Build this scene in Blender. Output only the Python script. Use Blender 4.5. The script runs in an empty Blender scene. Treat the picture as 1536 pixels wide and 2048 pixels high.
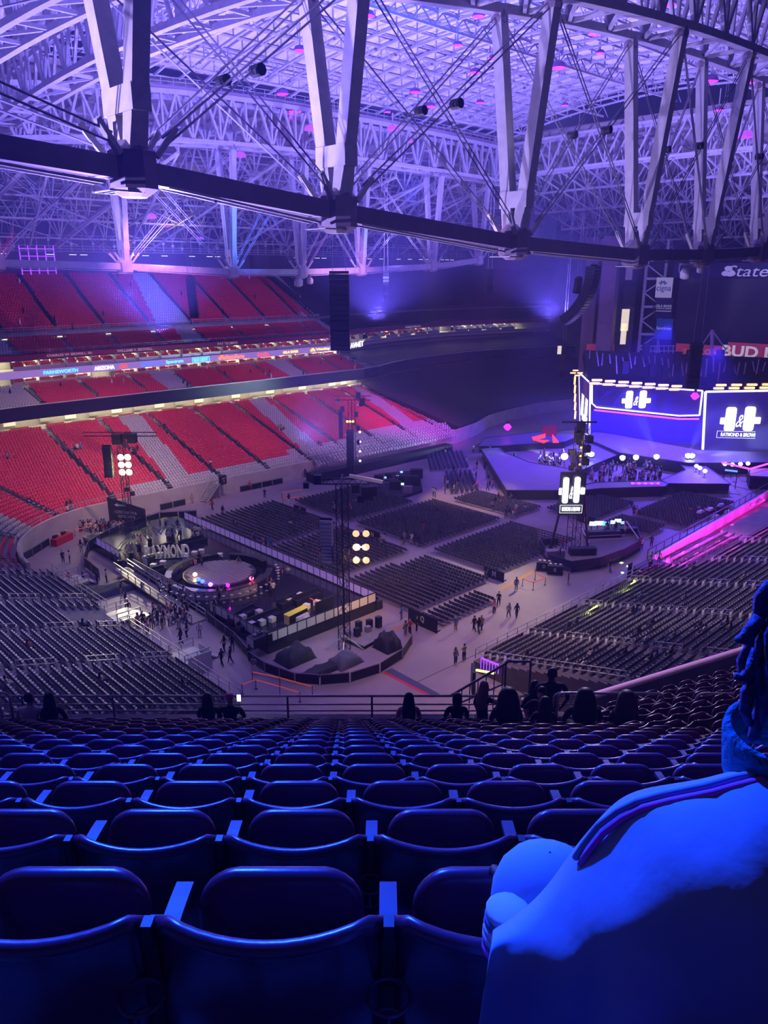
import bpy, math, random
import numpy as np
from mathutils import Vector, Matrix
PI = math.pi
RD = random.Random(7)
C = bpy.context.scene.collection
S = bpy.context.scene

# ---------------------------------------------------------------- camera
# world: x runs along the pitch towards the stage, y across it towards the far stand, z up (metres)
EYE = 36.0
YAW = math.radians(46.2)              # heading of the camera, measured from +x
PITCH = math.radians(17.4)
cam = bpy.data.cameras.new('camera'); camo = bpy.data.objects.new('camera', cam); C.objects.link(camo)
cam.sensor_fit = 'VERTICAL'; cam.sensor_height = 24.0; cam.lens = 24.0 * 1540 / 2048
cam.clip_start = 0.05; cam.clip_end = 900
camo.location = (0, 0, EYE); camo.rotation_euler = (PI/2 - PITCH, 0, YAW - PI/2)
S.camera = camo
S.view_settings.view_transform = 'Standard'; S.view_settings.look = 'None'
S.view_settings.gamma = 1.0; S.view_settings.use_curve_mapping = False
S.view_settings.exposure = 0.0
S.cycles.max_bounces = 3; S.cycles.diffuse_bounces = 2; S.cycles.glossy_bounces = 2
S.cycles.transmission_bounces = 2; S.cycles.transparent_max_bounces = 6; S.cycles.volume_bounces = 0
S.cycles.sample_clamp_indirect = 3.0; S.cycles.sample_clamp_direct = 0
S.cycles.caustics_reflective = False; S.cycles.caustics_refractive = False
S.cycles.use_denoising = True
S.cycles.adaptive_threshold = 0.05; S.cycles.adaptive_min_samples = 16

# ---------------------------------------------------------------- world and lights
w = bpy.data.worlds.new('hall_ambient'); S.world = w; w.use_nodes = True
w.node_tree.nodes['Background'].inputs[0].default_value = (0.10, 0.085, 0.55, 1)
w.node_tree.nodes['Background'].inputs[1].default_value = 0.12

GAIN = {'roof_uplight': .56, 'blue_roof_beam': .55, 'blue_seat_wash': 1.0, 'stand_lamp': .40, 'floor_lamp_high': .135, 'amber_floor_patch': .5, 'right_bleacher_lamp': .30, 'left_bleacher_lamp': .35, 'left_red_lamp': .5}
def lamp(kind, name, loc, to=None, power=1000, col=(1, 1, 1), size=0.0, spot=60, blend=0.5, sy=None):
    power *= GAIN.get(name, 1.0)
    l = bpy.data.lights.new(name, kind); l.energy = power; l.color = col
    o = bpy.data.objects.new(name, l); C.objects.link(o); o.location = loc
    if to is not None:
        o.rotation_euler = (Vector(to) - Vector(loc)).to_track_quat('-Z', 'Y').to_euler()
    if kind == 'SPOT':
        l.spot_size = math.radians(spot); l.spot_blend = blend; l.shadow_soft_size = size
    elif kind == 'POINT': l.shadow_soft_size = size
    elif kind == 'AREA':
        l.size = size
        if sy: l.shape = 'RECTANGLE'; l.size_y = sy
    return o
L2Wp = (math.cos(YAW)*12.5+math.cos(YAW-PI/2)*3, math.sin(YAW)*12.5+math.sin(YAW-PI/2)*3, EYE-8)
LAV = (0.25, 0.19, 1.0)
# lavender uplights washing the roof (unseen spots: three hang in mid-air, the rest near the trusses)
for (x, y, z, tx, ty, p) in [(70, 75, 30, 75, 75, 3.2e5), (110, 75, 28, 112, 75, 3.0e5), (40, 75, 30, 36, 78, 2.4e5),
                             (62, 111, 38.5, 60, 140, 0.45e5), (112, 111, 39, 112, 142, 0.45e5), (140, 46, 40, 168, 80, 0.8e5), (20, 40, 34, 18, 45, 0.8e5)]:
    lamp('SPOT', 'roof_uplight', (x, y, z), (tx, ty, 64), p, LAV, 1.0, 150, 0.6)
# the blue wash that hits the middle of the roof and the seats in front
lamp('SPOT', 'blue_roof_beam', (50, 49, 41), (66, 64, 66), 2.6e5, (0.03, 0.12, 1), 0.5, 60, 1.0)
lamp('SPOT', 'blue_seat_wash', (13, 26, 58), (2.0, 2.2, 33.5), 2.6e5, (0.008, 0.058, 1.0), 0.6, 26, 0.8)
# white house lamps under the roof over the far stand (its lower tier is lit more than its upper tier)
for (x, y, z, tx, ty, tz, p, c, a) in [
        (38, 84, 48, 47, 122, 5, 1.5e5, (1, .62, .55), 50), (62, 80, 50, 66, 120, 5, 1.2e5, (1, .62, .68), 44),
        (92, 78, 50, 96, 120, 5, 1.1e5, (1, .45, .85), 46), (118, 84, 44, 120, 118, 4, 3.4e5, (.85, .10, .95), 36),
        (58, 100, 42, 66, 150, 24, .45e5, (.75, .26, .80), 70), (95, 100, 42, 104, 150, 24, .4e5, (.8, .30, .85), 70),
        (70, 70, 52, 86, 164, 33, 7.5e5, (.05, .16, 1), 20), (100, 80, 48, 100, 166, 33, 3.5e5, (.05, .16, 1), 22)]:
    lamp('SPOT', 'stand_lamp', (x, y, z), (tx, ty, tz), p, c, 0.3, a, 0.9)
# column lamps: they light the faces of the truss columns turned away from the stage
for (x, y, z, tx, ty, tz, p, a) in [(-12, 44, 40, 60, 36, 47, 2.2e5, 34), (10, 120, 42, 90, 114, 46, 1.2e5, 40)]:
    lamp('SPOT', 'column_lamp', (x, y, z), (tx, ty, tz), p*.6, (.46, .36, 1), 0.3, a, 0.8)
lamp('SPOT', 'amber_deck_lamp', (86, 146, 40), (84, 158, 52), 3.5e3, (1, .72, .3), 0.3, 120, 1.0)  # added tint on the far roof deck, in place of yellow panels
# floor
for (x, y, z, tx, ty, p, c, a) in [
        (44, 40, 50, 52, 43, 3.0e5, (1, .56, .52), 46), (60, 56, 52, 62, 60, 0.8e5, (.62, .38, .95), 60),
        (78, 62, 50, 80, 64, 0.95e5, (.55, .30, 1), 60), (96, 60, 50, 98, 62, 1.2e5, (.42, .16, 1), 60),
        (50, 100, 46, 48, 104, 1.0e5, (1, .64, .52), 50), (120, 80, 40, 120, 80, 1.6e5, (.12, .06, 1), 70)]:
    lamp('SPOT', 'floor_lamp_high', (x, y, z), (tx, ty, 0), p, c, 0.3, a, 1.0)
lamp('SPOT', 'amber_floor_patch', (88, 84, 42), (94, 77, 0), 1.2e5, (1, .62, .25), 0.2, 26, 0.6)
lamp('SPOT', 'right_bleacher_lamp', (62, 52, 46), (62, 28, 4), 1.0e5, (1, .74, .72), 0.3, 60, 1.0)
lamp('SPOT', 'right_bleacher_lamp', (90, 52, 46), (92, 28, 4), 0.9e5, (.62, .42, 1), 0.3, 60, 1.0)
lamp('SPOT', 'left_bleacher_lamp', (40, 70, 44), (20, 70, 4), 1.3e5, (.66, .58, 1), 0.3, 60, 1.0)
lamp('SPOT', 'left_red_lamp', (30, 84, 40), (6, 80, 9), 1.8e5, (1, .03, .16), 0.3, 36, 1.0)

lamp('SPOT', 'chord_side_lamp', (34, -4, 44), (44, 36, 40), 6e3, (.42, .30, .95), .3, 110, 1.0)  # added fill from the camera side for the dark near chord
lamp('SPOT', 'platform_front_lamp', (34, 42, 16), (45, 57, 1), 5e3, (.9, .92, 1), .2, 34, .8)  # added spot brightening the white panels at the platform front
lamp('SPOT', 'deck_lamp', (62, 44, 52), L2Wp, 9e4, (.62, .52, .9), .3, 16, 1.0)  # added spot so the handrails and far rows do not stay dark
lamp('SPOT', 'chord_uplight', (40, 52, 22), (44, 36, 38), 4.5e4, (.5, .38, 1), .3, 130, 1.0)  # added spot lifting the dark underside of the near truss chord
# ---------------------------------------------------------------- materials
MATS = {}
def mat(name, col, rough=0.6, metal=0.0, emit=0.0, ecol=None, noise=0.0, nscale=20.0, bump=0.0, spec=0.5, alpha=1.0, trans=0.0):
    m = bpy.data.materials.new(name); m.use_nodes = True; MATS[name] = m
    nt = m.node_tree; b = nt.nodes['Principled BSDF']
    b.inputs['Base Color'].default_value = (*col, 1); b.inputs['Roughness'].default_value = rough
    b.inputs['Metallic'].default_value = metal; b.inputs['Specular IOR Level'].default_value = spec
    b.inputs['Alpha'].default_value = alpha
    if trans: b.inputs['Transmission Weight'].default_value = trans
    if emit:
        b.inputs['Emission Color'].default_value = (*(ecol or col), 1); b.inputs['Emission Strength'].default_value = emit
    if noise or bump:
        t = nt.nodes.new('ShaderNodeTexCoord'); n = nt.nodes.new('ShaderNodeTexNoise')
        n.inputs['Scale'].default_value = nscale; n.inputs['Detail'].default_value = 4
        nt.links.new(t.outputs['Object'], n.inputs['Vector'])
        if noise:
            r = nt.nodes.new('ShaderNodeMixRGB'); r.blend_type = 'MULTIPLY'; r.inputs[0].default_value = noise
            r.inputs[1].default_value = (*col, 1)
            cr = nt.nodes.new('ShaderNodeValToRGB'); cr.color_ramp.elements[0].position = .3; cr.color_ramp.elements[1].position = .7
            cr.color_ramp.elements[0].color = (.25, .25, .25, 1)
            nt.links.new(n.outputs['Fac'], cr.inputs[0]); nt.links.new(cr.outputs[0], r.inputs[2])
            nt.links.new(r.outputs[0], b.inputs['Base Color'])
        if bump:
            bp = nt.nodes.new('ShaderNodeBump'); bp.inputs['Strength'].default_value = bump; bp.inputs['Distance'].default_value = .02
            nt.links.new(n.outputs['Fac'], bp.inputs['Height']); nt.links.new(bp.outputs[0], b.inputs['Normal'])
    return m
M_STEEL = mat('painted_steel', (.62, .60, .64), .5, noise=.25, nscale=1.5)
M_STEELD = mat('shaded_steel', (.28, .22, .30), .5, noise=.2, nscale=1.5)  # darker steel; the unlit look of the near chord is put into it
M_CABLE = mat('steel_cable', (.30, .29, .36), .5)
M_GALV = mat('galvanised_rail', (.62, .62, .64), .35, .4, noise=.15, nscale=6)
M_FABRIC = mat('roof_fabric', (.80, .78, .84), .8, noise=.12, nscale=.15)
M_DECK = mat('roof_deck', (.42, .38, .34), .8, noise=.35, nscale=.25)
M_CONC = mat('tier_concrete', (.36, .34, .34), .85, noise=.35, nscale=.8, bump=.2)
M_CONCW = mat('pale_wall_concrete', (.52, .47, .45), .85, noise=.3, nscale=.6)
M_FLOOR = mat('arena_floor_concrete', (.31, .245, .25), .55, noise=.35, nscale=.22, bump=.1)
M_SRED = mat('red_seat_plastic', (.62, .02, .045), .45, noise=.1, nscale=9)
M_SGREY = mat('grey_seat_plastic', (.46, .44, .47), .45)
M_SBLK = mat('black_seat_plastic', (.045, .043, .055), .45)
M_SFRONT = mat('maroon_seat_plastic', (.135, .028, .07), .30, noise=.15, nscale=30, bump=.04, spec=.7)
M_ARM = mat('armrest_plastic', (.05, .025, .05), .5)
M_WHITE = mat('white_plastic', (.82, .82, .82), .4)
M_BLACK = mat('black_paint', (.015, .015, .018), .5)
M_DRAPE = mat('black_drape_cloth', (.022, .022, .03), .8, noise=.4, nscale=.5, bump=.3)
M_TARP = mat('grey_seat_cover_cloth', (.10, .10, .14), .7, noise=.5, nscale=.4, bump=.4)
M_GLOSSB = mat('glossy_black_deck', (.02, .02, .024), .12, spec=.6)
M_SUITE = mat('suite_wall_paint', (.60, .58, .52), .8)
M_SUITEL = mat('suite_ceiling_light', (1, .9, .7), .5, emit=42.0, ecol=(1, .86, .62))
M_CONCL = mat('lit_concourse_wall', (.9, .85, .7), .6, noise=.8, nscale=.9, emit=.75, ecol=(1, .84, .60))  # emission stands in for light falling on the concourse walls
M_GLASSD = mat('dark_suite_glass', (.03, .03, .05), .08)
M_TV = mat('television_screen', (.2, .3, .8), .3, emit=1.5, ecol=(.35, .5, 1))
M_RIB = mat('ribbon_board', (.3, .2, .5), .4, emit=.55, ecol=(.42, .26, .75))
M_NAMES = mat('ring_of_honour_band', (.42, .015, .09), .5)
M_BAND = mat('dark_fascia_board', (.018, .018, .05), .3)
M_YEL = mat('yellow_counter_top', (.8, .65, .05), .4, emit=.15)
M_NEON = mat('yellow_green_light_strip', (.8, 1, .2), .4, emit=2.2, ecol=(.85, 1, .2))
M_RED = mat('red_paint', (.55, .02, .03), .5)
M_ROPE = mat('red_queue_tape', (.9, .10, .07), .5, emit=.25, ecol=(1, .15, .1))
M_CREAM = mat('cream_leather_cube', (.85, .82, .76), .5)
M_STAGE = mat('stage_deck_grey', (.20, .18, .27), .45, noise=.25, nscale=.4)
M_DARKW = mat('dark_end_wall', (.10, .085, .15), .8, noise=.3, nscale=.3)
M_PEARL = mat('panel_white', (.72, .72, .78), .35)
M_LEAF = mat('palm_leaf', (.025, .05, .025), .6)
M_WOOD = mat('dance_floor_board', (.26, .22, .22), .35, noise=.35, nscale=1.5)
M_TAN = mat('tan_plywood', (.55, .36, .2), .6, noise=.2, nscale=3)
def em(name, col, s): return mat(name, col, .5, emit=s, ecol=col)
E_WHITE = em('white_led', (1, 1, 1), 2.2); E_SUN = em('warm_lamp_lens', (1, .82, .35), 60); E_ORNG = em('orange_lamp_lens', (1, .46, .24), 1.6)
E_MAG = em('magenta_lamp_lens', (1, .02, .85), 3.2); E_BLUE = em('blue_led', (.05, .12, 1), 4); E_PURP = em('purple_led', (.30, .05, 1), 1.6)
E_SCR = em('screen_indigo_glow', (.016, .008, .13), 1.0); E_CURT = em('led_curtain_blue', (.02, .004, .80), 1.0)
E_PINK = em('pink_led_strip', (1, .1, .9), 1.6); E_RED = em('red_led', (1, .05, .03), 1.8); E_CYAN = em('cyan_led', (.05, .6, 1), 2.5)
E_YELL = em('amber_led', (1, .55, .05), 3.0); E_BLU2 = em('deep_blue_led', (.02, .08, 1), 3.5); E_REDS = em('red_orange_led', (1, .12, .02), 3.2)
E_GREEN = em('pale_green_monitor', (.5, 1, .8), 2.0)
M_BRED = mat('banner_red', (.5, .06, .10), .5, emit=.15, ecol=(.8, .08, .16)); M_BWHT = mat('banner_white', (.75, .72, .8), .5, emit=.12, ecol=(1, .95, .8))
M_BBLU = mat('banner_blue', (.02, .10, .36), .5, emit=.1); M_BNVY = mat('banner_navy', (.02, .02, .09), .5)
M_SKIN = [mat('skin_light', (.62, .36, .27), .55), mat('skin_brown', (.26, .13, .08), .55), mat('skin_dark', (.10, .05, .035), .5)]
M_HAIR = [mat('black_hair', (.012, .01, .01), .5), mat('brown_hair', (.05, .025, .015), .5)]
CLOTH = {'black': mat('black_cloth', (.015, .015, .018), .8), 'white': mat('white_cloth', (.78, .76, .74), .8), 'red': mat('red_cloth', (.6, .04, .04), .8),
         'grey': mat('grey_cloth', (.25, .25, .27), .8), 'blue': mat('blue_cloth', (.06, .2, .5), .8), 'khaki': mat('khaki_cloth', (.42, .33, .22), .8),
         'denim': mat('denim_cloth', (.05, .08, .17), .8), 'pink': mat('pink_cloth', (.7, .25, .35), .8), 'orange': mat('orange_cloth', (.8, .2, .04), .8)}

# ---------------------------------------------------------------- words
_ON = 'first second third fourth fifth sixth seventh eighth ninth tenth eleventh twelfth thirteenth fourteenth fifteenth sixteenth seventeenth eighteenth nineteenth'.split()
_TN = {2: 'twent', 3: 'thirt', 4: 'fort', 5: 'fift', 6: 'sixt', 7: 'sevent', 8: 'eight', 9: 'ninet'}
def ordw(n):
    if n < 20: return _ON[n-1]
    return _TN[n//10] + 'ieth' if n % 10 == 0 else _TN[n//10] + 'y-' + _ON[n % 10-1]
# ---------------------------------------------------------------- builders
class MB:
    def __init__(s): s.v = []; s.f = []; s.m = []; s.n = 0
    def add(s, vs, fs, mi=0):
        b = s.n; s.v.extend(vs); s.n += len(vs)
        for f in fs: s.f.append([b + i for i in f]); s.m.append(mi)
    def hexa(s, p, mi=0): s.add(p, [(0, 3, 2, 1), (4, 5, 6, 7), (0, 1, 5, 4), (1, 2, 6, 5), (2, 3, 7, 6), (3, 0, 4, 7)], mi)
    def box(s, c, d, ang=0.0, mi=0):
        ca, sa = math.cos(ang), math.sin(ang); p = []
        for z in (-.5, .5):
            for x, y in ((-.5, -.5), (.5, -.5), (.5, .5), (-.5, .5)):
                X, Y = x*d[0], y*d[1]; p.append((c[0] + X*ca - Y*sa, c[1] + X*sa + Y*ca, c[2] + z*d[2]))
        s.hexa(p, mi)
    def bar(s, a, b, wd, h=None, mi=0, up=(0, 0, 1)):
        h = wd if h is None else h
        a = Vector(a); b = Vector(b); d = b - a
        if d.length < 1e-5: return
        d.normalize(); u = Vector(up)
        if abs(d.dot(u)) > .98: u = Vector((0, 1, 0))
        x = d.cross(u).normalized(); y = x.cross(d).normalized(); x = x*wd/2; y = y*h/2
        s.hexa([tuple(q) for q in (a-x-y, a+x-y, a+x+y, a-x+y, b-x-y, b+x-y, b+x+y, b-x+y)], mi)
    def tube(s, pts, r, n=6, mi=0, cap=True):
        pts = [Vector(p) for p in pts]; rs = r if isinstance(r, (list, tuple)) else [r]*len(pts); b = s.n; prev = None
        for i, p in enumerate(pts):
            d = (pts[min(i+1, len(pts)-1)] - pts[max(i-1, 0)]).normalized()
            if prev is None:
                u = Vector((0, 0, 1)) if abs(d.z) < .95 else Vector((1, 0, 0)); x = d.cross(u).normalized()
            else: x = (prev - d*prev.dot(d)).normalized()
            prev = x; y = d.cross(x)
            for k in range(n):
                a = 2*PI*k/n; s.v.append(tuple(p + (x*math.cos(a) + y*math.sin(a))*rs[i]))
        s.n += n*len(pts)
        for i in range(len(pts)-1):
            for k in range(n):
                k2 = (k+1) % n; s.f.append([b+i*n+k, b+i*n+k2, b+(i+1)*n+k2, b+(i+1)*n+k]); s.m.append(mi)
        if cap:
            s.f.append([b+k for k in range(n)][::-1]); s.m.append(mi)
            s.f.append([b+(len(pts)-1)*n+k for k in range(n)]); s.m.append(mi)
    def prism(s, poly, z0, z1, mi=0):
        n = len(poly); vs = [(x, y, z0) for x, y in poly] + [(x, y, z1) for x, y in poly]
        fs = [tuple(range(n))[::-1], tuple(range(n, 2*n))] + [(i, (i+1) % n, n+(i+1) % n, n+i) for i in range(n)]
        s.add(vs, fs, mi)
    def lathe(s, c, prof, n=16, mi=0):
        b = s.n
        for (r, z) in prof:
            for k in range(n): a = 2*PI*k/n; s.v.append((c[0]+r*math.cos(a), c[1]+r*math.sin(a), c[2]+z))
        s.n += n*len(prof)
        for i in range(len(prof)-1):
            for k in range(n):
                k2 = (k+1) % n; s.f.append([b+i*n+k, b+i*n+k2, b+(i+1)*n+k2, b+(i+1)*n+k]); s.m.append(mi)
        s.f.append([b+k for k in range(n)][::-1]); s.m.append(mi); s.f.append([b+(len(prof)-1)*n+k for k in range(n)]); s.m.append(mi)
    def mesh(s, name, mats, smooth=False):
        me = bpy.data.meshes.new(name); me.from_pydata([tuple(v) for v in s.v], [], s.f)
        for m in (mats if isinstance(mats, (list, tuple)) else [mats]): me.materials.append(m)
        if any(s.m): me.polygons.foreach_set('material_index', s.m)
        if smooth: me.polygons.foreach_set('use_smooth', [True]*len(me.polygons))
        me.update(); return me
    def build(s, name, mats, parent=None, smooth=False): return link(name, s.mesh(name, mats, smooth), parent)
def link(name, me, parent=None):
    o = bpy.data.objects.new(name, me); C.objects.link(o)
    if parent is not None: o.parent = parent; o.matrix_parent_inverse = parent_inv(parent)
    return o
WPS = set()
def parent_inv(p):
    if p.name in WPS: return (Matrix.Translation(p.location) @ p.rotation_euler.to_matrix().to_4x4()).inverted()
    return Matrix()
def tag(o, label=None, cat=None, group=None, kind=None):
    if label: o['label'] = label
    if cat: o['category'] = cat
    if group: o['group'] = group
    if kind: o['kind'] = kind
    return o
def empty(name, loc=(0, 0, 0), rz=0.0, label=None, cat=None, group=None, kind=None, world=False):
    o = bpy.data.objects.new(name, None); C.objects.link(o); o.location = loc; o.rotation_euler = (0, 0, rz); o.empty_display_size = .2
    if world: WPS.add(o.name)
    return tag(o, label, cat, group, kind)
def dup(src, loc, rz=0.0, label=None, group=None):
    r = src.copy(); C.objects.link(r); r.location = loc; r.rotation_euler = (0, 0, rz)
    if label: r['label'] = label
    if group: r['group'] = group
    for ch in src.children:
        c = ch.copy(); C.objects.link(c); c.parent = r
        for g in ch.children: d = g.copy(); C.objects.link(d); d.parent = c
    return r
def bulk(name, tv, tf, tm, pos, ang, mats, slot=None, scale=None, parent=None, tilt=None):
    """many copies of one small template in one mesh (only for pieces past the counting limit)"""
    tv = np.array(tv, float); pos = np.array(pos, float); ang = np.array(ang, float); n = len(pos); k = len(tv)
    ca, sa = np.cos(ang)[:, None], np.sin(ang)[:, None]
    X = tv[None, :, 0]*ca - tv[None, :, 1]*sa + pos[:, 0:1]; Y = tv[None, :, 0]*sa + tv[None, :, 1]*ca + pos[:, 1:2]
    Z = tv[None, :, 2] + pos[:, 2:3]
    V = np.stack([X, Y, Z], -1).reshape(-1, 3)
    me = bpy.data.meshes.new(name); me.vertices.add(len(V)); me.vertices.foreach_set('co', V.ravel())
    ln = np.array([len(f) for f in tf]); fl = np.concatenate([np.array(f) for f in tf])
    L = (fl[None, :] + (np.arange(n)*k)[:, None]).ravel()
    me.loops.add(len(L)); me.loops.foreach_set('vertex_index', L.astype(np.int32))
    me.polygons.add(n*len(tf)); st = np.concatenate([[0], np.cumsum(ln)[:-1]])
    me.polygons.foreach_set('loop_start', (st[None, :] + (np.arange(n)*len(fl))[:, None]).ravel().astype(np.int32))
    mi = np.tile(np.array(tm), n)
    if slot is not None:
        sl = np.repeat(np.array(slot), len(tf)); mi = np.where(mi == 0, sl, mi)
    me.polygons.foreach_set('material_index', mi.astype(np.int32))
    for m in mats: me.materials.append(m)
    me.update(calc_edges=True); me.validate()
    return link(name, me, parent)
BF = bpy.data.curves.new('lettering', 'FONT')
def text(body, loc, yaw, wd, h, m, parent=None, name='lettering', depth=.05, bold=0.0, shear=0.0):
    cu = bpy.data.curves.new('lettering', 'FONT'); cu.body = body; cu.size = 1; cu.extrude = .02; cu.align_x = 'CENTER'; cu.resolution_u = 3
    cu.offset = bold; cu.shear = shear
    t = bpy.data.objects.new('tmp', cu); C.objects.link(t)
    dg = bpy.context.evaluated_depsgraph_get(); me = bpy.data.meshes.new_from_object(t.evaluated_get(dg)); bpy.data.objects.remove(t)
    co = np.empty(len(me.vertices)*3); me.vertices.foreach_get('co', co); co = co.reshape(-1, 3)
    mn, mx = co.min(0), co.max(0); co = (co - (mn+mx)/2) / np.maximum(mx-mn, 1e-6) * [wd, h, depth]
    ca, sa = math.cos(yaw), math.sin(yaw)          # local x -> (ca, sa), y -> up, z -> towards the reader
    P = np.stack([co[:, 0]*ca + co[:, 2]*sa + loc[0], co[:, 0]*sa - co[:, 2]*ca + loc[1], co[:, 1] + loc[2]], -1)
    me.vertices.foreach_set('co', P.ravel()); me.materials.clear(); me.materials.append(m); me.update()
    return link(name, me, parent)
# horizontal frame of the upper seating block the photograph is taken from
RX, RY = math.cos(YAW - PI/2), math.sin(YAW - PI/2); FX, FY = math.cos(YAW), math.sin(YAW)
def L2W(x, y, z=0.0): return (x*RX + y*FX, x*RY + y*FY, EYE + z)
# ================================================================ the bowl
def struct(mb, name, m, smooth=False, parent=None):
    o = mb.build(name, m, parent, smooth)
    if parent is None: o['kind'] = 'structure'
    return o
mb = MB(); mb.prism([(-60, -60), (260, -60), (260, 220), (-60, 220)], -0.5, 0.0); struct(mb, 'floor', M_FLOOR)
# wall path round the floor: near end, left corner, far side, stage end corner
def arc(cx, cy, r, a0, a1, n): return [(cx + r*math.cos(math.radians(a0 + (a1-a0)*i/n)), cy + r*math.sin(math.radians(a0 + (a1-a0)*i/n))) for i in range(n+1)]
CORN = arc(46, 92, 17, 180, 90, 8)
FAR1 = [(46 + i*(124-46)/12, 109 - i/12) for i in range(1, 13)]
END = [(135, 110.5), (146, 115), (157, 116.5), (168, 117), (179, 115), (190, 112), (199, 107), (207, 100), (213, 90), (216, 78), (217, 60)]
PATH = [(29, 60), (29, 76)] + CORN + FAR1 + END
def resample(path, n):
    p = np.array(path, float); d = np.concatenate([[0], np.cumsum(np.hypot(*np.diff(p, axis=0).T))])
    t = np.linspace(0, d[-1], n); return np.stack([np.interp(t, d, p[:, 0]), np.interp(t, d, p[:, 1])], -1), t
PP, PS = resample(PATH, 420)
tg = np.gradient(PP, axis=0)
for _ in range(14): tg[1:-1] = (tg[:-2] + tg[1:-1]*2 + tg[2:])/4
tg /= np.hypot(tg[:, 0], tg[:, 1])[:, None]
NN = np.stack([-tg[:, 1], tg[:, 0]], -1)        # outward
def at_s(s, d):
    i = np.interp(s, PS, np.arange(len(PS))); j = np.clip(i.astype(int) if hasattr(i, 'astype') else int(i), 0, len(PS)-2); f = i - j
    p = PP[j]*(1-f)[..., None] + PP[j+1]*f[..., None] if hasattr(f, 'shape') and np.ndim(f) else PP[j]*(1-f) + PP[j+1]*f
    n = NN[j]*(1-f)[..., None] + NN[j+1]*f[..., None] if np.ndim(f) else NN[j]*(1-f) + NN[j+1]*f
    return p + n*d, n
def s_of_u(u): # path length where the far side passes x = u
    k = np.where(PP[:, 1] > 100)[0]; k = k[(PP[k, 0] > 38)]; return float(np.interp(u, PP[k, 0], PS[k]))
S_NE = PS[0]; S_C0 = float(PS[np.argmin(np.hypot(PP[:, 0]-29, PP[:, 1]-92))]); S_RED = s_of_u(127)
def px_of(x, y, z):
    X = x*RX + y*RY; Y = x*FX + y*FY; Z = z-EYE; d = Y*math.cos(PITCH)-Z*math.sin(PITCH); return 768+1540*X/d
S_END = PS[-1]
def sweep(mb, prof, s0, s1, step=2.0, mi=0, closed=True):
    """prof: [(d, z)] swept along the wall path; builds the closed band"""
    n = max(2, int((s1-s0)/step)); ss = np.linspace(s0, s1, n+1); b = mb.n; k = len(prof)
    for s in ss:
        for d, z in prof: p, _ = at_s(float(s), d); mb.v.append((p[0], p[1], z))
    mb.n += (n+1)*k
    for i in range(n):
        for j in range(k if closed else k-1):
            j2 = (j+1) % k; mb.f.append([b+i*k+j, b+(i+1)*k+j, b+(i+1)*k+j2, b+i*k+j2]); mb.m.append(mi)
    if closed:
        mb.f.append([b+j for j in range(k)]); mb.m.append(mi); mb.f.append([b+n*k+j for j in range(k)][::-1]); mb.m.append(mi)
for s_ in np.arange(S_RED+20, PS[-1], 1.0):
    q_, _n = at_s(float(s_), 35)
    if px_of(q_[0], q_[1], 19.5) > 1174: S_END = float(s_); break
# tiers: (d0, z0, d1, z1)
LOW = (0.6, 1.9, 27.0, 9.8); MID = (25.6, 14.0, 34.0, 16.3); UPL = (35.2, 21.7, 41.0, 24.0); UPP = (41.0, 25.2, 58.5, 35.2)
def tier_profile(t, pitch, thick=1.0):
    d0, z0, d1, z1 = t; n = int(round((d1-d0)/pitch)); pr = []
    for i in range(n):
        z = z0 + (z1-z0)*i/n; pr += [(d0+(d1-d0)*i/n, z), (d0+(d1-d0)*(i+1)/n, z)]
    return pr + [(d1, z1-thick), (d0, z0-thick)], n
mb = MB(); sweep(mb, [(0, 0), (0, 2.75), (.35, 2.75), (.35, 0)], S_C0-.5, s_of_u(103)); struct(mb, 'wall_floor_edge', M_CONCW)
mb = MB(); sweep(mb, [(0, 0), (0, 2.9), (.35, 2.9), (.35, 0)], s_of_u(103), S_END, 2.5); struct(mb, 'wall_stage_end', M_CONCW)
for nm, t, pt, s0 in (('trim_lower_tier', LOW, .88, S_C0-.5), ('trim_club_tier', MID, .84, S_NE), ('trim_terrace_front', UPL, .84, S_NE), ('trim_upper_tier', UPP, .835, S_NE)):
    pr, n = tier_profile(t, pt); mb = MB(); sweep(mb, pr, s0, S_END, 3.0); struct(mb, nm, M_CONC)
mb = MB(); sweep(mb, [(25.2, 12.0), (25.2, 14.3), (25.6, 14.3), (25.6, 12.0)], S_NE, S_END); struct(mb, 'trim_lower_fascia', M_BAND)
mb = MB(); sweep(mb, [(25.05, 14.3), (25.05, 14.42), (25.7, 14.42), (25.7, 14.3)], S_NE, S_END); struct(mb, 'trim_fascia_cap', M_GALV)
mb = MB(); sweep(mb, [(34.0, 17.85), (34.0, 19.1), (34.4, 19.1), (34.4, 17.85)], S_NE, s_of_u(124)); struct(mb, 'trim_ribbon_board', M_RIB)
mb = MB(); sweep(mb, [(34.0, 18.0), (34.0, 18.7), (34.4, 18.7), (34.4, 18.0)], s_of_u(124), S_END); struct(mb, 'trim_pale_fascia', M_CONCW)
mb = MB(); sweep(mb, [(34.4, 21.0), (34.4, 21.75), (34.9, 21.75), (34.9, 21.0)], S_NE, S_END); struct(mb, 'trim_name_band', M_NAMES)
mb = MB(); sweep(mb, [(60.0, 34.0), (60.0, 43.0), (60.5, 43.0), (60.5, 34.0)], S_NE, S_END, 4); struct(mb, 'wall_upper_back', M_DARKW)
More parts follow.
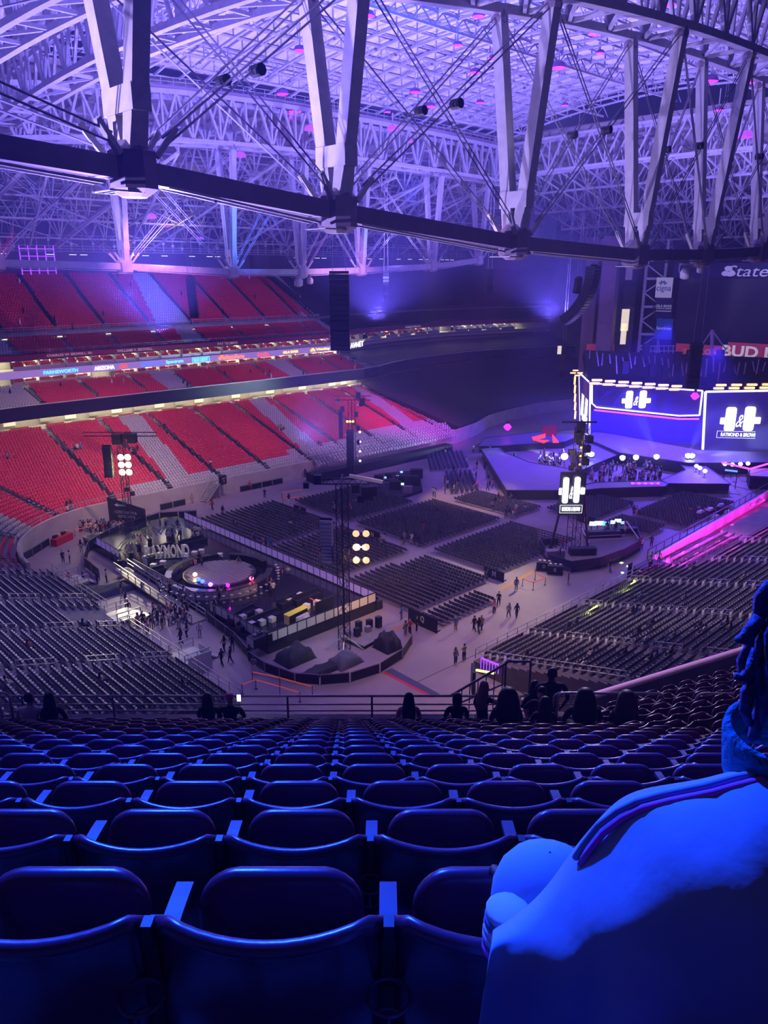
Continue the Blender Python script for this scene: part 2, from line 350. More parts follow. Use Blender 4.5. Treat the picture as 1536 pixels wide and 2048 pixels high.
# suite floors, ceilings and back walls
def slab(name, d0, d1, z0, z1, m, s0=S_NE, s1=S_END, step=3):
    mb = MB(); sweep(mb, [(d0, z0), (d0, z1), (d1, z1), (d1, z0)], s0, s1, step); return struct(mb, name, m)
slab('trim_lower_concourse_floor', 27, 33, 9.3, 9.8, M_CONCW, S_C0-20); slab('wall_lower_concourse', 31.5, 32, 9.8, 13.6, M_SUITE, S_C0-20)
slab('ceiling_lower_concourse', 26, 32, 13.3, 13.6, M_SUITE)
slab('trim_club_floor', 33.5, 41, 15.9, 16.3, M_CONCW); slab('wall_club_suites', 39.5, 40, 16.3, 18.2, M_SUITE); slab('ceiling_club_suites', 34.4, 40, 18.2, 18.5, M_SUITE)
slab('trim_suite_floor', 34.4, 41, 18.8, 19.1, M_CONCW); slab('wall_upper_suites', 38.5, 39, 19.1, 21.3, M_SUITE); slab('ceiling_upper_suites', 34.9, 40, 21.15, 21.35, M_SUITE)
slab('trim_terrace_floor', 41, 47, 23.5, 23.9, M_CONCW); slab('wall_terrace_concourse', 46.2, 46.6, 23.9, 25.6, M_SUITE, S_NE, S_END)
slab('ceiling_terrace', 41.0, 46.2, 25.0, 25.15, M_CONC)
# lights: long fluorescent lines under each soffit
for nm, d, z, s0, s1 in (('club_soffit_lights', 37, 18.17, S_NE+30, S_RED), ('suite_soffit_lights', 36.8, 21.12, S_NE+30, S_END-10), ('lower_soffit_lights', 29.5, 13.27, S_NE+30, S_RED+4), ('terrace_soffit_lights', 44.6, 24.97, S_NE+30, s_of_u(150))):
    root = empty(nm[:-1], label={'club_soffit_lights': 'row of warm ceiling lights over the club suites under the ribbon board', 'suite_soffit_lights': 'row of warm ceiling lights in the suites under the red name band',
        'lower_soffit_lights': 'row of warm ceiling lights behind the top of the lower stand', 'terrace_soffit_lights': 'row of warm ceiling lights in the openings below the upper tier'}[nm], cat='lights', world=True)
    s = s0; k = 0
    while s < s1:
        if nm != 'terrace_soffit_lights' or k % 3 != 2:
            mb = MB(); p, n = at_s(s, d); a = math.atan2(n[1], n[0]); mb.box((p[0], p[1], z), (.6, 1.5, .06), a); mb.build('light_panel', M_SUITEL, root)
        s += 3.3; k += 1
# stadium names, ribbon adverts
def on_ring(body, px_u, d, z, wd, h, m, nm, lab=None, cat='sign', off=.12, bold=0.0):
    s = s_of_u(px_u); p, n = at_s(s, d-off); yaw = math.atan2(n[1], n[0]) - PI/2
    o = text(body, (p[0], p[1], z), yaw, wd, h, m, None, nm, bold=bold); return tag(o, lab, cat)
M_NAMEL = mat('name_lettering', (.75, .6, .7), .5, emit=.25)
for b_, u_, w_ in (('CHARLES W. BIDWILL, SR.', 57.2, 8.4), ('WILLIAM V. BIDWILL', 69.8, 7.3), ('PAT TILLMAN', 90.6, 4.8), ('ROGER WEHRLI', 121.5, 5.0), ('ADRIAN WILSON', 158, 6.5)):
    on_ring(b_, u_, 34.4, 21.37, w_, .5, M_NAMEL, 'name_lettering', 'pale lettering reading %s on the red name band' % b_, bold=.01)
RIBS = [('FARNSWORTH', 55, 6.2, .62, E_CYAN), ('ARIZONA', 63.2, 3.9, .72, E_WHITE), ('HYUNDAI', 71.8, 3.6, .62, E_BLU2), ('Spectrum', 77.8, 3.8, .8, E_CYAN), ('BUD LIGHT', 83.8, 3.3, .66, E_CYAN), ('StateFarm', 92.0, 4.6, .85, E_REDS),
        ('Coca-Cola', 99.2, 3.0, .8, E_RED), ('GILA RIVER', 106.7, 4.2, .5, E_YELL), ('Vitality', 116.0, 4.2, .62, E_YELL), ('Ford', 124.0, 2.2, .5, E_BLU2), ('AVNET', 142.5, 7.4, 1.3, E_WHITE)]
for b_, u_, w_, h_, m_ in RIBS:
    u2 = u_ + (1.5 if b_ == 'HYUNDAI' else 0)
    o = on_ring(b_, u2, 34.0, 18.5, w_, h_, m_, 'ribbon_advert', '%s lettering lit on the ribbon board below the suites' % b_, 'advert', bold=.012)
def ring_shape(u_, d, z, mb_fn, m, nm, lab):
    s = s_of_u(u_); p, n = at_s(s, d-.1); a = math.atan2(n[1], n[0]); mb = MB(); mb_fn(mb, p, n, a); return tag(mb.build(nm, m), lab, 'emblem')
def oval(mb, p, n, a, ru=1.55, rz=.52):
    t = (-n[1], n[0]); vs = [(p[0]-t[0]*ru*math.cos(q), p[1]-t[1]*ru*math.cos(q), 18.5+rz*math.sin(q)) for q in [i*PI/12 for i in range(24)]]
    vs2 = [(x+n[0]*.05, y+n[1]*.05, z) for x, y, z in vs]; mb.add(vs+vs2, [tuple(range(24)), tuple(range(24, 48))[::-1]]+[(i, (i+1) % 24, 24+(i+1) % 24, 24+i) for i in range(24)])
ring_shape(124.0, 33.98, 18.5, oval, E_WHITE, 'oval_emblem', 'white glowing oval behind the short blue word on the ribbon board')
def frame(mb, p, n, a):
    for dz in (-.5, .5): mb.box((p[0], p[1], 18.5+dz), (.06, 3.9, .07), a)
    for dy in (-1.95, 1.95): mb.box((p[0]-n[1]*dy, p[1]+n[0]*dy, 18.5), (.06, .07, 1.05), a)
ring_shape(83.8, 33.98, 18.5, frame, E_CYAN, 'advert_frame', 'cyan rectangular frame around the BUD LIGHT lettering on the ribbon board')
def blob(r, dt):
    def f(mb, p, n, a):
        for k in range(3):
            q = (p[0]-n[1]*(dt+(k-1)*r*1.2), p[1]+n[0]*(dt+(k-1)*r*1.2), 18.5+(r*.7 if k == 1 else -r*.3)); mb.box(q, (.06, r*1.5, r*1.1), a)
    return f
ring_shape(88.8, 33.98, 18.5, blob(.42, 0), E_REDS, 'oval_cluster_emblem', 'orange red three lobed emblem left of the StateFarm lettering on the ribbon')
ring_shape(71.2, 33.98, 18.5, blob(.3, 0), E_BLU2, 'slanted_emblem', 'small deep blue emblem left of the HYUNDAI lettering on the ribbon')
ring_shape(67.0, 33.98, 18.5, blob(.38, 0), E_RED, 'bird_badge', 'red and white round badge right of the ARIZONA lettering on the ribbon')
ring_shape(113.0, 33.98, 18.5, blob(.34, 0), E_YELL, 'amber_emblem', 'small amber emblem left of the yellow lettering on the ribbon board')
# suites: partition, seats, counter, television as parts of one suite each
def template_suite(upper, red=True, dark=False):
    """local frame: +x outward (away from the pitch), y along the ring, z from the suite floor"""
    P = []
    mb = MB(); mb.box((.9, -2.35, 1.0), (2.8, .22, 2.0)); P.append(('partition_wall', mb.mesh('partition_wall', M_SUITE)))
    mb = MB(); mb.box((-.1, 0, .25), (.06, 4.5, .9)); P.append(('front_glass', mb.mesh('front_glass', M_GALV)))
    for y in (-1.15, 1.1):
        mb = MB()
        for i in range(5):
            yy = y + (i-2)*.38
            mb.box((.42, yy, .62), (.30, .33, .07)); mb.box((.60, yy, .9), (.07, .33, .42))
            if upper: mb.box((.9, yy, .92), (.30, .33, .07)); mb.box((1.1, yy, 1.2), (.07, .33, .36))
        P.append(('seat_bank', mb.mesh('seat_bank', M_SRED if red else M_WHITE)))
    mb = MB(); mb.box((1.6, -.8, 1.25), (.5, 1.5, .6)); P.append(('cupboard', mb.mesh('cupboard', M_CREAM)))
    mb = MB(); mb.box((2.4, .75, .95), (.08, 2.2, 1.7)); P.append(('sliding_door', mb.mesh('sliding_door', M_GLASSD if not dark else M_BLACK)))
    mb = MB(); mb.box((2.3, 1.3, 1.35), (.05, .6, .32)); P.append(('television', mb.mesh('television', M_TV)))
    return P
def make_suite(parts, loc, rz, label, group):
    r = empty('spectator_suite', loc, rz, label, 'suite', group)
    for nm, me in parts:
        o = bpy.data.objects.new(nm, me); C.objects.link(o); o.parent = r
    return r
TU, TC, TW = template_suite(True), template_suite(False), template_suite(True, False)
s = S_C0 + 2; k = 0
while s < S_END - 14:
    p, n = at_s(s, 35.0); a = math.atan2(n[1], n[0]); u = p[0]
    if s > S_RED + 38: make_suite(TW, (p[0], p[1], 19.1), a, 'white-seated suite above the draped corner, %s of the ring from the left' % ordw(k+1), 'suites with white seats')
    else: make_suite(TU, (p[0], p[1], 19.1), a, 'suite with red seats under the red name band, %s of the ring from the left' % ordw(k+1), 'upper ring suites with red seats')
    p, n = at_s(s, 36.0)
    if s < S_RED + 6 and not (60 < u < 67): make_suite(TC, (p[0], p[1], 16.3), a, 'suite with red seats just under the ribbon board, %s of the ring from the left' % ordw(k+1), 'club ring suites with red seats')
    s += 4.7; k += 1
# concourse openings under the upper tier: pillars and back walls that glow as if lit
s = S_C0; k = 0
while s < S_END-6:
    p, n = at_s(s, 43.4); a = math.atan2(n[1], n[0])
    r = empty('concourse_opening', (p[0], p[1], 23.9), a, 'lit opening between pillars under the upper tier, %s from the left' % ordw(k+1) if s < S_RED+12 else 'dim opening between pillars above the draped corner, %s from the left' % ordw(k+1), 'opening', 'concourse openings under the upper tier' if s < S_RED+12 else 'dim concourse openings at the corner')
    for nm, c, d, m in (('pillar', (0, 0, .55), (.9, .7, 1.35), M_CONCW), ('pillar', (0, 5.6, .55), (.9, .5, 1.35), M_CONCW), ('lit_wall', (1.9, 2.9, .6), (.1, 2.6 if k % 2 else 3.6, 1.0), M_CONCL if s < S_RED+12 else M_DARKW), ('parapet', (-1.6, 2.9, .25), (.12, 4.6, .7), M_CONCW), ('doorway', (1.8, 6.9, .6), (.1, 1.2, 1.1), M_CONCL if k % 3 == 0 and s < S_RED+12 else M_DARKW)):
        mb = MB(); mb.box(c, d); o = mb.build(nm, m, r)
    s += 9.4; k += 1
# lower concourse behind the lower stand, alternate back panels glowing as if lit
s = S_C0 - 4; k = 0
while s < S_RED+2:
    p, n = at_s(s, 29.2); a = math.atan2(n[1], n[0])
    r = empty('loge_box', (p[0], p[1], 9.8), a, 'box with seats and counter behind the lower stand, %s from the left' % ordw(k+1), 'box', 'loge boxes above the lower stand')
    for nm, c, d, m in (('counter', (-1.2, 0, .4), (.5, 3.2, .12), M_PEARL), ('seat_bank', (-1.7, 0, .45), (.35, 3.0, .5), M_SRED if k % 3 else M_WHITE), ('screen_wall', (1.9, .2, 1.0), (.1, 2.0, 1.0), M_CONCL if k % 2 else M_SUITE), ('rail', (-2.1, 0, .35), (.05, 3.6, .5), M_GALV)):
        mb = MB(); mb.box(c, d); mb.build(nm, m, r)
    s += 4.4; k += 1

# ================================================================ seats of the stands (past the counting limit)
SV = [(-.21, .10, .42), (.21, .10, .42), (.21, .14, .84), (-.21, .14, .84), (-.21, .16, .42), (.21, .16, .42), (.21, .20, .84), (-.21, .20, .84),
      (-.19, -.04, .30), (.19, -.04, .30), (.19, -.02, .66), (-.19, -.02, .66), (-.19, .02, .30), (.19, .02, .30), (.19, .05, .68), (-.19, .05, .68),
      (-.25, -.16, .50), (-.21, -.16, .50), (-.21, .14, .60), (-.25, .14, .60), (-.25, .05, 0), (-.21, .05, 0)]
SF = [(0, 3, 2, 1), (4, 5, 6, 7), (3, 7, 6, 2), (0, 4, 7, 3), (1, 2, 6, 5), (8, 9, 10, 11), (11, 10, 14, 15), (12, 15, 14, 13), (16, 17, 18, 19), (16, 17, 21, 20)]
SV = [(x, y*1.0, z) for x, y, z in SV]
SM = [0]*8 + [2, 2]
# local +y is away from the pitch (the backrest side)
AIS0, AISD = 57.6, 9.45
def tier_seats(name, t, pitch, s0, s1, greyfn, colors, label, group=None, keep=1.0, sp=.5):
    d0, z0, d1, z1 = t; n = int(round((d1-d0)/pitch)); pos = []; ang = []; sl = []
    L0 = s_of_u(60)
    for i in range(n):
        d = d0 + (d1-d0)*(i+.55)/n; z = z0 + (z1-z0)*i/n
        s = s0
        while s < s1:
            p, nn = at_s(s, d); st = sp / max(.6, 1 + (0 if abs(s-L0) < 0 else 0))
            # stretch the pitch along the path where the ring fans out
            q, _ = at_s(s+.2, d); f = max(.5, math.hypot(q[0]-p[0], q[1]-p[1])/.2)
            ph = ((s - L0 - (AIS0-60)) / AISD) % 1.0
            if ph > .10*1.0/f**.3 and ph < 1.0 and RD.random() < keep:
                pos.append((p[0], p[1], z)); ang.append(math.atan2(nn[1], nn[0]) - PI/2); sl.append(greyfn(s, i, n, ph, int((s - L0 - (AIS0-60))//AISD)))
            s += sp/f
    o = bulk(name, SV, SF, SM, pos, ang, colors, sl); tag(o, label, 'seats', None, 'stuff'); return o
def g_low(s, i, n, ph, sec):
    if s > s_of_u(52) and i < 4 + (2 if s > s_of_u(84) else 0) + (2 if s > s_of_u(100) else 0): return 1
    if sec % 3 == 0 and .34 < ph + (n-i)*.012 - .12 < .78: return 1
    return 0
def g_mid(s, i, n, ph, sec): return 1 if sec % 3 == 1 and ph > .5 else 0
def g_upp(s, i, n, ph, sec): return 1 if sec % 4 == 2 and ph + (n-i)*.02 > .62 else 0
CS = [M_SRED, M_SGREY, M_SBLK]
tier_seats('lower_stand_seats', LOW, .88, S_C0, S_RED, g_low, CS, 'red and grey seats filling the lower tier of the far stand')
tier_seats('club_tier_seats', MID, .84, S_C0+6, S_RED, g_mid, CS, 'red and grey seats of the short club tier above the dark fascia')
tier_seats('terrace_front_seats', UPL, .84, S_C0+12, S_RED+3, g_upp, CS, 'red seats just above the red name band')
tier_seats('upper_stand_seats', UPP, .835, S_C0+16, S_RED+2, g_upp, CS, 'dark red seats filling the upper tier of the far stand')
# the stage end: seats under dark covers
mb = MB(); sweep(mb, [(.8, 3.2), (6, 4.6), (12, 6.4), (18, 8.1), (27, 10.9), (27, 10.5), (.8, 2.2)], S_RED+1.2, S_END, 2.2); o = mb.build('seat_cover', M_DRAPE); tag(o, 'dark cloth covering the lower seats of the corner left of the stage', 'cover')
mb = MB(); sweep(mb, [(25.7, 14.6), (29, 15.8), (34, 17.0), (34, 16.6), (25.7, 14.0)], S_RED+8, S_END, 2.2); o = mb.build('seat_cover', M_TARP); tag(o, 'creased grey cloth covering the club seats at the far corner', 'cover')
mb = MB(); sweep(mb, [(41.2, 26.2), (50, 31.2), (59, 36.4), (59, 36.0), (41.2, 25.4)], S_RED+3, S_END, 3); o = mb.build('seat_cover', mat('navy_cover_cloth', (.022, .022, .05), .8, noise=.3, nscale=.3)); tag(o, 'navy cloth covering the upper tier at the far corner', 'cover')
mb = MB(); sweep(mb, [(35.2, 22.6), (40.8, 24.9), (40.8, 24.6), (35.2, 22.1)], S_RED+4, S_END, 3); o = mb.build('seat_cover', M_DRAPE); tag(o, 'black cloth over the seats above the name band at the far corner', 'cover')
# stair edge rails climbing each aisle of the far stand
def aisle_rails(t, s0, s1, name, label, group, hgt=.95, step=2.6, sign=None):
    L0 = s_of_u(60) + (AIS0-60); k = math.ceil((s0-L0)/AISD); out = []
    while L0 + k*AISD < s1:
        s = L0 + k*AISD + .35; r = empty(name, (*at_s(s, t[0])[0], t[1]), 0, label + ', %s from the left' % ordw(k-math.ceil((s0-L0)/AISD)+1), 'railing', group, world=True)
        for side in (0,):
            mb = MB(); d = t[0]+.4; n = 0
            while d < t[2]-step:
                z = t[1] + (t[3]-t[1])*(d-t[0])/(t[2]-t[0]); p, _ = at_s(s+side, d); q, _ = at_s(s+side, d+step); z2 = t[1] + (t[3]-t[1])*(d+step-t[0])/(t[2]-t[0])
                mb.bar((p[0], p[1], z), (p[0], p[1], z+hgt), .05); mb.bar((q[0], q[1], z2), (q[0], q[1], z2+hgt), .05); mb.bar((p[0], p[1], z+hgt), (q[0], q[1], z2+hgt), .06)
                pn = p; mb.bar((p[0], p[1], z+.45), (q[0], q[1], z2+.45), .5, .03); d += step
            mb.build('handrail', M_BLACK, r)
        k += 1
aisle_rails(LOW, S_C0, S_RED+2, 'aisle_railing', 'dark handrail climbing an aisle of the lower far stand', 'aisle railings of the lower far stand')
aisle_rails(MID, S_C0+8, S_RED, 'aisle_railing', 'handrail climbing an aisle of the club tier', 'aisle railings of the club tier')
aisle_rails(UPP, S_C0+16, S_RED+2, 'aisle_railing', 'handrail climbing an aisle of the upper far tier', 'aisle railings of the upper far tier')
for d, z, s0, s1, lab in ((.5, 2.75, S_C0, s_of_u(103), 'thin steel railing along the front of the lower far stand'), (40.9, 25.3, S_C0, S_RED, 'thin steel railing along the front of the upper far tier'), (35.0, 21.75, S_C0, S_RED, 'thin rail along the top of the red name band')):
    r = empty('front_railing', (*at_s(s0, d)[0], z), 0, lab, 'railing', world=True); mb = MB(); mp = MB(); n = int((s1-s0)/2)
    for i in range(n):
        p, _ = at_s(s0+i*(s1-s0)/n, d); q, _ = at_s(s0+(i+1)*(s1-s0)/n, d); mb.bar((*p, z+.75), (*q, z+.75), .06); mb.bar((*p, z+.4), (*q, z+.4), .04); mp.bar((*p, z-.1), (*p, z+.75), .05)
    mb.build('rails', M_GALV, r); mp.build('posts', M_GALV, r)
# ================================================================ roof trusses
def zb(u): return 55.2 - (((u-88)/41)**2*2.2 if u < 88 else ((u-88)/60)**2)
def truss_web(mb, a0, a1, b0, b1, n, wd, vert=True):
    """zig-zag between chord a (a0-a1) and chord b"""
    a0, a1, b0, b1 = map(Vector, (a0, a1, b0, b1))
    for i in range(n):
        t0, t1, tm = i/n, (i+1)/n, (i+.5)/n
        m = b0.lerp(b1, tm); mb.bar(a0.lerp(a1, t0), m, wd); mb.bar(m, a0.lerp(a1, t1), wd)
        if vert: mb.bar(a0.lerp(a1, t0), b0.lerp(b1, t0), wd*.8)
def big_truss(v, nodes, near, label):
    r = empty('roof_truss', (nodes[0][0], v, 0), 0, label, 'truss', world=True)
    W_ = 2.2; ws = 1.0 if near else 1.0
    for i, (u, z) in enumerate(nodes):
        if i:
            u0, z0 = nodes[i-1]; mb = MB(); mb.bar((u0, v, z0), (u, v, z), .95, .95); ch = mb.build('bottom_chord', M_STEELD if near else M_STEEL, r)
            for s_ in (-.42, .42):
                mb = MB(); mb.bar((u0+1.6, v+s_, z0-.62), (u-1.6, v+s_, z-.62), .12, .12); mb.build('light_strip', M_STEEL, ch)
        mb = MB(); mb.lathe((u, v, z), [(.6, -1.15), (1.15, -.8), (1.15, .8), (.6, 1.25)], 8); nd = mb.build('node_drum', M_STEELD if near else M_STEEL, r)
        mb = MB()
        for q in range(4): mb.bar((u-1.5+q*.45, v-.75, z-.95), (u-1.5+q*.45, v+.9, z-.95), .10, .05)
        mb.bar((u-1.6, v-.8, z-.95), (u+.1, v-.8, z-.95), .08); mb.bar((u-1.6, v+.9, z-.95), (u+.1, v+.9, z-.95), .08)
        mb.build('lamp_rack', M_STEEL, nd)
        zt = zb(u)
        for s_ in (-1, 1):
            mb = MB(); mb.bar((u, v+s_*.45, z+.9), (u, v+s_*W_, zt-.3), .82, .82); mb.build('column', M_STEEL, r)
            mb = MB(); mb.lathe((u, v+s_*W_, zt-.7), [(.55, -.2), (.6, .1), (.4, .6)], 8); mb.build('column_bearing', M_STEELD, r)
        k = 3.4/(zt-z); hw = .45 + (W_-.45)*k + .5
        mb = MB(); mb.box((u, v, z+2.9), (.92, hw*1.75, 1.1)); mb.build('gusset_plate', M_STEEL, r)
        for s_ in (-1, 1):
            [(lambda mb: (mb.bar((u+q_*.9, v+s_*.7, z+.6), (u+q_*1.9, v+s_*.9, z+1.9), .3, .25), mb.build('cable_anchor', M_STEEL, r)))(MB()) for q_ in (-1, 1)]
    for i in range(len(nodes)-1):
        (u0, z0), (u1, z1) = nodes[i], nodes[i+1]
        for s_ in (-1, 1):
            for dz in (0, .42):
                mb = MB(); mb.tube([(u0+1.2, v+s_*.8, z0+1+dz), (u1, v+s_*W_, zb(u1)-.6+dz)], .055, 4); mb.build('cable', M_CABLE, r)
                mb = MB(); mb.tube([(u1-1.2, v+s_*.8, z1+1+dz), (u0, v+s_*W_, zb(u0)-.6+dz)], .055, 4); mb.build('cable', M_CABLE, r)
            mb = MB(); c = ((u0+u1)/2, v+s_*1.5, (z0+z1+zb(u0)+zb(u1))/4+.4); mb.tube([(c[0], c[1]-.35, c[2]), (c[0], c[1]+.35, c[2])], .3, 8); mb.build('cable_clamp', M_BLACK, r)
    # box girder carried by the columns
    us = np.linspace(nodes[0][0]-8, 150, 29)
    for s_ in (-1, 1):
        for top in (0, 1):
            mb = MB()
            for a, b in zip(us[:-1], us[1:]): mb.bar((a, v+s_*W_, zb(a)+top*6.4), (b, v+s_*W_, zb(b)+top*6.4), .75, .6)
            mb.build('girder_chord', M_STEEL, r)
    for a, b in zip(us[:-1], us[1:]):
        mb = MB()
        for s_ in (-1, 1):
            m = (a+b)/2; mb.bar((a, v+s_*W_, zb(a)), (m, v+s_*W_, zb(m)+6.4), .34); mb.bar((m, v+s_*W_, zb(m)+6.4), (b, v+s_*W_, zb(b)), .34)
            mb.bar((a, v+s_*W_, zb(a)), (a, v+s_*W_, zb(a)+6.4), .3)
        mb.bar((a, v-W_, zb(a)), (b, v+W_, zb(b)), .26); mb.bar((a, v-W_, zb(a)), (a, v+W_, zb(a)), .3); mb.bar((a, v-W_, zb(a)+6.4), (b, v+W_, zb(b)+6.4), .26)
        mb.build('girder_web', M_STEEL, r)
    return r
NEARN = [(3, 41.5), (18.4, 40.4), (30.8, 39.2), (47.6, 37.9), (65.0, 37.3), (78, 37.5), (91.5, 38.0), (105, 38.8), (120, 40.2), (136, 42.5)]
FARN = [(22, 38.6), (37.5, 37.0), (55.7, 36.6), (74.4, 35.8), (88.9, 35.8), (103.3, 36.1), (123.2, 36.9), (138, 38.2)]
big_truss(36, NEARN, True, 'huge near roof truss with thick box columns in V pairs and dark bottom chord')
big_truss(114, FARN, False, 'pale far roof truss with V columns standing over the far stand')
# catwalk with railing along the far truss, at the roof edge
r = empty('roof_catwalk', (40, 112, 61), 0, 'catwalk with railing running along the top of the far roof truss', 'catwalk', world=True)
mb = MB(); mp = MB(); us = np.linspace(52, 146, 48)
for a, b in zip(us[:-1], us[1:]):
    z0, z1 = zb(a)+6.9, zb(b)+6.9; mb.bar((a, 111, z0), (b, 111, z1), 1.1, .12)
    for h in (.55, 1.1): mp.bar((a, 110.5, z0+h), (b, 110.5, z1+h), .07)
    mp.bar((a, 110.5, z0), (a, 110.5, z0+1.1), .07)
mb.build('walkway', M_STEELD, r); mp.build('railing', M_STEEL, r)
# movable roof: fabric skin over cross trusses and purlins
def zm(v): return 62.6 + 4.2*(1-((v-75)/37)**2)
mb = MB(); n = 22
for i in range(n):
    v0, v1 = 36+78*i/n, 36+78*(i+1)/n; z0, z1 = zm(v0)+2.1, zm(v1)+2.1
    mb.hexa([(52, v0, z0), (146, v0, z0), (146, v1, z1), (52, v1, z1), (52, v0, z0+.2), (146, v0, z0+.2), (146, v1, z1+.2), (52, v1, z1+.2)])
struct(mb, 'ceiling_movable_roof', M_FABRIC)
lat = empty('roof_lattice', (52, 75, 62), 0, 'pale steel lattice of cross trusses and purlins under the movable roof', 'lattice', world=True)
vs = np.linspace(38, 112, 21)
for u in np.arange(54, 146, 3.9):
    mb = MB()
    for i, (a, b) in enumerate(zip(vs[:-1], vs[1:])):
        mb.bar((u, a, zm(a)), (u, b, zm(b)), .26, .3); mb.bar((u, a, zm(a)), (u, a, zm(a)+1.95), .16)
        if i % 2: mb.bar((u, a, zm(a)), (u, b, zm(b)+1.95), .13)
        mb.bar((u, a, zm(a)+1.95), (u, b, zm(b)+1.95), .18)
    mb.build('cross_truss', M_STEEL, lat)
for k, v in enumerate(vs):
    mb = MB(); mb.bar((53, v, zm(v)+1.75), (145, v, zm(v)+1.75), .2, .28)
    if k % 2 == 0: mb.bar((53, v, zm(v)+.1), (145, v, zm(v)+.1), .2, .2)
    if k % 4 == 2:
        mb.bar((53, v, zm(v)-1.6), (145, v, zm(v)-1.6), .26, .3)
        for u in np.arange(53, 145, 3.9): mb.bar((u, v, zm(v)-1.6), (u+1.95, v, zm(v)+.1), .13); mb.bar((u+1.95, v, zm(v)+.1), (u+3.9, v, zm(v)-1.6), .13)
    mb.build('purlin', M_STEEL, lat)
# girders across the near end and the stage end of the opening
def cross_girder(u, v0, v1, zf0, zf1, lab, dep=6.2, nb=13, zmid=2.2, wd=.62, two=True):
    r = empty('end_girder', (u, v0, zf0), 0, lab, 'girder', world=True)
    def z(v): t = (v-v0)/(v1-v0); return zf0 + (zf1-zf0)*t + zmid*4*t*(1-t)
    V_ = np.linspace(v0, v1, nb+1)
    for du in ((-1.6, 1.6) if two else (0,)):
        for top in (0, 1):
            mb = MB()
            for a, b in zip(V_[:-1], V_[1:]): mb.bar((u+du, a, z(a)+top*dep), (u+du, b, z(b)+top*dep), wd, wd*.9)
            mb.build('girder_chord', M_STEEL, r)
        mb = MB()
        for a, b in zip(V_[:-1], V_[1:]):
            m = (a+b)/2; mb.bar((u+du, a, z(a)), (u+du, m, z(m)+dep), wd*.5); mb.bar((u+du, m, z(m)+dep), (u+du, b, z(b)), wd*.5); mb.bar((u+du, a, z(a)), (u+du, a, z(a)+dep), wd*.45)
        mb.build('girder_web', M_STEEL, r)
    if two:
        mb = MB()
        for a, b in zip(V_[:-1], V_[1:]): mb.bar((u-1.6, a, z(a)), (u+1.6, b, z(b)), .25); mb.bar((u-1.6, a, z(a)), (u+1.6, a, z(a)), .3)
        mb.build('girder_brace', M_STEEL, r)
cross_girder(41, 114, 36, 54.2, 54.2, 'broad pale cross girder slanting across the upper left roof')
cross_girder(29, 114, 36, 53.0, 53.0, 'second cross girder nearer the corner of the roof, upper left', dep=6.0)
cross_girder(17, 114, 36, 51.5, 51.5, 'third cross girder at the top left corner of the roof', dep=6.0)
cross_girder(53, 114, 36, 59.4, 59.4, 'slim cross girder at the near edge of the movable roof', dep=3.2, wd=.4)
cross_girder(145.5, 114, 30, 55.2, 55.2, 'end girder closing the movable roof towards the stage', dep=6.2, zmid=.8, wd=.55)
for i, (u, z) in enumerate([(157, 52.6), (169, 49.5), (181, 46.2), (193, 43)]):
    cross_girder(u, 122, 22, z, z, 'roof girder over the stage end, %s from the movable roof' % ('first', 'second', 'third', 'fourth')[i], dep=4.6, zmid=.6, wd=.46, nb=18, two=False)
# lattice between the end girders
r = empty('end_roof_lattice', (146, 75, 55), 0, 'criss-cross roof steel over the stage end above the scoreboard', 'lattice', world=True)
for v in np.arange(26, 124, 6.2):
    mb = MB(); U_ = np.linspace(146, 200, 10)
    def ze(u): return 56 - (u-146)*.27
    for k, (a, b) in enumerate(zip(U_[:-1], U_[1:])):
        mb.bar((a, v, ze(a)), (b, v, ze(b)), .28); mb.bar((a, v, ze(a)+4.8), (b, v, ze(b)+4.8), .28); m = (a+b)/2
        mb.bar((a, v, ze(a)), (m, v, ze(m)+4.8), .2); mb.bar((m, v, ze(m)+4.8), (b, v, ze(b)), .2); mb.bar((a, v, ze(a)), (b, v+6.2, ze(b)), .16)
    mb.build('roof_rib', M_STEEL, r)
mb = MB()
for v in (20,): mb.hexa([(146, 16, 63.5), (206, 16, 48), (206, 128, 48), (146, 128, 63.5), (146, 16, 63.8), (206, 16, 48.3), (206, 128, 48.3), (146, 128, 63.8)])
struct(mb, 'ceiling_stage_end', M_DECK)
# near end fixed roof (lit fabric) with rafters
mb = MB(); mb.hexa([(-30, 30, 60), (52, 30, 67), (52, 118, 67), (-30, 118, 60), (-30, 30, 60.3), (52, 30, 67.3), (52, 118, 67.3), (-30, 118, 60.3)]); struct(mb, 'ceiling_near_end', M_FABRIC)
r = empty('near_end_lattice', (10, 75, 60), 0, 'pale purlins and braces above the cross girders, top left of the roof', 'lattice', world=True)
for v in np.arange(38, 116, 4.6):
    mb = MB()
    for a in np.arange(5, 52, 3):
        za = 57.8+(a-5)*.09; mb.bar((a, v, za+3.6), (a+3, v, za+3.87), .2)
        mb.bar((a, v, za+1.2), (a+3, v, za+1.47), .16); mb.bar((a, v, za+1.2), (a, v, za+3.6), .12); mb.bar((a, v, za+1.2), (a+3, v, za+3.8), .12)
        if int(a) % 2: mb.bar((a, v, za+3.6), (a+3, v+4.6, za+3.8), .14)
    mb.build('purlin', M_STEEL, r)
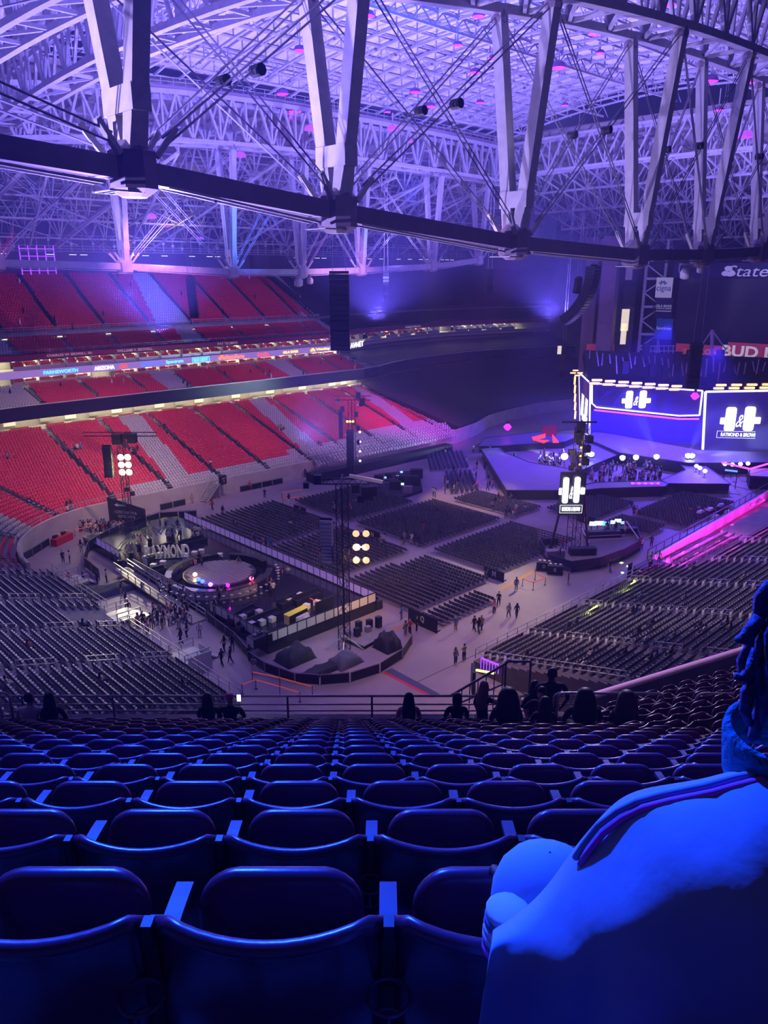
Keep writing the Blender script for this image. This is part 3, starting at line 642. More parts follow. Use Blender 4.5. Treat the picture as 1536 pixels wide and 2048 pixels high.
# far side fixed roof: deck, rafters, braces
mb = MB(); N_ = 8
for i in range(N_):
    v0, v1 = 113+i*62/N_, 113+(i+1)*62/N_; z0, z1 = 62.5-13.5*(i/N_)**1.2, 62.5-13.5*((i+1)/N_)**1.2
    mb.hexa([(-30, v0, z0), (206, v0, z0), (206, v1, z1), (-30, v1, z1), (-30, v0, z0+.3), (206, v0, z0+.3), (206, v1, z1+.3), (-30, v1, z1+.3)])
struct(mb, 'ceiling_far_side', M_DECK)
mb = MB(); mb.box((88, 175.3, 40), (240, .5, 20)); struct(mb, 'wall_far_side', M_DARKW)
r = empty('side_roof_lattice', (88, 116, 52), 0, 'dense web of rafters and braces over the far stand', 'lattice', world=True)
def zr(v): return 53.5 - (v-116)*.235
for k, u in enumerate(np.arange(20, 146, 9.45)):
    mb = MB(); V_ = np.linspace(116, 172, 9)
    for i, (a, b) in enumerate(zip(V_[:-1], V_[1:])):
        m = (a+b)/2; mb.bar((u, a, zr(a)), (u, b, zr(b)), .42); mb.bar((u, a, zr(a)+5.6), (u, b, zr(b)+5.6), .36)
        mb.bar((u, a, zr(a)), (u, m, zr(m)+5.6), .26); mb.bar((u, m, zr(m)+5.6), (u, b, zr(b)), .26); mb.bar((u, a, zr(a)), (u, a, zr(a)+5.6), .22)
        if i % 2 == k % 2: mb.bar((u, a, zr(a)), (u+9.45, b, zr(b)), .2); mb.bar((u, b, zr(b)+5.6), (u+9.45, a, zr(a)+5.6), .2)
    mb.build('rafter', M_STEEL, r)
    if k % 2:
        mb = MB(); mb.bar((u, 116, 53.5), (u-7, 150, 40), .32); mb.bar((u, 116, 53.5), (u+7, 150, 40), .32); mb.build('slanting_strut', M_STEEL, r)
for v in np.arange(120, 173, 3.6):
    mb = MB(); mb.bar((10, v, zr(v)+5.2), (200, v, zr(v)+5.2), .2); mb.build('purlin', M_STEEL, r)
for v in (128, 140, 152, 164):
    mb = MB(); mb.bar((10, v, zr(v)), (200, v, zr(v)), .3)
    for u in np.arange(10, 196, 6.3): mb.bar((u, v, zr(v)), (u+3.15, v, zr(v)+5.2), .16); mb.bar((u+3.15, v, zr(v)+5.2), (u+6.3, v, zr(v)), .16)
    mb.build('side_brace', M_STEEL, r)
# service catwalk under the far roof with its row of lamps
r = empty('service_catwalk', (88, 160, 38), 0, 'long service catwalk with pale lamps at the back of the upper far tier', 'catwalk', world=True)
mb = MB(); mp = MB(); ml = MB()
for u in np.arange(20, 185, 2.2):
    mb.bar((u, 158, 39.6), (u+2.2, 158, 39.6), 1.0, .15)
    for h in (.5, 1.0, 2.4, 3.0): mp.bar((u, 157.5, 39.6+h), (u+2.2, 157.5, 39.6+h), .07)
    mp.bar((u, 157.5, 39.6), (u, 157.5, 42.6), .08)
    if RD.random() < .4: ml.box((u, 157.3, 39.0), (1.4, .25, .12))
    if RD.random() < .35: mp.box((u, 157.6, 40.4+RD.random()*1.4), (.5, .5, .5))
mb.build('walkway', M_STEELD, r); mp.build('railing', M_STEEL, r); ml.build('strip_lamps', mat('cool_strip', (1, 1, 1), emit=.9, ecol=(.85, .88, 1)), r)
r = empty('purple_lit_panel', (63.0, 167, 38.6), 0, 'violet lit lattice window at the back of the upper far tier', 'panel')
for i in range(5):
    mb = MB(); mb.box((i*1.7-3.4, 0, -.6), (.16, .2, 5.6)); mb.build('mullion', E_PURP, r)
for i in range(4):
    mb = MB(); mb.box((0, 0, i*1.4-2.6), (7, .2, .14)); mb.build('transom', E_PURP, r)
# roof lamps glowing magenta
def unproj(px, py, n, c):
    b = -(py-1024)/1540; a = (px-768)/1540; f = math.cos(PITCH)+b*math.sin(PITCH); zz = -math.sin(PITCH)+b*math.cos(PITCH)
    d = Vector((a*RX+f*FX, a*RY+f*FY, zz)); o = Vector((0, 0, EYE)); n = Vector(n); return o + d*((c-n.dot(o))/n.dot(d))
LAMPS = [(735, 34, 1.0), (600, 103, .9), (830, 186, .8), (950, 147, .8), (860, 215, .8), (1117, 138, 1.1), (957, 35, .9), (985, 118, .6), (1190, 70, 1.0), (1335, 12, 1.1), (1180, 6, .9), (1420, 165, 1.1), (1495, 168, 1.0),
         (1490, 277, 1.1), (1437, 222, .7), (620, 262, .9), (480, 315, .9), (565, 190, .9), (590, 225, 1.0), (785, 262, .9), (775, 225, .5), (1130, 212, .5), (960, 207, .6), (700, 338, .7), (820, 285, .5), (300, 438, 1.0), (395, 487, 1.2), (335, 455, .6), (915, 92, .7), (1200, 108, .6)]
M_DISH = mat('lamp_housing', (.2, .1, .3), .5)
for k, (px, py, sc) in enumerate(LAMPS):
    if px > 1350 and py > 200: p = unproj(px, py, (0, 0, 1), 55)
    elif py > 240: p = unproj(px, py, (0, .235, 1), 53.5+.235*116+2)
    else: p = unproj(px, py, (0, 0, 1), 61.5)
    dist = (p-Vector((0, 0, EYE))).length; R_ = .0078*dist*sc
    rk = 1 + sum(1 for q in LAMPS if (q[1] < 240) == (py < 240) and q[0] < px)
    o = empty('roof_floodlight', p, 0, 'magenta round lamp hanging under the roof lattice, %s from the left' % ordw(rk) if py < 240 else 'violet lamp in the steel over the far stand, %s from the left' % ordw(rk), 'lamp', 'magenta lamps under the roof' if py < 240 else 'violet lamps over the far stand')
    mb = MB(); mb.lathe((0, 0, 0), [(R_*.3, .9*R_), (R_*.8, .7*R_), (R_, .25*R_), (R_, .1*R_)], 12); mb.build('housing', E_PURP if py > 240 else M_DISH, o)
    mb = MB(); mb.lathe((0, 0, 0), [(R_*.95, .1*R_), (R_*.2, -.02)], 12); mb.build('lens', E_MAG if py < 240 else E_PURP, o)
    mb = MB(); mb.bar((0, 0, .8*R_), (0, 0, .8*R_+2), .1); mb.build('bracket', M_STEEL, o)
# ---------------------------------------------------------------- stage end wall, columns and scoreboard
mb = MB(); mb.box((207, 66, 25), (.6, 150, 50)); struct(mb, 'wall_stage_back', M_DARKW)
mb = MB(); mb.box((195, 30, 8), (3, 90, 16)); mb.box((170, 18, 10), (60, 2, 20)); struct(mb, 'wall_stage_side', M_DARKW)
def at(px, py, D):
    """world point seen at px, py at distance D along the camera's heading"""
    b = -(py-1024)/1540; a = (px-768)/1540; f = math.cos(PITCH)+b*math.sin(PITCH); zz = -math.sin(PITCH)+b*math.cos(PITCH); t = D/f
    return Vector((a*t*RX+D*FX, a*t*RY+D*FY, EYE+zz*t))
def wallrect(name, a, b, z0, z1, m, th=.5, parent=None):
    mb = MB(); a = Vector((a[0], a[1])); b = Vector((b[0], b[1])); d = (b-a).normalized(); n = Vector((-d.y, d.x))*th
    mb.hexa([(a.x, a.y, z0), (b.x, b.y, z0), (b.x+n.x, b.y+n.y, z0), (a.x+n.x, a.y+n.y, z0), (a.x, a.y, z1), (b.x, b.y, z1), (b.x+n.x, b.y+n.y, z1), (a.x+n.x, a.y+n.y, z1)])
    return mb.build(name, m, parent)
M_PCOL = mat('mauve_concrete', (.36, .24, .30), .85, noise=.25, nscale=.5)
for k, (px, D, w_, m) in enumerate([(1187, 205, 3.2, M_PCOL), (1222, 198, 3.6, M_PCOL), (1262, 204, 4.6, M_DARKW)]):
    p = at(px, 540, D); mb = MB(); mb.box((0, 0, 22), (w_, w_, 44), .3); mb.box((0, 0, 42), (w_+1, w_+1, 3), .3); o = mb.build('concrete_column', m); o.location = (p.x, p.y, 0)
    tag(o, ('first tall mauve concrete column right of the corner suites', 'second, paler concrete column at the corner of the stage end', 'dark wall pier between the column and the steel mast')[k], 'column')
for k, (px, py, w_, h_) in enumerate([(1258, 545, 1.6, 3.4), (1250, 640, 1.8, 5.2), (1247, 668, 1.3, 5.0), (1120, 700, 1.2, 2.0)]):
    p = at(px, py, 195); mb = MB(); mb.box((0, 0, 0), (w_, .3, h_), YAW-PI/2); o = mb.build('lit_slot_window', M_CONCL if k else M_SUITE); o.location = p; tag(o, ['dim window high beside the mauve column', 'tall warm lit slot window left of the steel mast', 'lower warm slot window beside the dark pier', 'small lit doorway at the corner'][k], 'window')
# steel mast with zig-zag braces beside the scoreboard
r = empty('steel_mast', at(1300, 700, 190), 0, 'tall steel lattice mast left of the hanging banners', 'mast', world=True)
a0, a1 = at(1278, 690, 190), at(1316, 690, 190); zt = 37
for p in (a0, a1): mb = MB(); mb.bar((p.x, p.y, 14), (p.x, p.y, zt+6), .5); mb.build('upright', M_STEEL, r)
for i in range(8):
    z0 = 15+i*3.2; mb = MB(); q0, q1 = (a0, a1) if i % 2 else (a1, a0); mb.bar((q0.x, q0.y, z0), (q1.x, q1.y, z0+3.2), .3); mb.build('brace', M_STEEL, r)
    if i % 2 == 0: mb = MB(); mb.bar((a0.x, a0.y, z0), (a1.x, a1.y, z0), .55); mb.build('crossbeam', M_STEEL, r)
YB = YAW - PI/2 - .12
SBX = Vector((math.cos(-PI/2+.10), math.sin(-PI/2+.10)))     # to the right along the board, seen from the pitch
def board_pt(px, py, D0=186.0, x0=1345):
    o = at(x0, 600, D0); n = Vector((-SBX.y, SBX.x, 0)); return unproj(px, py, n, n.dot(o))
def board_rect(name, px0, py0, px1, py1, m, lab=None, cat=None, off=0.0, th=.5, parent=None):
    a, b = board_pt(px0, py0), board_pt(px1, py1); n = Vector((-SBX.y, SBX.x))*-1
    if n.dot(Vector((a.x, a.y))) > 0: n = -n
    a2 = Vector((a.x, a.y)) + n*off; b2 = Vector((b.x, b.y)) + n*off
    o = wallrect(name, a2, b2, min(a.z, b.z), max(a.z, b.z), m, th, parent)
    return tag(o, lab, cat) if lab else o
yaw_b = math.atan2(SBX.y, SBX.x)
def board_text(body, px, py, wd, h, m, nm='board_lettering', lab=None, bold=0, parent=None, shear=0):
    p = board_pt(px, py); nrm = Vector((SBX.y, -SBX.x, 0)); nrm = nrm if nrm.dot(p) < 0 else -nrm
    p = p + nrm*.45; o = text(body, p, yaw_b, wd, h, m, parent, nm, .1, bold, shear)
    return tag(o, lab, 'sign') if lab else o
sb = empty('scoreboard', board_pt(1345, 700), 0, 'huge unlit dark scoreboard hanging over the stage end', 'scoreboard', world=True)
board_rect('screen', 1345, 690, 1640, 556, M_BAND, parent=sb); board_rect('header_panel', 1345, 556, 1640, 525, M_BNVY, parent=sb)
M_SBL = mat('scoreboard_letter', (.62, .55, .8), .4, emit=.22)
board_text('StateFarm', 1540, 542, 17.5, 2.3, M_SBL, parent=sb, bold=.0, shear=.2)
for dx, dy in ((-6, 6), (6, 6), (0, -4)):
    p = board_pt(1458+dx, 541+dy); mb = MB(); q = 14; vs = []
    for i in range(q): a = 2*PI*i/q; vs.append((p.x+SBX.x*.85*math.cos(a), p.y+SBX.y*.85*math.cos(a), p.z+.55*math.sin(a)))
    nrm = Vector((SBX.y, -SBX.x, 0)); nrm = nrm if nrm.dot(p) < 0 else -nrm
    mb.add([tuple(Vector(v_)+nrm*.45) for v_ in vs]+[tuple(Vector(v_)+nrm*.3) for v_ in vs], [tuple(range(q)), tuple(range(q, 2*q))[::-1]]+[(i, (i+1) % q, q+(i+1) % q, q+i) for i in range(q)]); mb.build('oval_emblem', M_SBL, sb)
for nm, y0, y1, m, tx, lab in (('cigna', 555, 595, M_BWHT, [('cigna', 578, 3.4, 1.6, M_BBLU)], 'white hanging banner reading cigna beside the scoreboard'),
        ('gila', 596, 636, M_BNVY, [('GILA RIVER', 612, 3.8, .6, M_BWHT), ('HOTELS & CASINOS', 617, 3.6, .25, M_BWHT)], 'dark hanging banner reading GILA RIVER beside the scoreboard'),
        ('spec', 638, 678, M_BBLU, [('Spectrum', 657, 3.5, .9, M_BWHT)], 'blue hanging banner reading Spectrum beside the scoreboard')):
    b_ = board_rect('hanging_banner', 1311, y1, 1348, y0, m, lab, 'banner', off=.4, th=.1)
    for t_, ty_, w2, h2, mm in tx: board_text(t_, 1329, ty_, w2, h2, mm, 'banner_lettering', parent=b_).location = (0, 0, 0)
    if nm == 'cigna':
        for i in range(9):
            a = PI*i/8; p = board_pt(1328+7*math.cos(a)*(.6+.4*(i % 2)), 568-6*math.sin(a)*(.6+.4*(i % 2))); nrm = Vector((SBX.y, -SBX.x, 0)); nrm = nrm if nrm.dot(p) < 0 else -nrm
            mb = MB(); mb.lathe(tuple(p+nrm*.6), [(.05, -.18), (.2, 0), (.05, .18)], 6); mb.build('leaf_dot', M_BBLU, b_)
    if nm == 'gila':
        p = board_pt(1329, 622); nrm = Vector((SBX.y, -SBX.x, 0)); nrm = nrm if nrm.dot(p) < 0 else -nrm; p = p+nrm*.6; mb = MB(); mb.bar(tuple(p-Vector((SBX.x, SBX.y, 0))*1.8), tuple(p+Vector((SBX.x, SBX.y, 0))*1.8), .1, .15); mb.build('underline', M_BWHT, b_)
b_ = board_rect('red_banner', 1351, 714, 1452, 692, M_BRED, 'red banner reading REDZONE under the scoreboard', 'banner', off=.5, th=.2); board_text('RED', 1382, 703, 3.6, 1.2, M_BWHT, 'banner_lettering', bold=.03, parent=b_); board_text('ZONE', 1422, 704, 5.2, 1.2, M_BWHT, 'banner_lettering', parent=b_)
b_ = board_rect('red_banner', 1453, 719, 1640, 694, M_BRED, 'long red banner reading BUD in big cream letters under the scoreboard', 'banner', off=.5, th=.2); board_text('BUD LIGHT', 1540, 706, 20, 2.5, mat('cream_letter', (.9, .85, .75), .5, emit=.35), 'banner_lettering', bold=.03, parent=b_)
board_rect('white_edge_strip', 1452, 717, 1454, 694, M_BWHT, 'thin white strip between the two red banners', 'strip', off=.6, th=.2)
mb = MB(); p = at(1200, 704, 200); mb.box((0, 0, 0), (7, .3, 4), YAW-PI/2); o = mb.build('red_banner', M_BRED); o.location = p; tag(o, 'small red banner on the wall at the corner right of the suites', 'banner')
text('StateFarm', (at(1207, 711, 199.5).x, at(1207, 711, 199.5).y, at(1207, 711, 199.5).z), YAW-PI/2, 2.6, .6, M_BWHT, None, 'banner_lettering').update_tag(); tag(bpy.context.scene.objects[-1] if False else C.objects[len(C.objects)-1], 'tiny pale lettering on the small red banner at the corner', 'sign')
# long truss ledge with railing under the scoreboard
r = empty('ledge_railing', board_pt(1300, 690), 0, 'pale railing with thin posts left of the red banners', 'railing', world=True)
for y_ in (692, 702):
    mb = MB(); mb.bar(tuple(board_pt(1290, y_)), tuple(board_pt(1350, y_)), .2); mb.build('rail', M_STEEL, r)
for x_ in range(1292, 1350, 9): mb = MB(); mb.bar(tuple(board_pt(x_, 690)), tuple(board_pt(x_, 712)), .14); mb.build('post', M_STEEL, r)
# ================================================================ bleachers and floor seating
def zat(py, u, v):
    """height of a point above floor spot (u, v) that stands at image row py"""
    Y = u*FX + v*FY; b = -(py-1024)/1540; return EYE + Y*(-math.sin(PITCH)+b*math.cos(PITCH))/(math.cos(PITCH)+b*math.sin(PITCH))
def fl(px, py, z=0.0): p = unproj(px, py, (0, 0, 1), z); return (p.x, p.y)
CHV = [(-.22, .16, .44), (.22, .16, .44), (.20, .24, .86), (-.20, .24, .86), (-.22, .20, .44), (.22, .20, .44), (.20, .28, .86), (-.20, .28, .86),
       (-.22, -.22, .43), (.22, -.22, .43), (.22, .18, .43), (-.22, .18, .43), (-.22, -.22, .47), (.22, -.22, .47), (.22, .18, .47), (-.22, .18, .47),
       (-.24, .26, 0), (-.21, .26, 0), (-.21, -.16, .5), (-.24, -.16, .5), (.24, .26, 0), (.21, .26, 0), (.21, -.16, .5), (.24, -.16, .5),
       (-.24, -.24, 0), (-.21, -.24, 0), (-.21, .26, .86), (-.24, .26, .86), (.24, -.24, 0), (.21, -.24, 0), (.21, .26, .86), (.24, .26, .86)]
CHF = [(0, 3, 2, 1), (4, 5, 6, 7), (3, 7, 6, 2), (0, 4, 7, 3), (1, 2, 6, 5), (8, 9, 13, 12), (12, 13, 14, 15), (9, 10, 14, 13), (11, 8, 12, 15), (16, 17, 18, 19), (20, 21, 22, 23), (24, 25, 26, 27), (28, 29, 30, 31)]
CHM = [0]*9 + [1]*4
M_CHAIR = mat('black_folding_chair', (.05, .048, .06), .4); M_CHFR = mat('chair_frame_metal', (.30, .30, .34), .35, .5)
def single(name, tv, tf, tm, mats):
    me = bpy.data.meshes.new(name); me.from_pydata(tv, [], tf); [me.materials.append(m) for m in mats]; me.polygons.foreach_set('material_index', tm); return me
chair_me = single('folding_chair', CHV, CHF, CHM, [M_CHAIR, M_CHFR])
# blocks: (corner u0, v0, u1, v1, label) rows run along y, chairs face +x
BLK = [(56.5, 82.6, 71, 98.5, 'the left near block beside the curved wall'), (56.0, 67.3, 70.6, 81.1, 'the block behind sign S'), (56.0, 53.5, 70.2, 65.6, 'the block behind signs R and Q'), (56.0, 49.2, 66, 52.6, 'the narrow block right of sign Q'),
       (72.6, 82.6, 87, 96.8, 'the left middle block'), (72.3, 67.3, 90, 81.1, 'the block behind sign N'), (72.0, 54.0, 89.5, 65.6, 'the block behind sign M'),
       (92, 66.5, 99, 79.5, 'the block before the stage point'), (98.5, 57.5, 112, 66, 'the block behind sign E'), (106, 46.5, 124, 55.5, 'the dim block left of the pink wall'), (99, 48.5, 105, 56, 'the block by the mixing platform')]
chairs = []
for bi, (u0, v0, u1, v1, lab) in enumerate(BLK):
    for i in range(int((u1-u0)/.86)):
        u = u0 + i*.86; cut = 0
        for j in range(int((v1-v0)/.51)):
            v = v0 + j*.51 + .2
            if bi == 2 and u-56 > 8 and v > 64.2: continue
            chairs.append((u, v, 0.0, -PI/2+PI + RD.uniform(-.04, .04), bi))
# curved rows between the left stand and the stage point
for i in range(17):
    if i > 8: break
    a = fl(874+i*10, 990-i*.6); d = Vector((FX, FY))
    for seg, (t0, t1) in enumerate(((0, 13), (16, 30))):
        for j in range(24):
            t = t0 + j*.56
            if t < t1 and not (seg == 0 and i < 3): chairs.append((a[0]+d.x*t, a[1]+d.y*t, 0.0, YAW - PI + .2, 11))
BLKL = [b[4] for b in BLK] + ['the fan of rows beside the stage point']
chairs = [c for c in chairs if not (36 < c[0] < 55 and c[1] > 55)]
chairs.sort(key=lambda c: c[0]*FX+c[1]*FY)
SEEN_ROW = {}
for c in chairs[:186]:
    o = link('folding_chair', chair_me); o.location = c[:3]; o.rotation_euler = (0, 0, c[3])
    # the chair mesh has its backrest on +y; turn it so that the sitter looks towards the stage
    o.rotation_euler = (0, 0, PI/2); u0, v0 = BLK[c[4]][:2]; tag(o, 'black folding chair %s, %s row, %s seat from the right' % ({2: 'behind signs R and Q', 3: 'right of sign Q'}.get(c[4], 'in the ' + ordw(c[4]+1) + ' block'), ordw(int(round((c[0]-u0)/.86))+1), ordw(int(round((c[1]-v0-.2)/.51))+1)), 'chair', 'folding chairs in ' + BLKL[c[4]])
rest = chairs[186:]
o = bulk('folding_chairs', CHV, CHF, CHM, [c[:3] for c in rest], [PI/2 if c[4] != 11 else YAW+.2+PI/2 for c in rest], [M_CHAIR, M_CHFR]); tag(o, 'thousands of black folding chairs in rows over the arena floor', 'chairs', None, 'stuff')
# ---- right bleacher (rows along x, seats face +y)
BZ = lambda v: 1.0 + .25*(41.0-v)
mb = MB(); NR = 34
for i in range(NR): v = 41.0-i*.86; mb.box((93.5 if v > 36.5 and False else 90, v-.43, BZ(v)/2), (78, .86, BZ(v))) if v < 37.2 else mb.box((69, v-.43, BZ(v)/2), (36, .86, BZ(v)))
struct(mb, 'trim_right_bleacher', mat('bleacher_deck', (.13, .10, .10), .7, noise=.2, nscale=2))
BV = [(-.21, .10, .40), (.21, .10, .40), (.21, .17, .80), (-.21, .17, .80), (-.21, .14, .40), (.21, .14, .40), (.21, .21, .80), (-.21, .21, .80),
      (-.2, -.2, .38), (.2, -.2, .38), (.2, .12, .38), (-.2, .12, .38), (-.2, -.2, .43), (.2, -.2, .43), (.2, .12, .43), (-.2, .12, .43),
      (.22, -.14, .56), (.27, -.14, .56), (.27, .10, .60), (.22, .10, .60), (.22, -.14, .0), (.27, -.14, .0), (.27, .10, .0), (.22, .10, 0)]
BFc = [(0, 3, 2, 1), (4, 5, 6, 7), (3, 7, 6, 2), (0, 4, 7, 3), (1, 2, 6, 5), (8, 9, 13, 12), (12, 13, 14, 15), (9, 10, 14, 13), (11, 8, 12, 15), (16, 17, 18, 19), (20, 21, 17, 16), (21, 22, 18, 17), (23, 20, 16, 19)]
BM = [0]*9 + [1]*4
M_ARMW = mat('pale_seat_end', (.75, .74, .74), .4)
bl_me = single('bleacher_seat', BV, BFc, BM, [M_SBLK, M_ARMW])
RA = [58.6, 68.5, 78.4, 88.3, 98.2, 108.1, 118.0]
seats = []
for i in range(NR-1):
    v = 41.0-(i+.4)*.86
    for u in np.arange(52.2 if v < 36.8 else 52.2, 127 if v < 36.2 else 85.5, .51):
        if min(abs(u-a) for a in RA) < .62: continue
        seats.append((float(u), v, BZ(41.0-i*.86), PI))
seats.sort(key=lambda c: (c[0]*FX+c[1]*FY))
vis = [c for c in seats if c[1] > 21]
inv = set(map(id, vis[:300]))
for c in vis[:300]:
    o = link('bleacher_seat', bl_me); o.location = c[:3]; o.rotation_euler = (0, 0, PI); k = int((41-c[1])/.86)
    tag(o, 'black bleacher seat, %s row up from the floor, %s from the near end' % (ordw(k+1), ordw(int(round((c[0]-52.2)/.51))+1)), 'seat', 'bleacher seats in the %s row' % ordw(k+1))
rs = [c for c in seats if id(c) not in inv]
o = bulk('bleacher_seats', BV, BFc, BM, [c[:3] for c in rs], [c[3] for c in rs], [M_SBLK, M_ARMW]); tag(o, 'black seats with pale arms filling the right bleacher', 'seats', None, 'stuff')
# ---- left bleacher (rows along y, seats face +x)
LZ = lambda u: 1.0 + .3*(31-u)
mb = MB()
for i in range(42): u = 31-i*.86; mb.box((u-.43, 70.5, LZ(u)/2), (.86, 41, LZ(u)))
struct(mb, 'trim_left_bleacher', mat('left_bleacher_deck', (.09, .08, .10), .7, noise=.2, nscale=2))
seats = []; sl = []
LA = [60.5, 69.5, 79.0, 88.0]
for i in range(41):
    u = 31-(i+.4)*.86
    for v in np.arange(50.5, 90.5, .51):
        if min(abs(v-a) for a in LA) < .6 or (26 < u < 31 and 71 < v < 76): continue
        seats.append((u, float(v), LZ(31-i*.86), PI/2)); sl.append(0 if u > 19 else 2)
o = bulk('left_bleacher_seats', BV, BFc, BM, [c[:3] for c in seats], [c[3] for c in seats], [M_SBLK, mat('lilac_seat_end', (.62, .60, .70), .35), M_SRED], None); tag(o, 'black seats with pale edges in the steep bleacher at the lower left', 'seats', None, 'stuff')
def rail(pts, h, name, lab, group=None, m=M_GALV, r=.032, mids=1, post=1.6):
    """a tubular railing over ground points [(x, y, z)]"""
    e = empty(name, pts[0], 0, lab, 'railing', group, world=True)
    mb = MB(); mp = MB(); 
    for a, b in zip(pts[:-1], pts[1:]):
        a, b = Vector(a), Vector(b); n = max(1, int((b-a).length/post))
        for i in range(n+1): q = a.lerp(b, i/n); mp.bar(q, q+Vector((0, 0, h)), r*1.4)
        for j in range(mids+1): hh = Vector((0, 0, h*(1-j/(mids+1)))); mb.bar(a+hh, b+hh, r*2)
    mb.build('rail', m, e); mp.build('posts', m, e); return e
RP = [(40.2, 38.0), (36.0, 33.6), (31.6, 29.2), (27.2, 24.8), (22.8, 20.6)]
for k, a in enumerate(RA[:6]):
    for j, (v0, v1) in enumerate(RP):
        if v0 > 36.9 and a > 85: continue
        rail([(a, v0, BZ(v0)), (a, v1, BZ(v1))], .95, 'aisle_handrail', 'steel handrail on the %s aisle of the right bleacher, %s up from the floor' % (('first', 'second', 'third', 'fourth', 'fifth', 'sixth')[k], ('first', 'second', 'third', 'fourth', 'fifth')[j]), 'aisle handrails of the right bleacher', post=1.0)
rail([(51.5, 41.2, 1), (58, 41.2, 1), (66, 41.2, 1), (74, 41.2, 1), (85, 41.2, 1)], 1.05, 'front_railing', 'steel front railing at the foot of the right bleacher', post=1.4)
rail([(51.5, 41.2, 1.0), (51.5, 34, BZ(34)), (51.5, 26, BZ(26))], 1.0, 'end_railing', 'steel railing down the near end of the right bleacher', post=1.4)
rail([(31.3, 91, 1), (31.3, 76, 1)], 1.05, 'front_railing', 'steel railing at the foot of the lower left bleacher, far half'); rail([(31.3, 71, 1), (31.3, 50.3, 1)], 1.05, 'front_railing', 'steel railing at the foot of the lower left bleacher, near half')
for k, v in enumerate(LA):
    for j, (u0, u1) in enumerate([(30, 27.5), (25.5, 22.5), (20, 17), (14, 11)]):
        rail([(u0, v, LZ(u0)), (u1, v, LZ(u1))], .95, 'aisle_handrail', 'steel handrail on the %s aisle of the lower left bleacher, %s up from the floor' % (('nearest', 'second', 'third', 'farthest')[k], ('first', 'second', 'third', 'fourth')[j]), 'aisle handrails of the left bleacher', post=1.0)
# entry stairs cut into the foot of the left bleacher
for k, (u, v) in enumerate([(31.6, 73.5), (32.0, 60.5), (31.6, 86.5)]):
    e = empty('stair_landing', (u, v, 0), 0, ('pale steel landing with railings at the middle of the lower left bleacher', 'white clad stair landing at the foot of the lower left bleacher', 'small landing at the far end of the lower left bleacher')[k], 'landing', world=True)
    mb = MB(); mb.box((u+.3, v, .95), (2.6, 3.0, .12)); mb.build('platform', M_GALV, e)
    for i in range(5): mb = MB(); mb.box((u+1.8+i*.3, v, .8-i*.18), (.3, 1.4, .05)); mb.build('step', M_GALV, e)
    mb = MB()
    for dv in (-1.5, 1.5):
        for h in (.5, 1.0): mb.bar((u-1, v+dv, .95+h), (u+1.6, v+dv, .95+h), .08)
        for du in (-1, .3, 1.6): mb.bar((u+du, v+dv, 0), (u+du, v+dv, 1.95), .08)
    mb.build('railing', M_GALV, e)
    if k == 1: mb = MB(); mb.box((u+1.5, v-.9, 1.0), (.06, 2.2, 1.7)); mb.box((u+.3, v-2.0, 1.0), (2.4, .06, 1.7)); mb.build('white_panel', M_PEARL, e)
# ---- floor markings
def strip(a, b, wd, m, lab, cat='line', z=.006, nm='floor_line'):
    mb = MB(); a, b = Vector((*a, z)), Vector((*b, z)); mb.bar(a, b, wd, .008); return tag(mb.build(nm, m), lab, cat)
M_LINEW = mat('floor_line_white', (.75, .72, .8), .6); M_LINED = mat('floor_joint_dark', (.06, .05, .06), .8)
strip(fl(1100, 1224), fl(1160, 1192), .1, M_LINEW, 'short white line on the floor beside the right bleacher'); strip(fl(830, 1366), fl(1100, 1240), .09, M_LINED, 'long thin dark joint slanting across the floor in front of the right bleacher')
strip(fl(1262, 1045), fl(1300, 1025), .09, M_LINEW, 'white line behind the mixing platform'); strip(fl(1285, 1080), fl(1318, 1062), .09, M_LINEW, 'white line right of the mixing platform')
strip(fl(776, 1340), fl(872, 1392), 1.0, mat('dark_mat_stripe', (.05, .05, .10), .7), 'dark navy stripe painted on the floor at the bottom of the open area', z=.004); strip(fl(768, 1345), fl(860, 1392), .35, M_RED, 'red edge stripe beside the navy floor stripe', z=.008)
strip(fl(760, 1265), fl(890, 1232), .7, mat('ochre_tape', (.42, .22, .08), .7), 'ochre band of tape on the floor under sign Q'); strip(fl(1000, 1180), fl(1090, 1130), .6, MATS['ochre_tape'], 'ochre band of tape on the floor right of sign M')
strip(fl(560, 1005), fl(620, 990), .5, MATS['ochre_tape'], 'ochre band on the floor beside the far left chairs')
for k, (px, py) in enumerate([(1243, 1126), (1256, 1133), (1245, 1146)]):
    mb = MB(); p = fl(px, py); mb.box((*p, .03), (.5, .35, .05), .3*k); tag(mb.build('lit_floor_sign', em('green_glow_%d' % k, (.5, 1, .35), 2.0) if k == 0 else MATS['green_glow_0']), ('first pale green glowing square lying on the floor beside the black stair block', 'middle pale green glowing square on the floor', 'nearest pale green glowing square on the floor')[k], 'sign')
# row letter signs
def letter_sign(ch, px, py, w_=3.0, h_=1.25, dy=0):
    u, v = fl(px, py); e = empty('section_sign', (u, v, 0), 0, 'black section sign with white letter %s standing before the floor chairs' % ch, 'sign')
    mb = MB(); mb.box((0, 0, h_/2), (.08, w_, h_)); mb.build('board', M_BLACK, e); mb = MB(); mb.box((.3, -w_/2+.2, .05), (.8, .08, .1)); mb.box((.3, w_/2-.2, .05), (.8, .08, .1)); mb.build('foot', M_BLACK, e)
    t = text(ch, (-.07, dy, h_*.55), -PI/2, .55, .75, M_WHITE, e, 'letter', .02, .02)
for c in (('S', 583, 1148), ('R', 738, 1208), ('Q', 845, 1254, 4.2, 1.6), ('N', 745, 1078), ('M', 988, 1158), ('E', 1172, 1047), ('C', 1452, 1032)): letter_sign(*c)
e = letter_sign('T', 600, 1028)
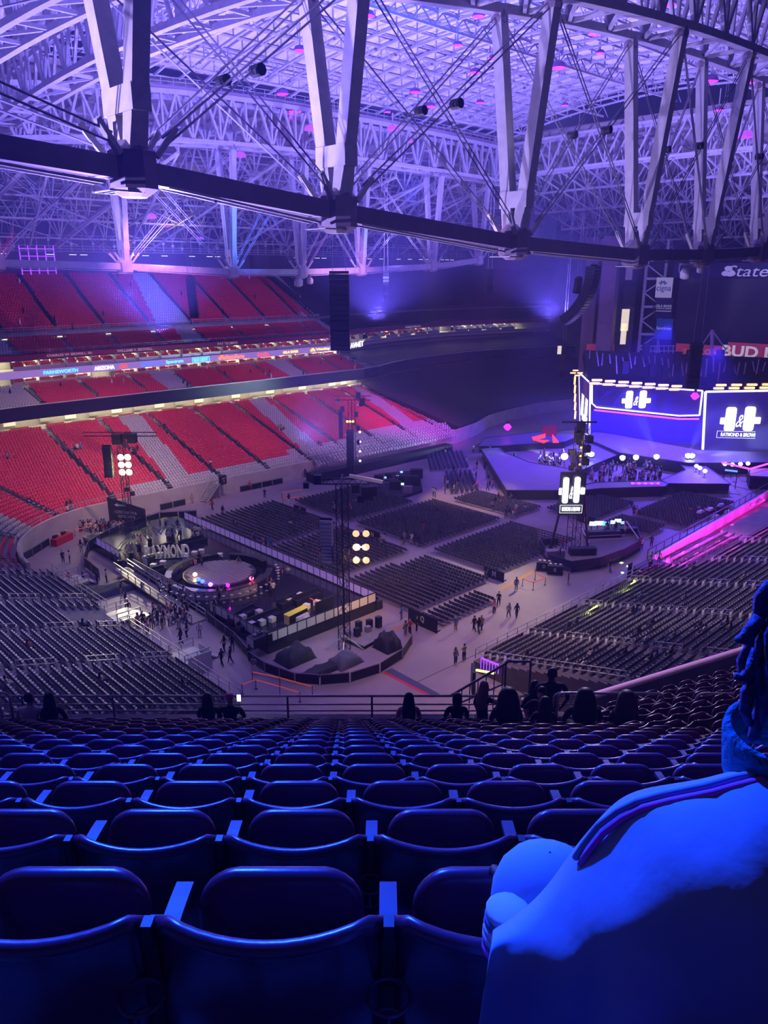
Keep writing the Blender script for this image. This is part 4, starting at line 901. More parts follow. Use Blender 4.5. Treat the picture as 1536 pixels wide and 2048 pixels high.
# ================================================================ lounge platform with round stage
DZ = 1.1
pf = empty('lounge_platform', (46, 76, 0), 0, 'long glossy black lounge platform on the floor at lower left', 'platform', world=True)
mb = MB(); mb.prism([(38.9, 57.0), (53.4, 57.0), (53.4, 101), (39.4, 101)], 0, DZ); mb.build('deck', M_GLOSSB, pf)
for (a, b, m, n, lab) in (((38.9, 57.0), (53.4, 57.0), M_PEARL, 12, 'white'), ((53.4, 57.0), (53.4, 98), mat('violet_lit_panel', (.42, .33, .9), .4, emit=.22, ecol=(.4, .25, 1)), 34, 'v'), ((38.9, 57), (38.9, 67.5), M_PEARL, 9, 'w'), ((38.9, 70.5), (38.9, 85), M_PEARL, 12, 'x'), ((39.1, 89), (39.2, 96), MATS['violet_lit_panel'], 5, 'y')):  # violet light on these panels is put into colour and a weak glow
    a, b = Vector((*a, DZ)), Vector((*b, DZ)); ang = math.atan2(b.y-a.y, b.x-a.x); L = (b-a).length
    fr = MB()
    for h in (.12, 1.18): fr.bar(a+Vector((0, 0, h)), b+Vector((0, 0, h)), .09)
    for i in range(n+1): q = a.lerp(b, i/n); fr.bar(q, q+Vector((0, 0, 1.2)), .09)
    fo = fr.build('panel_frame', M_BLACK, pf)
    for i in range(n): q = a.lerp(b, (i+.5)/n); mb = MB(); mb.box((q.x, q.y, DZ+.65), (L/n-.12, .05, .95), ang); mb.build('panel', m, fo)
mb = MB(); mb.box((54.0, 78, .55), (.9, 42, 1.0)); mb.build('black_skirt', M_DRAPE, pf)
# ramp on the side
rp = empty('access_ramp', (38, 70, 0), 0, 'long pale ramp with steel railings along the side of the lounge platform', 'ramp', world=True)
mb = MB(); mb.hexa([(36.9, 68.0, 0), (38.6, 68.0, 0), (38.6, 86, .9), (36.9, 86, .9), (36.9, 68.0, .18), (38.6, 68.0, .18), (38.6, 86, 1.1), (36.9, 86, 1.1)]); mb.build('ramp_deck', mat('ramp_floor', (.42, .38, .28), .5), rp)
mb = MB()
for du in (36.9, 38.6):
    for h in (.5, 1.0): mb.bar((du, 68, .2+h), (du, 86, 1.1+h), .09)
    for i in range(11): v = 68+i*1.8; z = .2+.9*i/10; mb.bar((du, v, z), (du, v, z+1), .09)
mb.build('railing', M_GALV, rp)
# round stage: floor, skirt, counter ring with marble fronts, stairs
RC = (44.6, 74.6)
rs_ = empty('round_stage', (*RC, DZ), 0, 'low round dance stage ringed by a bar counter on the lounge platform', 'stage')
mb = MB(); mb.lathe((0, 0, 0), [(4.25, 0), (4.25, .85), (4.1, .9)], 40); mb.build('stage_drum', M_BLACK, rs_)
for i in range(14):
    x0 = -3.95+i*.565; x1 = x0+.54; xm = max(abs(x0), abs(x1)); h = math.sqrt(max(.2, 16.2-xm*xm)); mb = MB(); mb.box(((x0+x1)/2, 0, .92), (x1-x0, 2*h, .03)); mb.build('floor_board', M_WOOD, rs_)
M_MARB = mat('veined_marble_front', (.62, .60, .66), .3, noise=.9, nscale=1.6)
for i in range(30):
    a0 = math.radians(-10+i*11.2); 
    if 15 <= i <= 16 or i in (5, 6): continue
    a1 = a0 + math.radians(10.8); am = (a0+a1)/2; L = 6.1*math.radians(10.9)
    mb = MB(); mb.box((6.1*math.cos(am), 6.1*math.sin(am), .5), (.12, L, 1.0), am); mb.build('counter_front', M_MARB if 8 < i < 26 else M_BLACK, rs_)
    mb = MB(); mb.box((5.85*math.cos(am), 5.85*math.sin(am), 1.04), (.75, L*.98, .07), am); mb.build('counter_top', M_PEARL if 20 > i > 12 else M_BLACK, rs_)
for i in range(4): mb = MB(); a = math.radians(-58); mb.box(((5.0+i*.45)*math.cos(a), (5.0+i*.45)*math.sin(a), (.72-i*.18)/2+.02), (.5, 2.2, .72-i*.18), a); mb.build('stair', M_BLACK, rs_)
STG = [(397, 1160, E_BLUE), (405, 1164, E_BLUE), (421, 1170, em('violet_lens', (.5, .1, 1), 7)), (390, 1150, em('warm_small_lens', (1, .65, .35), 7)), (455, 1172, E_MAG), (503, 1158, em('rose_lens', (1, .06, .2), 8))]
for k, (px, py, m) in enumerate(STG):
    u, v = fl(px, py, DZ+1.15); o = empty('stage_lamp', (u, v, DZ+.9), 0, ('left blue lamp on the rim of the round stage', 'second blue lamp on the rim of the round stage', 'violet lamp on the front rim of the round stage', 'warm white lamp at the left rim of the round stage', 'magenta lamp on the near rim of the round stage', 'rose red lamp on the right rim of the round stage')[k], 'lamp')
    mb = MB(); mb.box((0, 0, .05), (.3, .3, .1)); mb.build('base', M_BLACK, o); mb = MB(); mb.lathe((0, 0, .3), [(.1, -.2), (.24, -.08), (.26, .1), (.12, .22)], 10); mb.build('lens', m, o)
    c = tuple(m.node_tree.nodes['Principled BSDF'].inputs['Emission Color'].default_value)[:3]; lamp('POINT', 'stage_lamp_glow', (u, v, DZ+1.4), None, 120, c, .2)
# bar stools
stool = empty('bar_stool', (*RC, DZ), 0, 'white bar stool at the left end of the round counter', 'stool', 'bar stools round the counter')
mb = MB(); mb.lathe((0, 0, .72), [(.17, 0), (.19, .05), (.15, .08)], 10); mb.build('seat', M_WHITE, stool); mb = MB(); mb.tube([(0, 0, 0), (0, 0, .72)], .03, 6); mb.build('stem', M_GALV, stool); mb = MB(); mb.lathe((0, 0, 0), [(.2, 0), (.05, .04)], 10); mb.build('base', M_GALV, stool)
first = True
for i in range(26):
    a = math.radians(150+i*7.6); 
    if abs(math.degrees(a) - 302) < 12: continue
    p = (RC[0]+6.9*math.cos(a), RC[1]+6.9*math.sin(a), DZ)
    if first: stool.location = p; first = False
    else: dup(stool, p, a, 'white bar stool at the round counter, %s from the left end' % ordw(i+1))
# furniture on the platform
M_SOFA = mat('black_leather_sofa', (.02, .02, .025), .3)
def cube_seat(px, py, k):
    u, v = fl(px, py, DZ+.2); o = empty('cube_table', (u, v, DZ), .05*k, None, 'table', 'white cube tables of the lounge'); mb = MB(); mb.box((0, 0, .26), (.62, .62, .48)); a = mb.build('cube', M_CREAM, o); mb = MB(); mb.box((0, 0, .52), (.66, .66, .05)); mb.build('top', M_CREAM, o); return o
CUB = [(486, 1236, 'by the left black sofa'), (518, 1226, 'at the back of the front sofas'), (503, 1250, 'nearest the front left rail'), (524, 1246, 'second in the front row'), (544, 1240, 'third in the front row'), (577, 1203, 'behind the yellow-topped bar'), (601, 1192, 'beside the yellow flowers'), (613, 1214, 'between the bar and the roped corner'), (634, 1207, 'against the dark wall'),
       (320, 1110, 'below the letters'), (370, 1112, 'left of the row before the round stage'), (284, 1140, 'left front of the palms'), (307, 1133, 'second left of the letters'), (326, 1127, 'third left of the letters'), (372, 1117, 'below the last letter'), (389, 1108, 'right of the letters'), (403, 1104, 'farther right of the letters'), (440, 1112, 'near the violet panels'), (412, 1120, 'above the round stage')]
for k, (px, py, w_) in enumerate(CUB): cube_seat(px, py, k)['label'] = 'white cube table %s' % w_
def sofa(px0, py0, px1, py1, lab):
    a, b = Vector(fl(px0, py0, DZ+.3)), Vector(fl(px1, py1, DZ+.3)); c = (a+b)/2; L = (b-a).length; ang = math.atan2(b.y-a.y, b.x-a.x)
    o = empty('lounge_sofa', (c.x, c.y, DZ), ang, lab, 'sofa')
    mb = MB(); mb.box((0, 0, .2), (L, .85, .4)); mb.build('base', M_SOFA, o)
    n = max(2, int(L/.9))
    for i in range(n): x = -L/2+(i+.5)*L/n; mb = MB(); mb.box((x, -.05, .46), (L/n-.05, .7, .14)); mb.build('cushion', M_SOFA, o)
    mb = MB(); mb.box((0, .38, .55), (L, .14, .7)); mb.build('backrest', M_SOFA, o)
    for s_ in (-1, 1): mb = MB(); mb.box((s_*(L/2+.06), 0, .35), (.14, .85, .55)); mb.build('arm', M_SOFA, o)
for q in [(462, 1243, 512, 1218, 'black sofa nearest the round stage at the front'), (478, 1258, 560, 1226, 'long black sofa along the front cubes'), (560, 1212, 596, 1196, 'short black sofa behind the bar'), (590, 1205, 640, 1186, 'black sofa along the right side of the lounge'), (312, 1102, 350, 1092, 'black sofa behind the letters'), (360, 1092, 410, 1078, 'black sofa behind the waiters'), (296, 1148, 330, 1140, 'black sofa left of the round stage'), (400, 1128, 440, 1118, 'black sofa just behind the round stage')]: sofa(*q)
o = empty('drinks_bar', (*fl(592, 1236, DZ), DZ), 0, 'bar with bright yellow top and tan front on the lounge platform', 'bar', world=True)
a, b = Vector(fl(574, 1240, DZ+.5)), Vector(fl(611, 1222, DZ+.5)); c = (a+b)/2; ang = math.atan2(b.y-a.y, b.x-a.x); L = (b-a).length
for nm, dx, dy, z, d, m in (('counter', 0, 0, DZ+.5, (L, .6, 1.0), M_BLACK), ('top', 0, 0, DZ+1.04, (L+.1, .8, .07), M_YEL), ('tan_end', -L/2-.05, 0, DZ+.5, (.06, .7, 1.0), M_TAN), ('back_shelf', 0, -.9, DZ+.55, (L*.6, .35, .5), M_PEARL), ('ice_bin', .3, -1.1, DZ+.3, (.7, .5, .6), M_PEARL)):
    mb = MB(); mb.box((c.x+dx*math.cos(ang)-dy*math.sin(ang), c.y+dx*math.sin(ang)+dy*math.cos(ang), z), d, ang); mb.build(nm, m, o)
mb = MB(); a, b = fl(632, 1238, DZ+.2), fl(668, 1222, DZ+.2); wr = wallrect('dark_partition', a, b, DZ, DZ+2.0, M_BLACK, .12); tag(wr, 'dark partition wall at the right side of the lounge platform', 'partition')
for k, (px, py, lab) in enumerate([(520, 1288, 'white fronted disc jockey desk at the near corner of the platform'), (300, 1128, 'low white service desk among the palms')]):
    u, v = fl(px, py, DZ); o = empty('service_desk', (u, v, DZ), 0, lab, 'desk')
    mb = MB(); mb.box((0, 0, .5), (2.2 if not k else 1.2, 1.2 if not k else .7, 1.0)); mb.build('body', M_BLACK, o)
    for i in range(3): mb = MB(); mb.box((-1.13 if not k else -.62, (i-1)*.38, .52), (.05, .34, .8)); mb.build('front_panel', M_PEARL, o)
    for i in range(3): mb = MB(); mb.box((-.5+i*.5, .1, 1.1), (.35, .4, .18)); mb.build('player', M_BLACK if i % 2 else M_STEELD, o)
# standing letters RAYMOND
u, v = fl(335, 1117, DZ); t = empty('giant_letters', (u, v, DZ), 0, 'big free-standing pale letters spelling RAYMOND on the lounge platform', 'letters')
for i, ch in enumerate('RAYMOND'):
    x = (i-3)*.80; yw = YAW-PI/2+.12; text(ch, (x*math.cos(yw), x*math.sin(yw), .95), yw, .72, 1.7, mat('letter_face', (.7, .68, .66), .4, emit=.12) if i == 0 else MATS['letter_face'], t, 'letter', .3, .02)
mb = MB(); mb.box((0, 0, .05), (6.0, .5, .1), YAW-PI/2+.12); mb.build('plinth', M_BLACK, t)
# palms
def palm(px, py, h, k):
    u, v = fl(px, py, DZ); o = empty('potted_palm', (u, v, DZ), k, 'dark green potted palm %s' % ('left of the big letters', 'nearest the platform corner', 'behind the big letters', 'at the back edge of the platform', 'between the letters and the exit sign')[k % 5], 'palm')
    mb = MB(); mb.lathe((0, 0, 0), [(.25, 0), (.35, .5), (.3, .52)], 10); mb.build('pot', M_BLACK, o); mb = MB(); mb.tube([(0, 0, .4), (.05, 0, h*.6)], [.07, .04], 6); mb.build('trunk', M_TAN, o)
    for j in range(13):
        a = j*2*PI/13; mb = MB(); pts = [(0.05+math.cos(a)*t*h*.55, math.sin(a)*t*h*.55, h*.6+h*.45*t-h*.62*t*t) for t in (0, .3, .6, .85, 1)]
        for p, q in zip(pts[:-1], pts[1:]): mb.bar(p, q, .16, .02)
        mb.build('frond', M_LEAF, o)
for k, (px, py, h) in enumerate([(262, 1112, 3.0), (240, 1128, 2.6), (340, 1080, 2.8), (300, 1085, 3.0), (278, 1095, 3.2)]): palm(px, py, h, k)
# fences, barricades
def barricade(pts, lab, h=1.1, m=M_BLACK, cloth=True):
    e = empty('barricade', (*pts[0], 0), 0, lab, 'barricade', world=True)
    for a, b in zip(pts[:-1], pts[1:]):
        a, b = Vector((*a, 0)), Vector((*b, 0)); n = max(1, round((b-a).length/2.4))
        for i in range(n):
            p, q = a.lerp(b, i/n), a.lerp(b, (i+1)/n); mb = MB(); p2 = p.lerp(q, .03); q2 = p.lerp(q, .97)
            mb.bar(p2+Vector((0, 0, h)), q2+Vector((0, 0, h)), .06); mb.bar(p2, p2+Vector((0, 0, h)), .06); mb.bar(q2, q2+Vector((0, 0, h)), .06); f = mb.build('fence_frame', M_GALV if not cloth else M_STEELD, e)
            if cloth: mb = MB(); mb.bar(p2+Vector((0, 0, h*.5)), q2+Vector((0, 0, h*.5)), .03, h*.85); mb.build('fence_cloth', m, f)
barricade([fl(*p) for p in [(497, 1322), (530, 1345), (590, 1367), (640, 1371), (700, 1366), (760, 1347), (805, 1318), (824, 1288), (822, 1262)]], 'curved black cloth barricade around the gear in front of the lounge platform')
barricade([fl(*p) for p in [(415, 1243), (470, 1285), (500, 1322)]], 'black barricade along the near left edge of the lounge platform')
barricade([fl(*p) for p in [(320, 1022), (372, 1010)]], 'short black barricade by the far wall'); barricade([fl(*p) for p in [(480, 985), (566, 967)]], 'long black barricade along the far wall right of the exit stair')
barricade([fl(*p) for p in [(48, 1122), (66, 1112), (100, 1090)]], 'black barricade in the left corner by the merchandise table')
barricade([fl(*p) for p in [(178, 1105), (200, 1090), (240, 1070), (320, 1044), (395, 1040)]], 'black cloth fence behind the lounge platform', 1.6)
barricade([fl(*p) for p in [(178, 1105), (170, 1135), (200, 1160)]], 'black cloth fence left of the palms', 1.5)
# gear heap in the fenced area
def heap(px, py, w_, d_, h_, lab, m, seed):
    u, v = fl(px, py); r2 = random.Random(seed); nx = 10; vs = []; fs = []
    for i in range(nx+1):
        for j in range(nx+1):
            x, y = (i/nx-.5), (j/nx-.5); e_ = max(0, 1-(2*max(abs(x), abs(y)))**7); vs.append((u+x*w_, v+y*d_, .02+e_*(h_*(.35+.5*r2.random()*(.5+.5*math.sin(i*.9+seed)*math.cos(j*.7))+.15))))
    for i in range(nx):
        for j in range(nx): q = i*(nx+1)+j; fs.append((q, q+nx+1, q+nx+2, q+1))
    mb = MB(); mb.add(vs, fs); o = mb.build('draped_gear', m, None, True); return tag(o, lab, 'gear')
heap(590, 1318, 3.5, 2.6, 1.7, 'gear under crumpled black cloth in front of the platform, left heap', M_DRAPE, 1); heap(690, 1325, 3.0, 2.4, 1.1, 'gear under shiny grey green sheet in front of the platform', M_TARP, 2); heap(775, 1295, 2.2, 2.4, 2.0, 'tall draped black case at the right of the fenced gear', M_DRAPE, 3)
heap(640, 1345, 4.5, 1.6, .8, 'low black sheet along the inside of the curved barricade', M_DRAPE, 4); heap(215, 1185, 6, 3, 1.0, 'black sheet spread over the floor left of the ramp', M_DRAPE, 5)
o = empty('work_deck', (*fl(735, 1270), 0), 0, 'low work deck with cases and a stool right of the tower foot', 'deck', world=True); mb = MB(); u, v = fl(735, 1275); mb.box((u, v, .4), (4.6, 3.2, .1), .1); mb.build('deck', M_WOOD, o)
for i in range(6): mb = MB(); mb.box((u-1.9+i*.75, v+.9-(i % 2)*.6, .75+.15*(i % 3)), (.55, .5, .6+.3*(i % 3))); mb.build('case', M_BLACK if i % 3 else M_STEELD, o)
for dx in (-2.1, 2.1):
    for dy in (-1.4, 1.4): mb = MB(); mb.box((u+dx, v+dy, .18), (.1, .1, .36)); mb.build('leg', M_BLACK, o)
# ================================================================ queue ropes, merchandise, exit sign
def ropes(pts, lab, h=1.0):
    e = empty('queue_rope', (*pts[0], 0), 0, lab, 'rope', world=True)
    for p in pts: mb = MB(); mb.lathe((*p, 0), [(.18, 0), (.05, .05), (.035, .1), (.035, h)], 8); mb.build('stanchion', M_BLACK, e)
    for a, b in zip(pts[:-1], pts[1:]): mb = MB(); mb.bar((*a, h-.06), (*b, h-.06), .04, .10); mb.build('belt', M_ROPE, e)
ropes([fl(*p) for p in [(150, 1072), (182, 1066), (215, 1060), (250, 1054)]], 'red queue belts before the merchandise crowd'); ropes([fl(*p) for p in [(505, 1362), (560, 1374), (625, 1392)]], 'red queue belt at the bottom, nearest line'); ropes([fl(*p) for p in [(512, 1378), (560, 1392), (600, 1404)]], 'second red queue belt at the bottom below the first')
ropes([fl(*p) for p in [(485, 1388), (512, 1378)]], 'short red queue belt joining the two lines at the bottom left')
ropes([fl(*p) for p in [(564, 996), (604, 990), (604, 1004), (566, 1008)]], 'red queue belts by the far left floor chairs'); ropes([fl(*p) for p in [(620, 1212, DZ), (640, 1222, DZ), (656, 1212, DZ)]], 'red rope around the roped corner of the lounge', 2.1)
ropes([fl(*p) for p in [(1045, 1172), (1066, 1180), (1090, 1170), (1070, 1160)]], 'queue belts right of sign M'); ropes([fl(*p) for p in [(945, 985), (956, 972), (962, 985)]], 'red queue belts by the fan of chair rows')
o = empty('merchandise_stall', (*fl(125, 1085), 0), 0, 'red draped merchandise table with cartons by the far wall at left', 'stall', world=True); u, v = fl(125, 1085)
mb = MB(); mb.box((u, v, .5), (3.4, 1.0, 1.0), .5); mb.build('table', M_RED, o)
for i in range(4): mb = MB(); mb.box((u-1.1+i*.7, v-.35+i*.36, 1.2), (.5, .4, .35), .5); mb.build('carton', M_TAN if i % 2 else M_BLACK, o)
u, v = fl(258, 1053); yw = YAW-PI/2-.25
o = empty('exit_banner', (u, v, 0), yw, 'black banner wall with white arrow and writing by the far wall', 'banner')
mb = MB(); mb.hexa([(-3.1, -.1, .3), (2.9, -.1, .3), (2.9, .1, .3), (-3.1, .1, .3), (-3.1, -.1, 4.3), (2.9, -.1, 2.9), (2.9, .1, 2.9), (-3.1, .1, 4.3)]); mb.build('panel', M_BLACK, o)
mb = MB(); mb.add([(-2.0, -.16, 3.25), (-1.4, -.16, 3.55), (-1.4, -.16, 2.95), (-1.4, -.16, 3.35), (-.2, -.16, 3.35), (-.2, -.16, 3.12), (-1.4, -.16, 3.12)], [(0, 2, 1), (3, 6, 5, 4)]); mb.build('arrow', M_WHITE, o)
text('VIP', (-.6, -.16, 3.22), 0, .7, .12, M_BLACK, o, 'lettering', .02); text('CONCESSIONS &', (-.2, -.16, 2.2), 0, 3.6, .42, M_WHITE, o, 'lettering', .02); text('RESTROOMS', (-.1, -.16, 1.55), 0, 2.8, .42, M_WHITE, o, 'lettering', .02)
for x in (-2.9, 0, 2.7): mb = MB(); mb.box((x, .2, .15), (.1, 1.2, .3)); mb.build('foot', M_BLACK, o)
u, v = fl(436, 1000); o = empty('exit_stair', (u, v, 0), .25, 'white steel stair with railings down the far wall beside a black exit box', 'stair')
for i in range(9): mb = MB(); mb.box((-2.0+i*.32, 1.0, .2+i*.27), (.32, 1.3, .05)); mb.build('step', M_GALV, o)
mb = MB()
for y in (.35, 1.65): mb.bar((-2.2, y, 1.0), (.8, y, 3.6), .09); mb.bar((-2.2, y, .6), (.8, y, 3.1), .07); mb.bar((-2.2, y, .05), (.8, y, 2.4), .16); [mb.bar((-2.2+k*.75, y, .1+k*.6), (-2.2+k*.75, y, 1.0+k*.65), .07) for k in range(5)]
mb.build('railing', M_GALV, o); mb = MB(); mb.box((1.6, .9, 2.4), (1.6, 1.6, .1)); mb.build('landing', M_GALV, o)
mb = MB(); mb.box((1.7, .3, 3.0), (1.3, .5, 1.5)); mb.build('exit_box', M_BLACK, o); text('EXIT', (1.7, .02, 3.3), 0, .8, .22, M_WHITE, o, 'lettering', .02); text('5', (1.7, .02, 2.85), 0, .3, .4, M_WHITE, o, 'lettering', .02)
for x in (1.0, 2.4): mb = MB(); mb.bar((x, .4, 0), (x, .4, 2.4), .1); mb.bar((x, 1.4, 0), (x, 1.4, 2.4), .1); mb.build('leg', M_GALV, o)
# ================================================================ towers
def mast(e, u, v, z0, z1, w_, m=M_BLACK, step=1.0):
    for sx in (-1, 1):
        for sy in (-1, 1): mb = MB(); mb.bar((u+sx*w_/2, v+sy*w_/2, z0), (u+sx*w_/2, v+sy*w_/2, z1), .07); mb.build('mast_chord', m, e)
    n = int((z1-z0)/step); mb = MB()
    for i in range(n):
        a, b = z0+i*step, z0+(i+1)*step; s_ = 1 if i % 2 else -1; h = w_/2
        mb.bar((u-h, v-s_*h, a), (u-h, v+s_*h, b), .045); mb.bar((u-s_*h, v-h, a), (u+s_*h, v-h, b), .045); mb.bar((u+h, v-s_*h, a), (u+h, v+s_*h, b), .045)
        mb.bar((u-h, v-h, b), (u-h, v+h, b), .04); mb.bar((u-h, v-h, b), (u+h, v-h, b), .04)
    mb.build('mast_lacing', m, e)
def speakers(name, top, n, w_, d_, h_, yaw, bend, lab, m=M_BLACK, m2=None, n2=0, bend0=0.0, hang=None, group=None):
    """a line array hung from its top; each cabinet a part"""
    e = empty(name, top, 0, lab, 'loudspeaker', group, world=True); a = bend0; p = Vector(top); rt = Vector((math.cos(yaw), math.sin(yaw), 0)); fw = Vector((math.sin(yaw), -math.cos(yaw), 0))
    mb = MB(); mb.bar(p+rt*w_*.5+Vector((0, 0, .12)), p-rt*w_*.5+Vector((0, 0, .12)), .15, .2); mb.build('fly_bar', M_BLACK, e)
    for i in range(n):
        dn = Vector((0, 0, -math.cos(a))) - fw*math.sin(a)*-1*-1; dn = (Vector((0, 0, -1))*math.cos(a) - fw*math.sin(a)); nf = (fw*math.cos(a) - Vector((0, 0, 1))*math.sin(a)); q = p + dn*h_
        mb = MB(); x = rt*w_/2; y = nf*d_/2; g = dn*h_*.04
        mb.hexa([tuple(k) for k in (q-x-y-g, q+x-y-g, q+x+y*.8-g, q-x+y*.8-g, p-x-y+g, p+x-y+g, p+x+y*.8+g, p-x+y*.8+g)]); cb = mb.build('cabinet', m2 if i < n2 else m, e)
        mb = MB(); f = nf*(d_/2*.8+.02) if m2 is None or True else 0
        mb.hexa([tuple(k) for k in (q-x*.9+f-g*3, q+x*.9+f-g*3, q+x*.9+f+nf*.02-g*3, q-x*.9+f+nf*.02-g*3, p-x*.9+f+g*3, p+x*.9+f+g*3, p+x*.9+f+nf*.02+g*3, p-x*.9+f+nf*.02+g*3)]); mb.build('grille', M_BAND if m2 is None else m2, cb)
        p = q; a += bend
    if hang:
        mb = MB(); t = Vector(top)
        for s_ in (-.35, .35): mb.tube([t+rt*s_*w_, t+rt*s_*w_*.2+Vector((0, 0, hang))], .03, 4)
        mb.build('hoist_cable', M_CABLE, e)
    return e
def lampbank(e, c, yaw, cols, rows, dx, dz, r, m, power=0, col=(1, 1, 1), to=None, names='lamp_head'):
    rt = Vector((math.cos(yaw), math.sin(yaw), 0)); fw = Vector((math.sin(yaw), -math.cos(yaw), 0)); c = Vector(c)
    for i in range(cols):
        for j in range(rows):
            p = c + rt*(i-(cols-1)/2)*dx + Vector((0, 0, (j-(rows-1)/2)*dz)); mb = MB(); mb.tube([p-fw*.35, p-fw*.1, p+fw*.02], [r*.5, r*1.1, r*1.15], 12); h_ = mb.build(names, M_BLACK, e)
            mb = MB(); mb.tube([p+fw*.02, p+fw*.07], [r, r*.9], 12); mb.build('lens', m, h_)
            mb = MB(); mb.bar(p-rt*r*1.4-fw*.2, p+rt*r*1.4-fw*.2, .05); mb.build('yoke', M_BLACK, h_)
YC = YAW-PI/2
u, v = 44.9, 52.5; zt = zat(968, u, v)
e = empty('delay_tower', (u, v, 0), 0, 'tall black lattice tower with six orange lamps in the middle of the floor', 'tower', world=True); mast(e, u, v, 0, zt, .8)
for a, L in ((0, 5.2), (PI/2, 3.2)):
    mb = MB(); 
    for h in (0, .5): mb.bar((u-math.cos(YC+a)*L/2, v-math.sin(YC+a)*L/2, zt+h), (u+math.cos(YC+a)*L/2, v+math.sin(YC+a)*L/2, zt+h), .12)
    for i in range(10): t0 = (i/10-.5)*L; t1 = ((i+1)/10-.5)*L; mb.bar((u+math.cos(YC+a)*t0, v+math.sin(YC+a)*t0, zt+(i % 2)*.5), (u+math.cos(YC+a)*t1, v+math.sin(YC+a)*t1, zt+((i+1) % 2)*.5), .05)
    mb.build('top_boom', M_BLACK, e)
mb = MB(); p = Vector((u, v, zt+.8)); rt = Vector((math.cos(YC), math.sin(YC), 0)); mb.bar(p+rt*.7, p+rt*3.8+Vector((0, 0, -.6)), .25, .3); mb.build('follow_lamp', M_PEARL, e)
for i, (dx, dz, s_) in enumerate([(-3.3, -.9, .5), (-2.2, -.3, .7), (1.3, -1.2, .7), (2.4, -1.6, 1.1), (2.9, -1.4, .8), (1.8, -2.2, .6)]): mb = MB(); q = p+rt*dx+Vector((0, 0, dz)); mb.box(tuple(q), (s_, s_, s_*1.1), YC); mb.build('control_case', M_BLACK, e)
lampbank(e, (u+math.cos(YC)*1.75, v+math.sin(YC)*1.75, zat(1094, u, v)+.0), YC, 2, 3, .95, 1.35, .34, E_ORNG)
for z in (zat(1120, u, v), zat(1094, u, v), zat(1066, u, v)): mb = MB(); mb.bar((u, v, z), (u+math.cos(YC)*2.6, v+math.sin(YC)*2.6, z), .08); mb.build('lamp_arm', M_BLACK, e)
lamp('SPOT', 'orange_bank_glow', (u+math.cos(YC)*1.75-FX*.5, v+math.sin(YC)*1.75-FY*.5, zat(1094, u, v)), (u+10, v+16, 0), 9000, (1, .5, .2), .4, 90, 1)
for k in range(4):  # foot outriggers
    a = k*PI/2+PI/4; mb = MB(); mb.bar((u, v, 1.6), (u+1.9*math.cos(a), v+1.9*math.sin(a), .1), .1); mb.build('outrigger', M_GALV, e)
D_ = u*FX+v*FY-.3
pt = at(652, 1040, D_-.2); speakers('line_array_speaker', tuple(pt), 12, 1.15, .7, .36, YC-.15, .012, 'blue grey faced line array hanging left of the central tower', M_BLACK, mat('speaker_face_grey', (.33, .36, .5), .5), 7)
# left tower
u, v = 45.3, 99.0; zt = zat(872, u, v); e = empty('delay_tower', (u, v, 0), 0, 'lattice tower at left with a blazing yellow white lamp cluster before the red stand', 'tower', world=True); mast(e, u, v, 0, zt, .8)
mb = MB(); mb.bar((u-math.cos(YC)*5, v-math.sin(YC)*5, zt), (u+math.cos(YC)*5, v+math.sin(YC)*5, zt), .12); mb.bar((u-math.cos(YC)*5, v-math.sin(YC)*5, zt+.5), (u+math.cos(YC)*5, v+math.sin(YC)*5, zt+.5), .1); mb.build('top_boom', M_BLACK, e)
zc = zat(928, u, v)
lampbank(e, (u, v-.6, zc), YC, 2, 3, .95, 1.05, .42, E_SUN)
for i, (dx, dz, s_) in enumerate([(-.4, 3.5, 1.2), (1.6, 3.6, 1.1), (.9, 3.9, .7), (.2, -3.6, .5), (.9, -4.2, .5)]): mb = MB(); mb.box((u+math.cos(YC)*dx, v+math.sin(YC)*dx, zc+dz), (s_, s_, s_*1.1), YC); mb.build('control_case', M_BLACK, e)
lamp('POINT', 'tower_lamp_glow', (u-FX*1.5, v-FY*1.5, zc), None, 7e2, (1, .72, .22), .3)
lamp('SPOT', 'left_tower_glow', (u-FX*1.2, v-FY*1.2, zc), (38, 66, 0), 6e3, (1, .9, .55), .4, 70, 1)
pt = at(213, 893, u*FX+v*FY-1); speakers('line_array_speaker', tuple(pt), 12, 1.15, .8, .36, YC, -.03, 'slim black line array hanging left of the blazing lamps', bend0=.12)
# rear tower on the left side of the chair field
u, v = 88.8, 100.8; zt = zat(800, u, v); e = empty('delay_tower', (u, v, 0), 0, 'slender tower with warm lamps before the pink lit part of the far stand', 'tower', world=True); mast(e, u, v, 0, zt, .9)
mb = MB(); 
for h in (0, .7): mb.bar((u-math.cos(YC)*3, v-math.sin(YC)*3, zt+h), (u+math.cos(YC)*3.4, v+math.sin(YC)*3.4, zt+h), .12)
mb.build('top_boom', M_BLACK, e)
for i, (dx, dz, s_) in enumerate([(-1.6, -1.6, 1.0), (.8, -2.5, .9), (1.2, .8, 1.1), (1.9, -.3, 1.3), (1.1, -5, .8), (1.1, -7.5, .8)]): mb = MB(); mb.box((u+math.cos(YC)*dx, v+math.sin(YC)*dx, zt+dz), (s_*.7, s_*.7, s_), YC); mb.build('control_case', M_BLACK, e)
lampbank(e, (u+math.cos(YC)*1.4, v+math.sin(YC)*1.4, zat(893, u, v)), YC, 1, 4, .8, 1.75, .2, em('cream_lamp_lens', (1, .85, .6), 5))
lampbank(e, (u-math.cos(YC)*.3, v-math.sin(YC)*.3, zat(843, u, v)), YC, 3, 1, .5, 1, .22, E_YELL)
